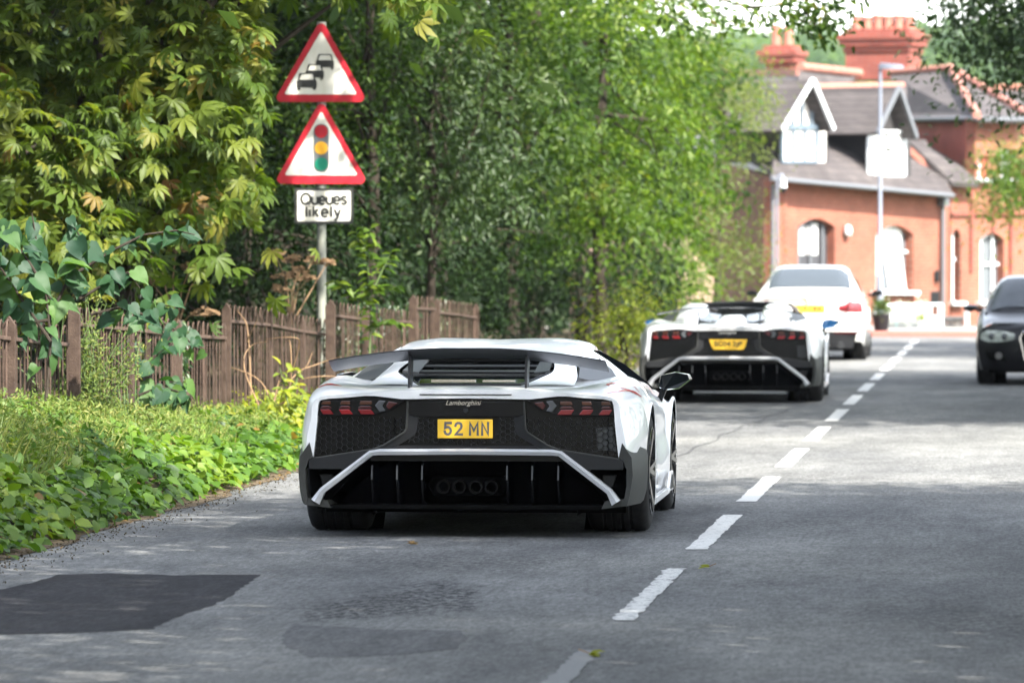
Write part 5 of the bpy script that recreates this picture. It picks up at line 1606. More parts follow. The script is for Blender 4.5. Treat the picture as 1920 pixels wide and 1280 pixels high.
# unseen leaning trees, added so their high tops shade the left side
proto = None
for i, (x, y) in enumerate([(-9.3, 43), (-9.0, 49), (-9.2, 56), (-9.2, 67), (-9.6, 79)]):
    if proto is None:
        proto = tree('leaning_tree', Vector((x, y, .5)), Vector((x + 2.5, y, 8.2)), .16, [((x + 5.2, y, 8.7), (3.2, 3.4, 1.8)), ((x + 1.5, y, 9.2), (2.8, 3.2, 2.2))], 560, 30, .19, T_Q, M['leaf_shade'],
                     'unseen leaning tree, its high crown added above the picture to shade the left verge', 'tree', 'leaning trees above the left verge', spread=(.45, .45, .2), seed=51)
        o = proto
    else: o = copy_tree(proto)
    o.location = (x, y, .5 + max(0, y - 55) * .028)

# --- bank: leafy ground cover, grass above it, litter along the edge
def scatter_bank(n, f, y0, y1, t0, t1, power=1.0):
    y = y0 + (y1 - y0) * rng.random(n) ** power
    t = t0 + (t1 - t0) * rng.random(n)
    x = EDGE - t
    z = np.array([ground_z(a, b_) for a, b_ in zip(x, y)])
    return x, y, z
n = 42000
x, y, z = scatter_bank(n, None, 24, 62, .0, 1.5)
lump = .5 + .5 * np.sin(x * 5.1 + y * 1.3) * np.sin(y * 2.3 + x * 2)
h = rng.random(n) ** .8 * (.06 + .12 * lump) + .01
keep = rng.random(n) < (.35 + .65 * lump)
# grass takes over on the upper bank at the near end
upper = ((EDGE - x) > np.interp(y, [24, 36, 41, 46], [.42, .48, .8, 1.3]) + .15 * np.sin(y * 1.1)) & (y < 46)
keep &= ~(upper & (rng.random(n) < .75))
x, y, z, h, lump = x[keep], y[keep], z[keep], h[keep], lump[keep]; n = len(x)
P = np.stack([x, y, z + h], 1)
nrm = rng.normal(0, .42, (n, 3)) + np.array([.35, -.15, .9])
tan = rng.normal(0, 1, (n, 3)); tan[:, 2] -= .2
tone = .5 + .25 * np.sin(x * 2.3 + y * .9 + 1) + .25 * np.sin(y * 1.9 - x * 3)
rnd = np.clip(.55 * tone + .5 * rng.random(n) - .05, 0, .94); rnd = np.where(rng.random(n) < .015, .99, rnd)
T_COVER = tmpl_ovate(.82, .06, .2)
me = leaf_mesh('ground_cover', T_COVER, P, .055 + .06 * rng.random(n) + .012 * lump, nrm, tan, M['leaf_cover'], rnd=rnd)
setp(link('ground_cover', me), kind='stuff')
# bright young growth at the far, sunlit end
n = 5000
x, y, z = scatter_bank(n, None, 42, 60, .1, 1.2)
P = np.stack([x, y, z + rng.random(n) * .32 * np.clip((y - 41) / 6, .2, 1)], 1)
me = leaf_mesh('young_growth', T_OV, P, .05 + .045 * rng.random(n), rng.normal(0, .4, (n, 3)) + np.array([.3, -.2, .8]), rng.normal(0, 1, (n, 3)), M['leaf_yellow'])
setp(link('young_growth', me), kind='stuff')
# wispy grass on the upper bank
n = 26000
x, y, z = scatter_bank(n, None, 24, 46, .40, 2.2)
lump = .5 + .5 * np.sin(x * 4 + y * 1.7)
P = np.stack([x, y, z], 1)
me = leaf_mesh('bank_grass', T_BLADE, P, .07 + .15 * rng.random(n) * (.5 + lump), rng.normal(0, .5, (n, 3)) + np.array([.3, -.5, .25]), rng.normal(0, .55, (n, 3)) + np.array([.25, -.1, .8]), M['leaf_grass'])
setp(link('bank_grass', me), kind='stuff')
n = 22000
x, y, z = scatter_bank(n, None, 26, 46, .45, 2.0)
P = np.stack([x, y, z + .03 + .19 * rng.random(n) ** .8], 1)
me = leaf_mesh('bank_weed', T_NARROW, P, .025 + .035 * rng.random(n), rng.normal(0, .6, (n, 3)) + np.array([.2, -.3, .6]), rng.normal(0, 1, (n, 3)), M['leaf_grass'])
setp(link('bank_weed', me), kind='stuff')
# fallen leaves and grit at the road's edge
n = 800
y = 22 + 34 * rng.random(n); x = EDGE + rng.normal(-.02, .09, n); z = np.array([max(ground_z(a, c), 0) for a, c in zip(x, y)]) + .012
me = leaf_mesh('leaf_litter', T_OV, np.stack([x, y, z], 1), .015 + .04 * rng.random(n) ** 3, rng.normal(0, .3, (n, 3)) + np.array([0, 0, 1]), rng.normal(0, 1, (n, 3)) * np.array([1, 1, .1]), M['leaf_litter'])
setp(link('leaf_litter', me), kind='stuff')
n = 2600
y = 22 + 34 * rng.random(n); x = EDGE + .02 + np.abs(rng.normal(0, .16, n)); z = np.full(n, .010)
me = leaf_mesh('road_grit', T_Q, np.stack([x, y, z], 1), .008 + .016 * rng.random(n), rng.normal(0, .6, (n, 3)) + np.array([0, 0, .8]), rng.normal(0, 1, (n, 3)), M['soil'])
setp(link('road_grit', me), kind='stuff')

# --- wispy weed clump against the left railing
cl = thing('weed_clump', gbase(165, 39.5), 'tall wispy pale green weeds climbing the left railing post', 'weeds')
o0 = cl.location
b = MB(); P = []
for k in range(60):
    x0 = random.gauss(0, .14); h = random.uniform(.35, .95); lx = random.gauss(.05, .16)
    pts = [Vector((x0 + lx * s * s, random.gauss(0, .06) * s - .10, h * s)) for s in (0, .35, .7, 1)]
    b.tube(pts, [.004, .0035, .003, .0015], 4, cap=False)
    for q in range(34):
        s = random.random() ** .8; P.append((x0 + lx * s * s + random.gauss(0, .055), random.gauss(-.10, .07), h * s + random.gauss(0, .03)))
setp(b.build('stem', M['stem_green'], cl), kind='stuff')
P = np.array(P); n = len(P)
setp(link('weed_leaf', leaf_mesh('weed_leaf', T_NARROW, P, .022 + .03 * rng.random(n), rng.normal(0, .6, (n, 3)) + np.array([.1, -.5, .5]), rng.normal(0, 1, (n, 3)), M['leaf_grass']), cl), kind='stuff')

# --- sapling with heart-shaped leaves: every leaf is its own part
HEARTS = [leaf_mesh('leaf', tmpl_heart(random.uniform(.05, .5), random.uniform(-.05, .25), random.uniform(.8, 1.05)), np.zeros((1, 3)), [1.0], np.array([[0, 0, 1.]]), np.array([[0, 1., 0]]), M['leaf_sprig'], rnd=np.array([q])) for q in (.05, .15, .25, .35, .45, .52, .6, .66, .72, .78, .84, .88, .2, .4, .55, .7, .3, .5, .8, .97)]
OVS = lambda m: [leaf_mesh('leaf', T_OV, np.zeros((1, 3)), [1.0], np.array([[0, 0, 1.]]), np.array([[0, 1., 0]]), m, rnd=np.array([q])) for q in (.1, .3, .5, .7, .9)]
def put_leaf(root, meshes, p, nrm, tan, size):
    R = frames(np.array([nrm], float), np.array([tan], float))[0]
    o = link('leaf', random.choice(meshes), root)
    o.matrix_local = Matrix.Translation(p) @ Matrix(R.tolist()).to_4x4() @ Matrix.Scale(size, 4)
    return o
sp1 = thing('sapling', gbase(90, 37.2), 'sapling with big heart-shaped leaves arching over the left railing', 'sapling')
o0 = sp1.location
stems = [  # px, py along each shoot, depth, leaf pixel length
    ([(85, 760), (95, 640), (85, 540), (70, 460), (60, 400)], 37.4, 40, 22),
    ([(95, 640), (40, 560), (0, 500), (-40, 470)], 37.2, 46, 16),
    ([(90, 600), (130, 520), (160, 460), (130, 410)], 37.6, 44, 18),
    ([(130, 520), (210, 470), (270, 440), (330, 432), (365, 440)], 38.2, 36, 15),
    ([(150, 560), (200, 530), (240, 510), (262, 540)], 38.0, 38, 10),
    ([(170, 590), (230, 575), (270, 590), (300, 570), (320, 575)], 38.3, 42, 15),
    ([(230, 575), (300, 600), (345, 630), (370, 655)], 38.6, 34, 15),
    ([(90, 600), (20, 610), (-30, 600)], 37.2, 42, 9),
    ([(95, 560), (60, 500), (20, 440), (10, 410)], 37.0, 46, 16)]
b = MB()
for pts, D, lp, nl in stems:
    P3 = [at(x, y, D) - o0 for x, y in pts]
    b.tube(P3, np.linspace(.012, .004, len(P3)), 6, cap=False)
    for k in range(nl):
        f = .12 + .88 * (k + .5) / nl; q = f * (len(P3) - 1); i = min(int(q), len(P3) - 2)
        p = P3[i].lerp(P3[i + 1], q - i) + Vector((random.gauss(0, .03), random.gauss(0, .05), random.gauss(0, .03)))
        side = 1 if k % 2 else -1
        put_leaf(sp1, HEARTS, p, (random.gauss(.12, .35), random.gauss(-.75, .3), random.gauss(.55, .25)), (side * random.uniform(.1, .9), random.gauss(-.1, .2), random.uniform(-1, -.25)), lp / ppm(D) * random.uniform(.5, 1.08))
b.build('stem', M['bark'], sp1, smooth=50)
# --- lower shoot with heart leaves in front of the railing, ivy column behind it
sp2 = thing('sapling', gbase(300, 42.0), 'low heart-leaved shoot growing in front of the middle railing', 'sapling')
o0 = sp2.location
b = MB()
for pts, D, lp, nl in [([(270, 800), (262, 740), (270, 690), (300, 660), (330, 640)], 41.8, 34, 12), ([(262, 740), (300, 725), (340, 735), (360, 745)], 41.7, 36, 9), ([(285, 800), (290, 760), (320, 715), (350, 720)], 41.9, 34, 9), ([(262, 740), (235, 755), (225, 745)], 41.7, 34, 5), ([(262, 720), (240, 660), (225, 640)], 41.8, 32, 5), ([(300, 660), (330, 615), (355, 625)], 42.0, 36, 7)]:
    P3 = [at(x, y, D) - o0 for x, y in pts]
    b.tube(P3, np.linspace(.010, .004, len(P3)), 6, cap=False)
    for k in range(nl):
        f = .15 + .85 * (k + .5) / nl; q = f * (len(P3) - 1); i = min(int(q), len(P3) - 2)
        p = P3[i].lerp(P3[i + 1], q - i) + Vector((random.gauss(0, .02), random.gauss(0, .04), random.gauss(0, .02)))
        put_leaf(sp2, HEARTS, p, (random.gauss(.15, .35), random.gauss(-.7, .3), random.gauss(.6, .25)), ((1 if k % 2 else -1) * random.uniform(.2, .9), random.gauss(-.1, .2), random.uniform(-1, -.2)), lp / ppm(D) * random.uniform(.7, 1.1))
b.build('stem', M['bark'], sp2, smooth=50)
def ivy_column(px, D, py0, py1, w, label, nlf=420):
    t = thing('ivy_plant', gbase(px, D), label, 'ivy'); o0 = t.location
    z0, z1 = CAM.z - (py1 - HOR) / ppm(D) - o0.z, CAM.z - (py0 - HOR) / ppm(D) - o0.z
    b = MB(); b.tube([(0, 0, 0), (.02, 0, z1 * .5), (0, 0, z1)], .012, 5); b.build('stem', M['bark'], t)
    P = np.stack([rng.normal(0, w, nlf), rng.normal(-.06, .05, nlf), z0 + (z1 - z0) * rng.random(nlf)], 1)
    me = leaf_mesh('ivy_leaf', T_OV, P, .04 + .035 * rng.random(nlf), np.stack([rng.normal(0, .5, nlf), -np.ones(nlf), rng.random(nlf) * .8], 1), np.stack([rng.normal(0, .5, nlf), rng.normal(0, .2, nlf), -np.ones(nlf)], 1), M['leaf_ivy'])
    setp(link('ivy_leaf', me, t), kind='stuff')
ivy_column(338, 43.8, 600, 790, .035, 'narrow ivy climbing the middle railing post')
ivy_column(682, 54.0, 565, 720, .06, 'ivy climbing the far railing post just right of the sign')
ivy_column(640, 53.0, 610, 720, .10, 'bushy ivy on the railing right under the sign post')
ivy_column(822, 62.0, 556, 650, .06, 'ivy climbing the farthest railing post')
ivy_column(735, 57.5, 565, 680, .12, 'loose ivy spilling over the far railing behind the coupe roof')

# --- sapling behind the sign
sp3 = thing('sapling', gbase(690, 51.0), 'light green upright sapling just right of the sign post', 'sapling')
o0 = sp3.location; OV_L = OVS(M['leaf_lime']); b = MB()
for pts, nl in [([(690, 760), (695, 600), (690, 500), (695, 425)], 40), ([(692, 560), (720, 500), (735, 470)], 16), ([(692, 580), (650, 540), (625, 525)], 14), ([(694, 540), (720, 545), (745, 535)], 12), ([(694, 620), (730, 600), (760, 610)], 12), ([(692, 470), (670, 450), (668, 430)], 10)]:
    P3 = [at(x, y, 51.0) - o0 for x, y in pts]
    b.tube(P3, np.linspace(.010, .004, len(P3)), 6, cap=False)
    for k in range(nl):
        f = .25 + .75 * (k + .5) / nl if len(pts) > 3 else (k + .5) / nl
        q = f * (len(P3) - 1); i = min(int(q), len(P3) - 2); p = P3[i].lerp(P3[i + 1], q - i)
        put_leaf(sp3, OV_L, p, (random.gauss(0, .3), random.gauss(-.4, .3), random.gauss(.9, .2)), ((1 if k % 2 else -1) * random.uniform(.4, 1), random.gauss(-.3, .3), random.uniform(-.6, .1)), random.uniform(.09, .15))
b.build('stem', M['stem_green'], sp3, smooth=50)
# --- yellow-green sapling beside the coupe's left flank
sp4 = thing('sapling', gbase(540, 45.5), 'bright yellow-green sapling beside the left rear wheel of the coupe', 'sapling')
o0 = sp4.location; OV_Y = OVS(M['leaf_yellow']); b = MB()
for pts, nl in [([(540, 840), (545, 780), (535, 735), (525, 690)], 26), ([(543, 780), (565, 750), (575, 725)], 14), ([(543, 790), (515, 770), (500, 750)], 12), ([(542, 800), (570, 790), (585, 780)], 12), ([(540, 740), (556, 715), (558, 690)], 12)]:
    P3 = [at(x, y, 45.5) - o0 for x, y in pts]
    b.tube(P3, np.linspace(.008, .003, len(P3)), 6, cap=False)
    for k in range(nl):
        q = (k + .5) / nl * (len(P3) - 1); i = min(int(q), len(P3) - 2); p = P3[i].lerp(P3[i + 1], q - i) + Vector((random.gauss(0, .03), random.gauss(0, .05), random.gauss(0, .03)))
        put_leaf(sp4, OV_Y, p, (random.gauss(.2, .3), random.gauss(-.4, .3), random.gauss(.8, .2)), ((1 if k % 2 else -1) * random.uniform(.4, 1), random.gauss(-.3, .3), random.uniform(-.6, .2)), random.uniform(.07, .12))
b.build('stem', M['stem_green'], sp4, smooth=50)

# --- dry hogweed with flat brown heads
def hogweed(px, D, tops, label, root_py):
    t = thing('dry_hogweed', gbase(px, D), label, 'dry plant', 'dry hogweeds behind the railing'); o0 = t.location
    b = MB()
    base_ = at(px, root_py, D) - o0
    for tx, ty, w in tops:
        top = at(tx, ty, D + random.uniform(-.3, .3)) - o0
        mid = base_.lerp(top, .55) + Vector((random.uniform(-.05, .05), 0, .05))
        b.tube([base_ - Vector((0, 0, .4)), base_, mid, top], [.010, .009, .006, .004], 5, cap=False)
    b.build('stem', M['twig'], t, smooth=50)
    for tx, ty, w in tops:
        top = at(tx, ty, D) - o0; r = w / ppm(D) / 2
        b = MB()
        for k in range(13):
            a = random.uniform(0, 2 * PI); rr = r * math.sqrt(random.random())
            p = top + Vector((rr * math.cos(a), rr * math.sin(a), .05 - .05 * (rr / r) ** 2 + random.uniform(-.01, .01)))
            b.tube([top - Vector((0, 0, .02)), top.lerp(p, .6), p], .0022, 4, cap=False)
            for q in range(9):
                c = p + Vector((random.gauss(0, .016), random.gauss(0, .016), random.gauss(.004, .006)))
                b.obox(c, Vector((1, 0, 0)), Vector((0, 1, 0)), Vector((0, 0, 1)), .007, .007, .005)
        setp(b.build('flower_head', M['dry_umbel'], t), kind='stuff')
hogweed(545, 51.6, [(517, 478, 34), (548, 490, 30), (585, 492, 34), (535, 520, 44), (560, 512, 36), (612, 495, 30), (525, 545, 40), (575, 525, 30)], 'clump of dry brown hogweed heads left of the sign post', 610)
hogweed(330, 47.0, [(392, 492, 38), (330, 470, 36), (300, 465, 40), (355, 505, 20), (385, 590, 50), (285, 530, 30)], 'tall dry branching hogweed behind the middle railing', 620)

# --- bare twigs leaning on the sunlit railing
tw = thing('twig_bush', gbase(520, 46.0), 'bare tan twigs arching in front of the sunlit railing', 'bush'); o0 = tw.location
for pts in [[(512, 830), (520, 770), (545, 710), (600, 680), (640, 668)], [(505, 830), (510, 770), (490, 715), (440, 690), (410, 688)], [(512, 780), (540, 730), (545, 650), (535, 640)], [(520, 770), (560, 715), (610, 705), (650, 710)], [(500, 800), (475, 740), (455, 690), (470, 650), (500, 640)], [(515, 760), (530, 700), (570, 690), (588, 660)], [(540, 710), (560, 640), (545, 632), (500, 636)], [(470, 740), (465, 610), (445, 580)], [(465, 640), (480, 600)]]:
    P3 = [at(x + random.uniform(-3, 3), y, 46.0 + random.uniform(-.3, .3)) - o0 for x, y in pts]
    P3 = [Vector(p) for p in spline_pts([tuple(p) for p in P3], 4)]
    b = MB(); b.tube(P3, np.linspace(.0075, .002, len(P3)), 5, cap=False); b.build('twig', M['twig'], tw, smooth=50)

# --- fallen leaves on the road
def road_leaf(px, py, size, rot, label, m):
    p = gpt(px, py, .01)
    t = thing('fallen_leaf', p, label, 'leaf')
    for k in range(5):
        a = rot + (k - 2) * .55
        me = leaf_mesh('leaf_lobe', T_NARROW, np.zeros((1, 3)), [size * (1 - .12 * abs(k - 2))], np.array([[random.gauss(0, .3), random.gauss(-.3, .2), 1]]), np.array([[math.cos(a), math.sin(a), random.uniform(.15, .6)]]), m, rnd=np.array([.85]))
        link('leaf_lobe', me, t)
    b = MB(); b.tube([(0, 0, .004), (-math.cos(rot) * size * .6, -math.sin(rot) * size * .6, .02)], .0025, 5); b.build('stalk', M['twig'], t)
road_leaf(1105, 1226, .075, .3, 'yellow fallen leaf at the foot of the nearest faded mark', M['leaf_yellow'])
road_leaf(1330, 1063, .07, 2.6, 'thin yellow fallen leaf right of the second centre mark', M['leaf_yellow'])
road_leaf(770, 1020, .06, 1.2, 'curled tan fallen leaf on the road behind the coupe', M['leaf_litter'])

r_ = np.random.default_rng(5); n = 15000
dd = r_.uniform(100, 128, n); px = r_.uniform(-150, 1300, n); hz_ = r_.random(n) ** .9 * 9.5
cam_ = np.array(CAM); fw_, rt_ = np.array(FW), np.array(RT)
Pp = cam_[None] + fw_[None] * dd[:, None] + rt_[None] * ((px - 960) / FPX * dd)[:, None]; Pp[:, 2] = hz_
Pp = Pp[Pp[:, 0] < -6.5]; n = len(Pp)
setp(link('distant_wood', leaf_mesh('distant_wood', T_Q, Pp, .32 + .3 * r_.random(n), r_.normal(0, .6, (n, 3)) + np.array([.3, -.8, .4]), r_.normal(0, 1, (n, 3)), M['leaf_dark'])), kind='stuff')

# tall unseen hedges, added to darken the cars' reflections and side light
for nm, xa, ya, yb, lab in (('hedge', 9.5, -45, 108, 'tall dense unseen hedge added along the right pavement to darken reflections'), ('hedge', -7.6, -45, 24, 'tall dense unseen hedge added along the left verge to darken reflections')):
    n = 9000 if xa > 0 else 5000
    Pp = np.stack([xa + r_.normal(0, .35, n), r_.uniform(ya, yb, n), r_.random(n) ** .9 * 4.6], 1)
    t = thing(nm, Vector((xa, (ya + yb) / 2, 0)), lab, 'hedge')
    me = leaf_mesh('hedge_leaf', T_Q, Pp, .38 + .3 * r_.random(n), r_.normal(0, .5, (n, 3)) + np.array([-np.sign(xa), 0, .4]), r_.normal(0, 1, (n, 3)), M['leaf_shade'], offset=t.location)
    setp(link('hedge_leaf', me, t), kind='stuff')
# ================================================================ brick building beyond the junction
def brick_mat(name, c1, c2, mortar, scale=1.0):
    m = bpy.data.materials.new(name); m.use_nodes = True
    nt = m.node_tree; N = nt.nodes; L = nt.links; p = N['Principled BSDF']
    tc = N.new('ShaderNodeTexCoord')
    sep = N.new('ShaderNodeSeparateXYZ'); L.new(tc.outputs['Object'], sep.inputs[0])
    ad = N.new('ShaderNodeMath'); ad.operation = 'ADD'; L.new(sep.outputs[0], ad.inputs[0]); L.new(sep.outputs[1], ad.inputs[1])
    cb = N.new('ShaderNodeCombineXYZ'); L.new(ad.outputs[0], cb.inputs[0]); L.new(sep.outputs[2], cb.inputs[1])
    br = N.new('ShaderNodeTexBrick'); br.inputs['Scale'].default_value = 1.0
    br.inputs['Brick Width'].default_value = .225 * scale; br.inputs['Row Height'].default_value = .075 * scale; br.inputs['Mortar Size'].default_value = .007
    br.inputs['Color1'].default_value = (*c1, 1); br.inputs['Color2'].default_value = (*c2, 1); br.inputs['Mortar'].default_value = (*mortar, 1)
    L.new(cb.outputs[0], br.inputs['Vector'])
    n = N.new('ShaderNodeTexNoise'); n.inputs['Scale'].default_value = 1.3; n.inputs['Detail'].default_value = 6; L.new(tc.outputs['Object'], n.inputs['Vector'])
    r = N.new('ShaderNodeValToRGB'); r.color_ramp.elements[0].position = .3; r.color_ramp.elements[1].position = .7
    r.color_ramp.elements[0].color = (.78, .76, .76, 1); r.color_ramp.elements[1].color = (1.12, 1.1, 1.1, 1)
    L.new(n.outputs['Fac'], r.inputs[0])
    mx = N.new('ShaderNodeMix'); mx.data_type = 'RGBA'; mx.blend_type = 'MULTIPLY'; mx.inputs[0].default_value = 1
    L.new(br.outputs['Color'], mx.inputs[6]); L.new(r.outputs[0], mx.inputs[7]); L.new(mx.outputs[2], p.inputs['Base Color'])
    b = N.new('ShaderNodeBump'); b.inputs['Strength'].default_value = .4; b.inputs['Distance'].default_value = .008; b.invert = True
    L.new(br.outputs['Fac'], b.inputs['Height']); L.new(b.outputs[0], p.inputs['Normal'])
    p.inputs['Roughness'].default_value = .85; p.inputs['Specular IOR Level'].default_value = .2
    return m
M['brick'] = brick_mat('brick', (.225, .070, .043), (.175, .052, .034), (.20, .15, .11))
M['brick_dark'] = brick_mat('brick_dark', (.22, .055, .038), (.17, .042, .032), (.16, .10, .08))
M['brick_skylit'] = brick_mat('brick_skylit', (.33, .075, .048), (.28, .062, .04), (.24, .12, .09))  # same brick, brightened for the sky light on its shaded wall
M['brick_edge'] = mat('brick_edge', (.24, .085, .055), .85, var=(.19, .062, .042), vscale=8)
M['slate'] = brick_mat('slate', (.052, .046, .046), (.075, .067, .064), (.028, .026, .026), 1.9)
M['ridge'] = mat('ridge', (.30, .12, .08), .8, var=(.22, .09, .065), vscale=5, bump=.2)
M['pot'] = mat('pot', (.34, .115, .075), .8, var=(.24, .085, .06), vscale=7, bump=.2)
M['stone'] = mat('stone', (.20, .185, .17), .9, var=(.13, .12, .11), vscale=6, bump=.4, bscale=20)
M['pink_wall'] = mat('pink_wall', (.36, .24, .19), .9, var=(.28, .19, .15), vscale=3, bump=.3, bscale=20)
M['white_wood'] = mat('white_wood', (.52, .54, .55), .5)
M['dark_wood_shade'] = mat('dark_wood_shade', (.022, .020, .020), .7)
M['render'] = mat('render', (.55, .52, .48), .8, var=(.45, .43, .40), vscale=3)
M['lead'] = mat('lead', (.09, .095, .105), .6)
M['curtain'] = mat('curtain', (.50, .50, .49), .9)
M['blue_frame'] = mat('blue_frame', (.09, .12, .15), .5)
M['room_dark'] = mat('room_dark', (.035, .035, .04), .6)
M['win_glass'] = mat('win_glass', (.10, .11, .12), .08, spec=.7)
M['aqua'] = mat('aqua', (.52, .68, .70), .6, var=(.62, .74, .75), vscale=2)
M['white_flower'] = mat('white_flower', (.8, .8, .78), .7)

FR = VPlane(1452, 121.5, 1780, 127.5)        # front of the low range
WG = VPlane(1780, 128.0, 1990, 131.0)        # front of the two-storey wing
house = thing('brick_house', FR.ground(1620, 1.0), 'red brick Victorian building with gabled dormers and big chimney at the road end', 'building')
H0 = house.location.copy()

def wall_face(name, plane, outline, holes, m, depth=.28, off=0.0, reveal=True):
    """brick wall with window openings; outlines are pixel columns/rows on the plane"""
    uo = plane.o
    def uv(p): q = p - uo; return Vector((q.dot(plane.u), p.z, 0))
    O = [plane.at(x, y, off) for x, y in outline]
    Hs = [[plane.at(x, y, off) for x, y in h] for h in holes]
    loops = [[uv(p) for p in O]] + [[uv(p) for p in h] for h in Hs]
    flat = [p for l in [O] + Hs for p in l]
    tris = tessellate_polygon(loops)
    b = MB(); b.add([p - H0 for p in flat], [tuple(t) for t in tris])
    for h in [O] + (Hs if reveal else []):
        n = len(h)
        b.add([p - H0 for p in h] + [p - H0 + plane.n * depth for p in h], [(i, (i + 1) % n, (i + 1) % n + n, i + n) for i in range(n)])
    return b.build(name, m, house, normals=False)

def arch_px(x0, x1, ytop, ybot, rise, n=10):
    pts = [(x0, ybot)]
    for k in range(n + 1):
        t = k / n; x = x0 + (x1 - x0) * t
        pts.append((x, ytop + rise * (2 * t - 1) ** 2))
    pts.append((x1, ybot))
    return pts

wins = {'w1': arch_px(1496, 1565, 410, 545, 16), 'w2': arch_px(1643, 1712, 422, 546, 18)}
wall_face('wall', FR, [(1452, 622), (1452, 336), (1780, 364), (1780, 622)], [wins['w1'], wins['w2']], M['brick'])
wins['w3'] = arch_px(1766, 1790, 430, 566, 10); wins['w4'] = arch_px(1838, 1882, 437, 566, 12)
wins['u1'] = [(1834, 335), (1834, 292), (1852, 292), (1852, 335)]; wins['u2'] = [(1876, 335), (1876, 280), (1900, 280), (1900, 335)]
# fix w3 to the wing's own part of the plane
wins['w3'] = arch_px(1785, 1801, 430, 566, 10)
wall_face('wall', WG, [(1782, 622), (1782, 345), (1828, 342), (1828, 222), (1995, 216), (1995, 622)], [wins['w3'], wins['w4'], wins['u1'], wins['u2']], M['brick'])
# small brick return between the two with the narrow window
# left wall of the tall wing (in shade) and left end of the low range
LW = VPlane(1700, 136.5, 1828, 129.0)
wall_face('wall', LW, [(1690, 420), (1690, 222), (1827.5, 222), (1827.5, 420)], [], M['brick_skylit'])
LE = VPlane(1300, 132.0, 1452, 121.7)
wall_face('wall', LE, [(1300, 622), (1300, 300), (1452, 332), (1452, 622)], [], M['brick'])

def window(plane, hole, cols, rows, fm, off=.16, sill=True, panes=None, fw=2.4, pane_m='win_glass', nofill=()):
    xs = [p[0] for p in hole]; ys = [p[1] for p in hole]; x0, x1, y0, y1 = min(xs), max(xs), min(ys), max(ys)
    b = MB(); P = [plane.at(x, y, off + .05) - H0 for x, y in hole]
    b.add(P, [tuple(range(len(P)))])
    fr_b = MB()
    def barpx(a, c, w):
        A = plane.at(*a, off) - H0; C = plane.at(*c, off) - H0; fr_b.bar(A, C, .07, w / 84, plane.n)
    n = len(hole)
    for i in range(n):
        barpx(hole[i], hole[(i + 1) % n], fw)
    for k in range(1, cols):
        x = x0 + (x1 - x0) * k / cols; barpx((x, y0 + 3), (x, y1), fw)
    for r in rows:
        barpx((x0, r), (x1, r), fw * 1.2)
    w = fr_b.build('window', M[fm], house, normals=False)
    b.build('pane', M[pane_m], w, normals=False)
    if sill:
        s = MB(); a = plane.at(x0 - 5, y1 + 3, -.06) - H0; c = plane.at(x1 + 5, y1 + 3, -.06) - H0
        s.bar(a, c, .26, .085, Vector((0, 0, 1))); s.build('sill', M['stone'] if fm == 'lead' else M['white_wood'], w, bevel=.01)
    return w
w1 = window(FR, wins['w1'], 3, [500], 'lead', pane_m='room_dark')
for x0, x1 in ((1497, 1508), (1513, 1533)):
    b = MB(); b.add([FR.at(x, y, .19) - H0 for x, y in ((x0, 422), (x1, 418), (x1, 478), (x0, 478))], [(0, 1, 2, 3)]); b.build('blind', M['curtain'], w1)
w2 = window(FR, wins['w2'], 2, [472], 'white_wood', pane_m='win_glass')
b = MB(); b.prism([FR.at(x, y, .17) - H0 for x, y in ((1645, 428), (1690, 424), (1690, 470), (1700, 545), (1668, 545), (1655, 470), (1645, 470))], FR.n * .02)
b.build('curtain', M['curtain'], w2)
w3 = window(WG, wins['w3'], 1, [486], 'white_wood', pane_m='win_glass')
w4 = window(WG, wins['w4'], 2, [495], 'white_wood', pane_m='win_glass', fw=3.2)
window(WG, wins['u1'], 1, [312], 'white_wood'); window(WG, wins['u2'], 2, [308], 'white_wood')

# string course and brick piers of the wing, down pipes
b = MB(); b.bar(WG.at(1783, 402, -.03) - H0, WG.at(1990, 400, -.03) - H0, .10, .06, Vector((0, 0, 1))); b.build('string_course', M['brick_dark'], house)
for x in (1822, 1863, 1896):
    b = MB(); b.bar(WG.at(x, 346, -.04) - H0, WG.at(x, 434 if x == 1863 else 510, -.04) - H0, .09, .05, WG.n); b.build('brick_pier', M['brick_dark'], house)
b = MB(); b.tube([FR.at(1768, 372, -.10) - H0, FR.at(1768, 610, -.10) - H0], .045, 8); b.obox(FR.at(1769, 378, -.12) - H0, FR.u, FR.n, Vector((0, 0, 1)), .12, .08, .11)
b.build('down_pipe', M['lead'], house, smooth=50)
b = MB(); b.tube([FR.at(1449, 345, -.08) - H0, FR.at(1449, 610, -.08) - H0], .045, 8); b.build('down_pipe', M['lead'], house, smooth=50)

def slab(name, pts, th, m, parent=None):
    """roof plane with thickness: pts are world points"""
    p = [Vector(q) - H0 for q in pts]
    nrm = (p[1] - p[0]).cross(p[2] - p[0]).normalized()
    if nrm.z > 0: nrm = -nrm
    b = MB(); b.prism(p, nrm * th)
    return b.build(name, m, parent or house)

EO = -.42
# lower catslide roof
slab('roof', [FR.at(1446, 331, EO), FR.at(1787, 363.5, EO), FR.at(1735, 262, 1.55), FR.at(1456, 258, 1.55)], .10, M['slate'])
b = MB(); b.tube([FR.at(1446, 335, EO - .05) - H0, FR.at(1787, 367, EO - .05) - H0], .055, 8); b.build('gutter', M['lead'], house, smooth=50)
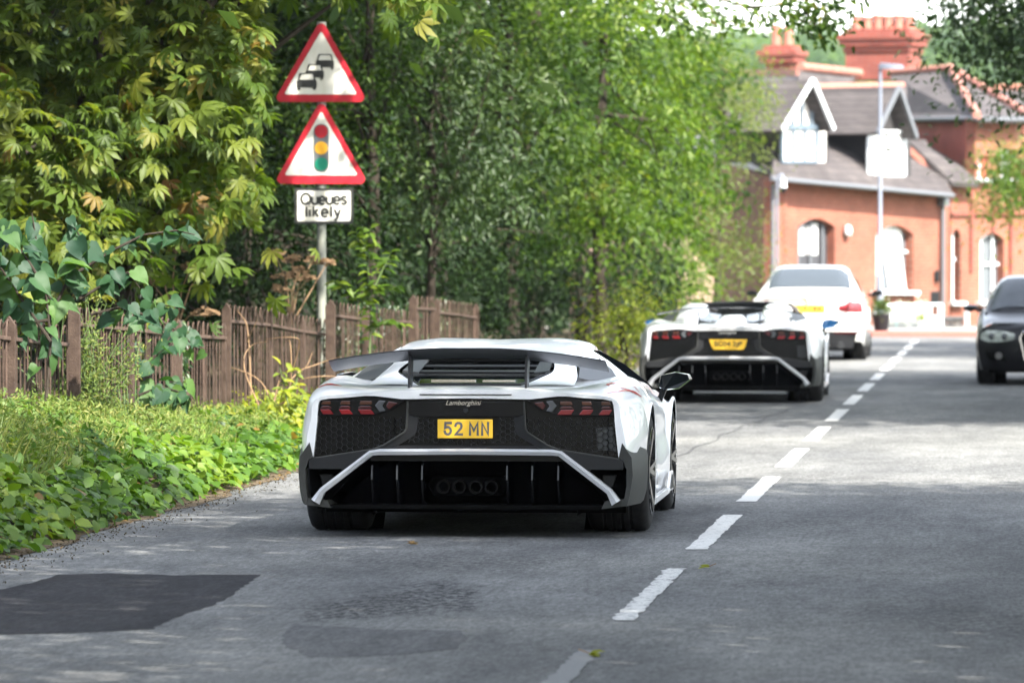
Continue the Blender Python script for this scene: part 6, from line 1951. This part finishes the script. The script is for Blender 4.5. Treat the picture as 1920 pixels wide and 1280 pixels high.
# wall between catslide and upper roof, then the upper roof
b = MB(); b.prism([FR.at(x, y, 1.5) - H0 for x, y in ((1466, 300), (1720, 300), (1720, 240), (1466, 240))], FR.n * .2); b.build('upper_wall', M['dark_wood_shade'], house)  # near-black colour carries the shade under the upper eave
slab('roof', [FR.at(1530, 248, 1.0), FR.at(1700, 247, 1.0), FR.at(1700, 162, 2.9), FR.at(1528, 165, 2.9)], .10, M['slate'])
b = MB(); a, c = FR.at(1528, 164, 2.95), FR.at(1692, 161, 2.95)
for k in range(14):
    q = MB(); p0, p1 = a.lerp(c, k / 14) - H0, a.lerp(c, (k + .96) / 14) - H0
    q.tube([p0, p1], .085, 8); q.build('ridge_tile', M['ridge'], house, smooth=50)
# dormers
def dormer(apex, lf, rf, sill_y, win, off, label, wm, bargeL=True, back=2.7):
    ax, ay = apex
    face = [(lf[0] + 6, sill_y), (lf[0] + 6, lf[1]), (ax, ay + 14), (rf[0] - 12, rf[1] - 20), (rf[0] - 12, sill_y)]
    P = [FR.at(x, y, off) - H0 for x, y in face]
    b = MB(); b.prism(P, FR.n * .15); d = b.build('dormer', M['render'] if wm == 'lead' else M['dark_wood_shade'], house)
    # cheeks
    for x, yy in ((lf[0] + 6, lf[1]), (rf[0] - 12, rf[1] - 6)):
        b = MB(); p0 = FR.at(x, sill_y, off) - H0; p1 = FR.at(x, yy, off) - H0
        b.prism([p0, p1, p1 + FR.n * 1.6, p0 + FR.n * 1.6], FR.u * .08); b.build('cheek', M['dark_wood_shade'], d)
    # roof slopes
    A = FR.at(ax, ay, off - .35); back_v = FR.n * back
    for f in (lf, rf):
        F_ = FR.at(f[0], f[1], off - .35)
        slab('dormer_roof', [A, F_, F_ + back_v, A + back_v], .07, M['slate'], house)
        b = MB(); e = FR.n * -.04; b.bar(A - H0 + e, F_ - H0 + e, .06, .10, FR.n.cross((F_ - A).normalized())); b.build('bargeboard', M['white_wood'] if wm == 'lead' else M['lead'], d)
    # window
    x0, x1, y0, y1 = win
    hole = [(x0, y1), (x0, y0), (x1, y0), (x1, y1)]
    fb_ = MB()
    def bp(a, c, w): fb_.bar(FR.at(*a, off - .07) - H0, FR.at(*c, off - .07) - H0, .06, w / 84, FR.n)
    for i in range(4): bp(hole[i], hole[(i + 1) % 4], 5)
    if wm == 'lead':
        for k in (1, 2): bp((x0 + (x1 - x0) * k / 3, y0), (x0 + (x1 - x0) * k / 3, y1), 4.5)
    f_ = fb_.build('dormer_window', M['blue_frame' if wm == 'lead' else 'white_wood'], d, normals=False)
    for k in range(3 if wm == 'lead' else 2):
        nk = 3 if wm == 'lead' else 2
        xa, xb = x0 + (x1 - x0) * k / nk + 2, x0 + (x1 - x0) * (k + 1) / nk - 2
        b = MB(); b.add([FR.at(x, y, off - .03) - H0 for x, y in ((xa, y1 - 2), (xa, y0 + 2), (xb, y0 + 2), (xb, y1 - 2))], [(0, 1, 2, 3)])
        b.build('pane', M['curtain'], f_)
    return d
d1 = dormer((1521, 150), (1464, 245), (1560, 243), 305, (1466, 1531, 240, 304), .25, 'a', 'lead')
b = MB()
for a, c in (((1470, 236), (1545, 236)), ((1503, 236), (1503, 192)), ((1521, 236), (1521, 170)), ((1486, 236), (1486, 216)), ((1538, 236), (1538, 205))):
    b.bar(FR.at(*a, .20) - H0, FR.at(*c, .20) - H0, .05, .08, FR.n)
setp(b.build('timber', M['blue_frame'], d1), kind='stuff')
d2 = dormer((1683, 163), (1642, 250), (1716, 258), 330, (1628, 1696, 247, 329), .10, 'b', 'white')
# tall wing: hipped roof with red hip and ridge tiles
apexL, apexR = at(1668, 140, 140), at(1780, 131, 138)
cor = WG.at(1832, 222, -.45); corR = WG.at(1935, 224, -.45); lefte = LW.at(1690, 224, -.3)
slab('roof', [lefte, cor, apexR, apexL], .10, M['slate'])
slab('roof', [cor, corR, apexR], .10, M['slate'])
b = MB(); b.tube([lefte - H0, cor - H0, corR - H0], .05, 6); b.build('gutter', M['lead'], house)
for a, c, n in ((apexR, cor, 9), (apexR, corR, 13), (apexL, apexR, 9)):
    for k in range(n):
        q = MB(); q.tube([a.lerp(c, k / n) - H0 + Vector((0, 0, .05)), a.lerp(c, (k + .99) / n) - H0 + Vector((0, 0, .05))], .10 if n != 9 or a != apexL else .08, 8); q.build('ridge_tile', M['ridge'], house, smooth=50)
# lean-to roof in the angle
slab('roof', [WG.at(1786, 342, -.40), WG.at(1836, 344, -.40), LW.at(1815, 318, -.1), LW.at(1708, 252, -.1), FR.at(1702, 262, .9)], .10, M['slate'])
b = MB(); b.prism([FR.at(1702, 270, .8) - H0, WG.at(1783, 346, -.15) - H0, WG.at(1783, 360, -.15) - H0, FR.at(1702, 285, .8) - H0], FR.n * .3); b.build('verge_board', M['brick_edge'], house)
# right-hand roof beyond
slab('roof', [at(1890, 236, 141), at(1990, 236, 141), at(1990, 168, 146), at(1862, 168, 146)], .1, M['slate'])
b = MB(); b.bar(at(1862, 166, 146) - H0, at(1990, 164, 146) - H0, .2, .2); b.build('ridge', M['ridge'], house)
# left range: roof, timbered gable wall, white pipe
LR = VPlane(1380, 130.0, 1470, 126.0)
slab('roof', [LR.at(1290, 226, -.3), LR.at(1472, 222, -.3), LR.at(1500, 140, 2.6), LR.at(1300, 140, 2.6)], .1, M['slate'])
b = MB()
b.bar(LR.at(1290, 138, 2.6) - H0, LR.at(1500, 138, 2.6) - H0, .2, .2); b.build('ridge', M['ridge'], house)
b = MB(); b.prism([LR.at(x, y, 0) - H0 for x, y in ((1300, 320), (1470, 320), (1470, 224), (1300, 228))], LR.n * .2); b.build('timbered_wall', M['render'], house)
for a, c in (((1396, 228), (1470, 226)), ((1396, 226), (1396, 300)), ((1429, 228), (1429, 285)), ((1462, 226), (1462, 300)), ((1396, 248), (1446, 292))):
    b = MB(); b.bar(LR.at(*a, -.03) - H0, LR.at(*c, -.03) - H0, .08, .09, LR.n); b.build('timber', M['dark_wood_shade'], house)
slab('roof', [LR.at(1385, 285, -1.5), LR.at(1455, 326, -1.5), LR.at(1462, 300, -.05), LR.at(1392, 245, -.05)], .08, M['slate'])
b = MB(); b.prism([at(1490, 262 - 60, 131) - H0, at(1600, 150, 136) - H0, at(1605, 135, 137) - H0, at(1500, 128, 133) - H0], Vector((0, .05, -.06))); b.build('roof', M['slate'], house)
for k in range(8):
    a, c = at(1500, 126, 133), at(1612, 138, 137); q = MB(); q.tube([a.lerp(c, k / 8) - H0, a.lerp(c, (k + .95) / 8) - H0], .11, 8); q.build('ridge_tile', M['ridge'], house, smooth=50)

def chimney(x0, x1, xr, ybot, ycorb, ytop, D, npots, poth, label, pot_w):
    """stack with a corbelled head: rectangular in plan, one long and one short face in view"""
    s = FPX / D; w = (x1 - x0) / s
    c = at((x0 + x1) / 2, HOR, D)
    u = (RT * .93 - FW * .36).normalized(); u.z = 0
    L_ = (x1 - x0) / s / .96; v = Vector((-u.y, u.x, 0)); Dp = (xr - x1) / s / .36
    z = lambda y: CAM.z - (y - HOR) / s
    o = at(x0, HOR, D); o.z = 0
    b = MB()
    prof = [(ybot, .0), (ycorb + (ybot - ycorb) * .45, .0), (ycorb + (ybot - ycorb) * .38, .05), (ycorb + (ybot - ycorb) * .30, .05), (ycorb + (ybot - ycorb) * .22, .09), (ycorb + 22, .12), (ycorb + 10, .14), (ycorb + 9, .19), (ycorb, .19), (ycorb - 1, .06), (ytop, .06)]
    rows = []
    for y, e in prof:
        p = [o - u * e - v * e, o + u * (L_ + e) - v * e, o + u * (L_ + e) + v * (Dp + e), o - u * e + v * (Dp + e)]
        rows.append([(q.x - H0.x, q.y - H0.y, z(y) - H0.z) for q in p + p[:1]])
    b.loft(rows); b.f.append(tuple(len(b.v) - 5 + i for i in range(4)))
    ch = b.build('chimney', M['brick_dark'], house)
    pr = pot_w / s / 2
    for k in range(npots):
        q = o + u * (L_ * (k + .5) / npots) + v * (Dp * .5); zb = z(ytop); hh = poth / s * (1, .93, 1.04, .97)[k % 4]
        b = MB(); b.lathe([(zb, pr * .95), (zb + hh * .8, pr * .85), (zb + hh * .82, pr * 1.02), (zb + hh, pr * 1.02), (zb + hh, pr * .75), (zb + hh * .6, pr * .7)], (q.x - H0.x, q.y - H0.y, -H0.z), 'Z', 14)
        b.build('pot', M['pot'], ch, smooth=40)
chimney(1585, 1703, 1732, 150, 66, 56, 141, 6, 27, 'x', 22)
chimney(1436, 1482, 1500, 150, 96, 86, 138, 2, 40, 'y', 19)

# wall lamp box and wall signs
t = thing('wall_lamp', FR.at(1590, 433, -.10), 'white oval lamp on the brick front between two arched windows', 'lamp')
b = MB(); b.lathe([(-.10, 0), (-.10, .05), (-.05, .085), (.0, .09), (.1, .09)], (0, 0, 0), 'Y', 20)
b.v = [(x, y, z * 1.5) for x, y, z in b.v]; b.build('lens', M['white_wood'], t, smooth=40)
b = MB(); b.box(-.08, .08, .0, .10, -.10, .10); b.build('base', M['lead'], t)
t = thing('litter_bin', FR.ground(1753, -.55), 'dark grey bin on a post by the drain pipe', 'bin')
b = MB(); z0 = CAM.z - (575 - HOR) / ppm(126); z1 = CAM.z - (546 - HOR) / ppm(126)
b.box(-.10, .10, -.10, .10, z0, z1); b.build('body', M['dark_grey'], t, bevel=.01)
b = MB(); b.tube([(0, 0, 0), (0, 0, z0)], .03, 8); b.build('post', M['dark_grey'], t)
t = thing('wall_box', FR.at(1757, 518, -.06), 'small black box fixed high on the brick wall beside the drain pipe', 'box')
b = MB(); b.box(-.05, .05, -.04, .06, -.13, .13); b.build('body', M['satin_black'], t, bevel=.01)
b = MB(); b.box(-.035, .035, -.055, -.041, -.05, .10); b.build('cover', M['dark_grey'], t, bevel=.005)

# lamp post
LD = 114.0
t = thing('street_lamp', at(1650, HOR, LD) * 1, 'tall slim grey street lamp in front of the gabled building', 'street lamp'); t.location.z = 0
def lz(y): return CAM.z - (y - HOR) / ppm(LD)
b = MB(); b.tube([(0, 0, 0), (0, 0, 1.2), (0, 0, 1.25), (0, 0, lz(128))], [.07, .07, .045, .034], 12); b.build('column', M['lamp_grey'], t, smooth=40)
b = MB(); b.tube([(0, 0, lz(130)), (.05, 0, lz(126)), (.12, 0, lz(126))], .03, 8); b.build('bracket', M['lamp_grey'], t, smooth=50)
b = MB(); b.loft([[(x, -w, z1), (x, -w, z2), (x, 0, z2 + .01), (x, w, z2), (x, w, z1), (x, -w, z1)] for x, w, z1, z2 in ((-.04, .04, lz(129), lz(124)), (.02, .09, lz(130), lz(119)), (.22, .11, lz(130), lz(121)), (.44, .07, lz(130), lz(123)), (.48, .03, lz(129), lz(126)))])
b.build('lamp_head', M['lamp_grey'], t, smooth=40)

# security camera on its pole
CD = 119.0
t = thing('security_camera', at(1457, HOR, CD) * 1, 'white dome security camera on a pale pole at the left end of the brick front', 'camera'); t.location.z = 0
def cz(y): return CAM.z - (y - HOR) / ppm(CD)
b = MB(); b.tube([(0, 0, 0), (0, 0, cz(338)), (.03, 0, cz(329)), (.10, 0, cz(327)), (.13, 0, cz(333))], .03, 8); b.build('pole', M['lamp_grey'], t, smooth=50)
b = MB(); b.lathe([(cz(334), .02), (cz(336), .06), (cz(348), .075), (cz(352), .08)], (.13, 0, 0), 'Z', 16); b.build('housing', M['white_wood'], t, smooth=50)
b = MB(); b.lathe([(cz(352), .072), (cz(358), .06), (cz(362), .025), (cz(363), 0)], (.13, 0, 0), 'Z', 16); b.build('dome', M['gloss_black'], t, smooth=50)

# pavement across the junction with its reddish edge
sheet('pavement', -60, 60, 113.4, 121.0, .10, M['paving'])
b = MB(); b.box(-60, 60, 111.5, 113.4, -.08, .09); setp(b.build('kerb', M['red_kerb'], bevel=.02), kind='structure')

# pale aqua barrier with planters
BD = 116.5
def bp3(px, py): return at(px, py, BD)
t = thing('planter_barrier', bp3(1705, 620) * 1, 'pale aqua and white panelled barrier on the pavement before the building', 'barrier'); t.location.z = .10; o0 = t.location.copy()
for k, (x0, x1) in enumerate(((1642, 1680), (1681, 1722), (1723, 1765))):
    a, c = at(x0, 583 if k else 590, BD), at(x1, 630, BD)
    b = MB(); b.obox(((a + c) / 2) - o0, RT, FW, Vector((0, 0, 1)), (x1 - x0) / 2 / ppm(BD), .03, abs(a.z - .12) / 2 + .0)
    b.build('panel', M['white_wood'] if k < 2 else M['white_wood'], t, bevel=.01)
for x in (1641, 1680.5, 1722.5, 1762, 1766):
    a = at(x, 570, BD); b = MB(); b.obox(Vector((a.x, a.y, (a.z + .1) / 2)) - o0, RT, FW, Vector((0, 0, 1)), .03, .045, (a.z - .1) / 2); b.build('post', M['aqua'], t, bevel=.005)
b = MB(); b.bar(at(1641, 572, BD) - o0, at(1766, 570, BD) - o0, .06, .05); b.build('top_rail', M['aqua'], t)
for k in range(9):
    x = 1648 + k * 14; b = MB(); b.bar(at(x, 573, BD) - o0, at(x, 588, BD) - o0, .03, .03); b.build('baluster', M['aqua'], t)
# flowers: white along the rail, a yellow posy
pl = thing('flower_box', at(1690, 585, BD - .3) * 1, 'white flowers spilling over the aqua barrier', 'flowers'); o0 = pl.location.copy()
b = MB(); b.obox(Vector((0, 0, -.05)), RT, FW, Vector((0, 0, 1)), .55, .09, .08); b.build('box', M['white_wood'], pl)
n = 500; P = np.stack([rng.uniform(-.55, .55, n), rng.normal(0, .07, n), rng.normal(.02, .09, n)], 1)
M['petal'] = leaf_mat('petal', [(0, (.75, .75, .72)), (.8, (.8, .8, .78)), (1, (.3, .4, .2))], .2)
setp(link('flower', leaf_mesh('flower', T_OV, P, .04 + .04 * rng.random(n), rng.normal(0, .5, (n, 3)) + np.array([0, -.8, .5]), rng.normal(0, 1, (n, 3)), M['petal']), pl), kind='stuff')
pl = thing('flower_pot', at(1727, 622, BD - .5) * 1, 'small yellow flower pot at the foot of the aqua barrier', 'flowers'); pl.location.z = .10
b = MB(); b.lathe([(0, .06), (.14, .085), (.15, .085)], (0, 0, 0), 'Z', 14); b.build('pot', M['white_wood'], pl, smooth=40)
n = 120; P = np.stack([rng.normal(0, .05, n), rng.normal(0, .05, n), .17 + rng.random(n) * .14], 1)
setp(link('flower', leaf_mesh('flower', T_OV, P, .04 + .03 * rng.random(n), rng.normal(0, .5, (n, 3)) + np.array([0, -.5, .6]), rng.normal(0, 1, (n, 3)), M['leaf_yellow']), pl), kind='stuff')
pl = thing('hanging_basket', at(1652, 585, 112.9) * 1, 'round green plant in a dark tub right of the third white car', 'plant'); pl.location.z = .10
b = MB(); b.lathe([(0, .14), (.30, .19), (.34, .19), (.34, .16)], (0, 0, 0), 'Z', 16); b.build('tub', M['satin_black'], pl, smooth=40)
n = 420; P = np.stack([rng.normal(0, .10, n), rng.normal(0, .10, n), .46 + rng.normal(0, .09, n)], 1)
setp(link('foliage', leaf_mesh('foliage', T_OV, P, .05 + .04 * rng.random(n), rng.normal(0, .6, (n, 3)) + np.array([0, -.4, .6]), rng.normal(0, 1, (n, 3)), M['leaf_mid']), pl), kind='stuff')

# low grey stone wall and white gatepost right of the barrier
GW = VPlane(1766, 118.0, 1812, 118.0)
sw = thing('stone_wall', GW.ground(1788, 0, .10), 'low grey stone wall between the aqua barrier and a white post', 'wall'); o0 = sw.location.copy()
mesh_cache = {}
for r in range(5):
    x = 1767 + (r % 2) * 3
    while x < 1806:
        w = random.uniform(7, 12); x2 = min(x + w, 1806)
        a, c = GW.at(x + .5, 629 - r * 6.2, random.uniform(-.02, .02)), GW.at(x2 - .5, 629 - (r + 1) * 6.2 + .7, 0)
        m_ = (a + c) / 2 - o0
        b = MB(); b.obox(m_, GW.u, GW.n, Vector((0, 0, 1)), (c - a).dot(GW.u) / 2, .12 + random.uniform(0, .02), abs(c.z - a.z) / 2); b.build('stone', M['stone'], sw, bevel=.012)
        x = x2
b = MB(); b.bar(GW.at(1766, 596, 0) - o0, GW.at(1807, 596, 0) - o0, .34, .06, Vector((0, 0, 1))); b.build('coping', M['kerb_stone'], sw, bevel=.01)
gp = thing('gate_post', at(1813, 600, 117.5) * 1, 'white square post right of the low stone wall', 'post'); gp.location.z = .10
b = MB(); z1 = CAM.z - (586 - HOR) / ppm(117.5) - .1; b.box(-.05, .05, -.05, .05, 0, z1); b.build('shaft', M['white_wood'], gp, bevel=.008)
b = MB(); b.box(-.065, .065, -.065, .065, z1, z1 + .03); b.build('cap', M['white_wood'], gp, bevel=.008)

# pinkish gable end showing through the trees on the left
PW = VPlane(1290, 102.0, 1352, 102.4)
ph = thing('outbuilding', PW.ground(1320, 1), 'pinkish rendered outbuilding half hidden by trees left of the cars', 'building'); o0 = ph.location.copy()
b = MB(); b.prism([PW.at(x, y, 0) - o0 for x, y in ((1270, 640), (1350, 640), (1350, 482), (1312, 432), (1270, 470))], PW.n * 3.2 - PW.u * .25); b.build('wall', M['pink_wall'], ph)
b = MB(); b.prism([PW.at(1356, 488, -.25) - o0, PW.at(1312, 426, -.25) - o0, PW.at(1312, 432, -.25) - o0, PW.at(1354, 494, -.25) - o0], PW.n * 3.4 - PW.u * .3); b.build('roof', M['slate'], ph)

# wooded hill far behind
b = MB(); rows = []
for j in range(26):
    y = 420 + j * 26
    row = []
    for i in range(90):
        x = -160 + i * 4.6
        ridge = 30 + 4 * math.sin(x * .013 + 1.1) - .06 * max(0, x - 60)
        z = ridge * (1 - math.exp(-(j / 7.0) ** 1.6)) + 1.6 * math.sin(x * .21 + j) * math.sin(j * 1.7 + x * .11)
        row.append((x, y, z - 3))
    rows.append(row)
b.loft(rows)
M['hill'] = mat('hill', (.018, .034, .016), .95, spec=.1, var=(.045, .065, .026), vscale=.09, bump=.5, bscale=.3)
setp(b.build('hill', M['hill'], smooth=80, normals=False), kind='structure')
r_ = np.random.default_rng(77); n = 26000
xx = r_.uniform(-70, 40, n); jj = r_.uniform(0, 20, n); yy = 420 + jj * 26
rid = 30 + 4 * np.sin(xx * .013 + 1.1) - .06 * np.maximum(0, xx - 60)
zz = rid * (1 - np.exp(-(jj / 7.0) ** 1.6)) - 3 + r_.random(n) * 4.5
tone = .5 + .5 * np.sin(xx * .17) * np.sin(yy * .05 + xx * .05)
hl = leaf_mesh('far_wood', T_Q, np.stack([xx, yy, zz], 1), 1.1 + 1.1 * r_.random(n), r_.normal(0, .5, (n, 3)) + np.array([0, -.5, .8]), r_.normal(0, 1, (n, 3)), M['leaf_mid'], rnd=np.clip(tone * .6 + r_.random(n) * .35, 0, .9))
setp(link('far_wood', hl), kind='stuff')

# summer haze: one closed box of thin air round the scene
b = MB(); b.box(-400, 400, -120, 1250, -1.4, 62)
hz = b.build('haze', None)
M['haze'] = bpy.data.materials.new('haze'); M['haze'].use_nodes = True
nt = M['haze'].node_tree; nt.nodes.remove(nt.nodes['Principled BSDF'])
pv = nt.nodes.new('ShaderNodeVolumePrincipled'); pv.inputs['Color'].default_value = (.80, .88, 1.0, 1); pv.inputs['Density'].default_value = .0001; pv.inputs['Anisotropy'].default_value = .2
nt.links.new(pv.outputs[0], nt.nodes['Material Output'].inputs['Volume'])
hz.data.materials.append(M['haze']); setp(hz, kind='stuff')
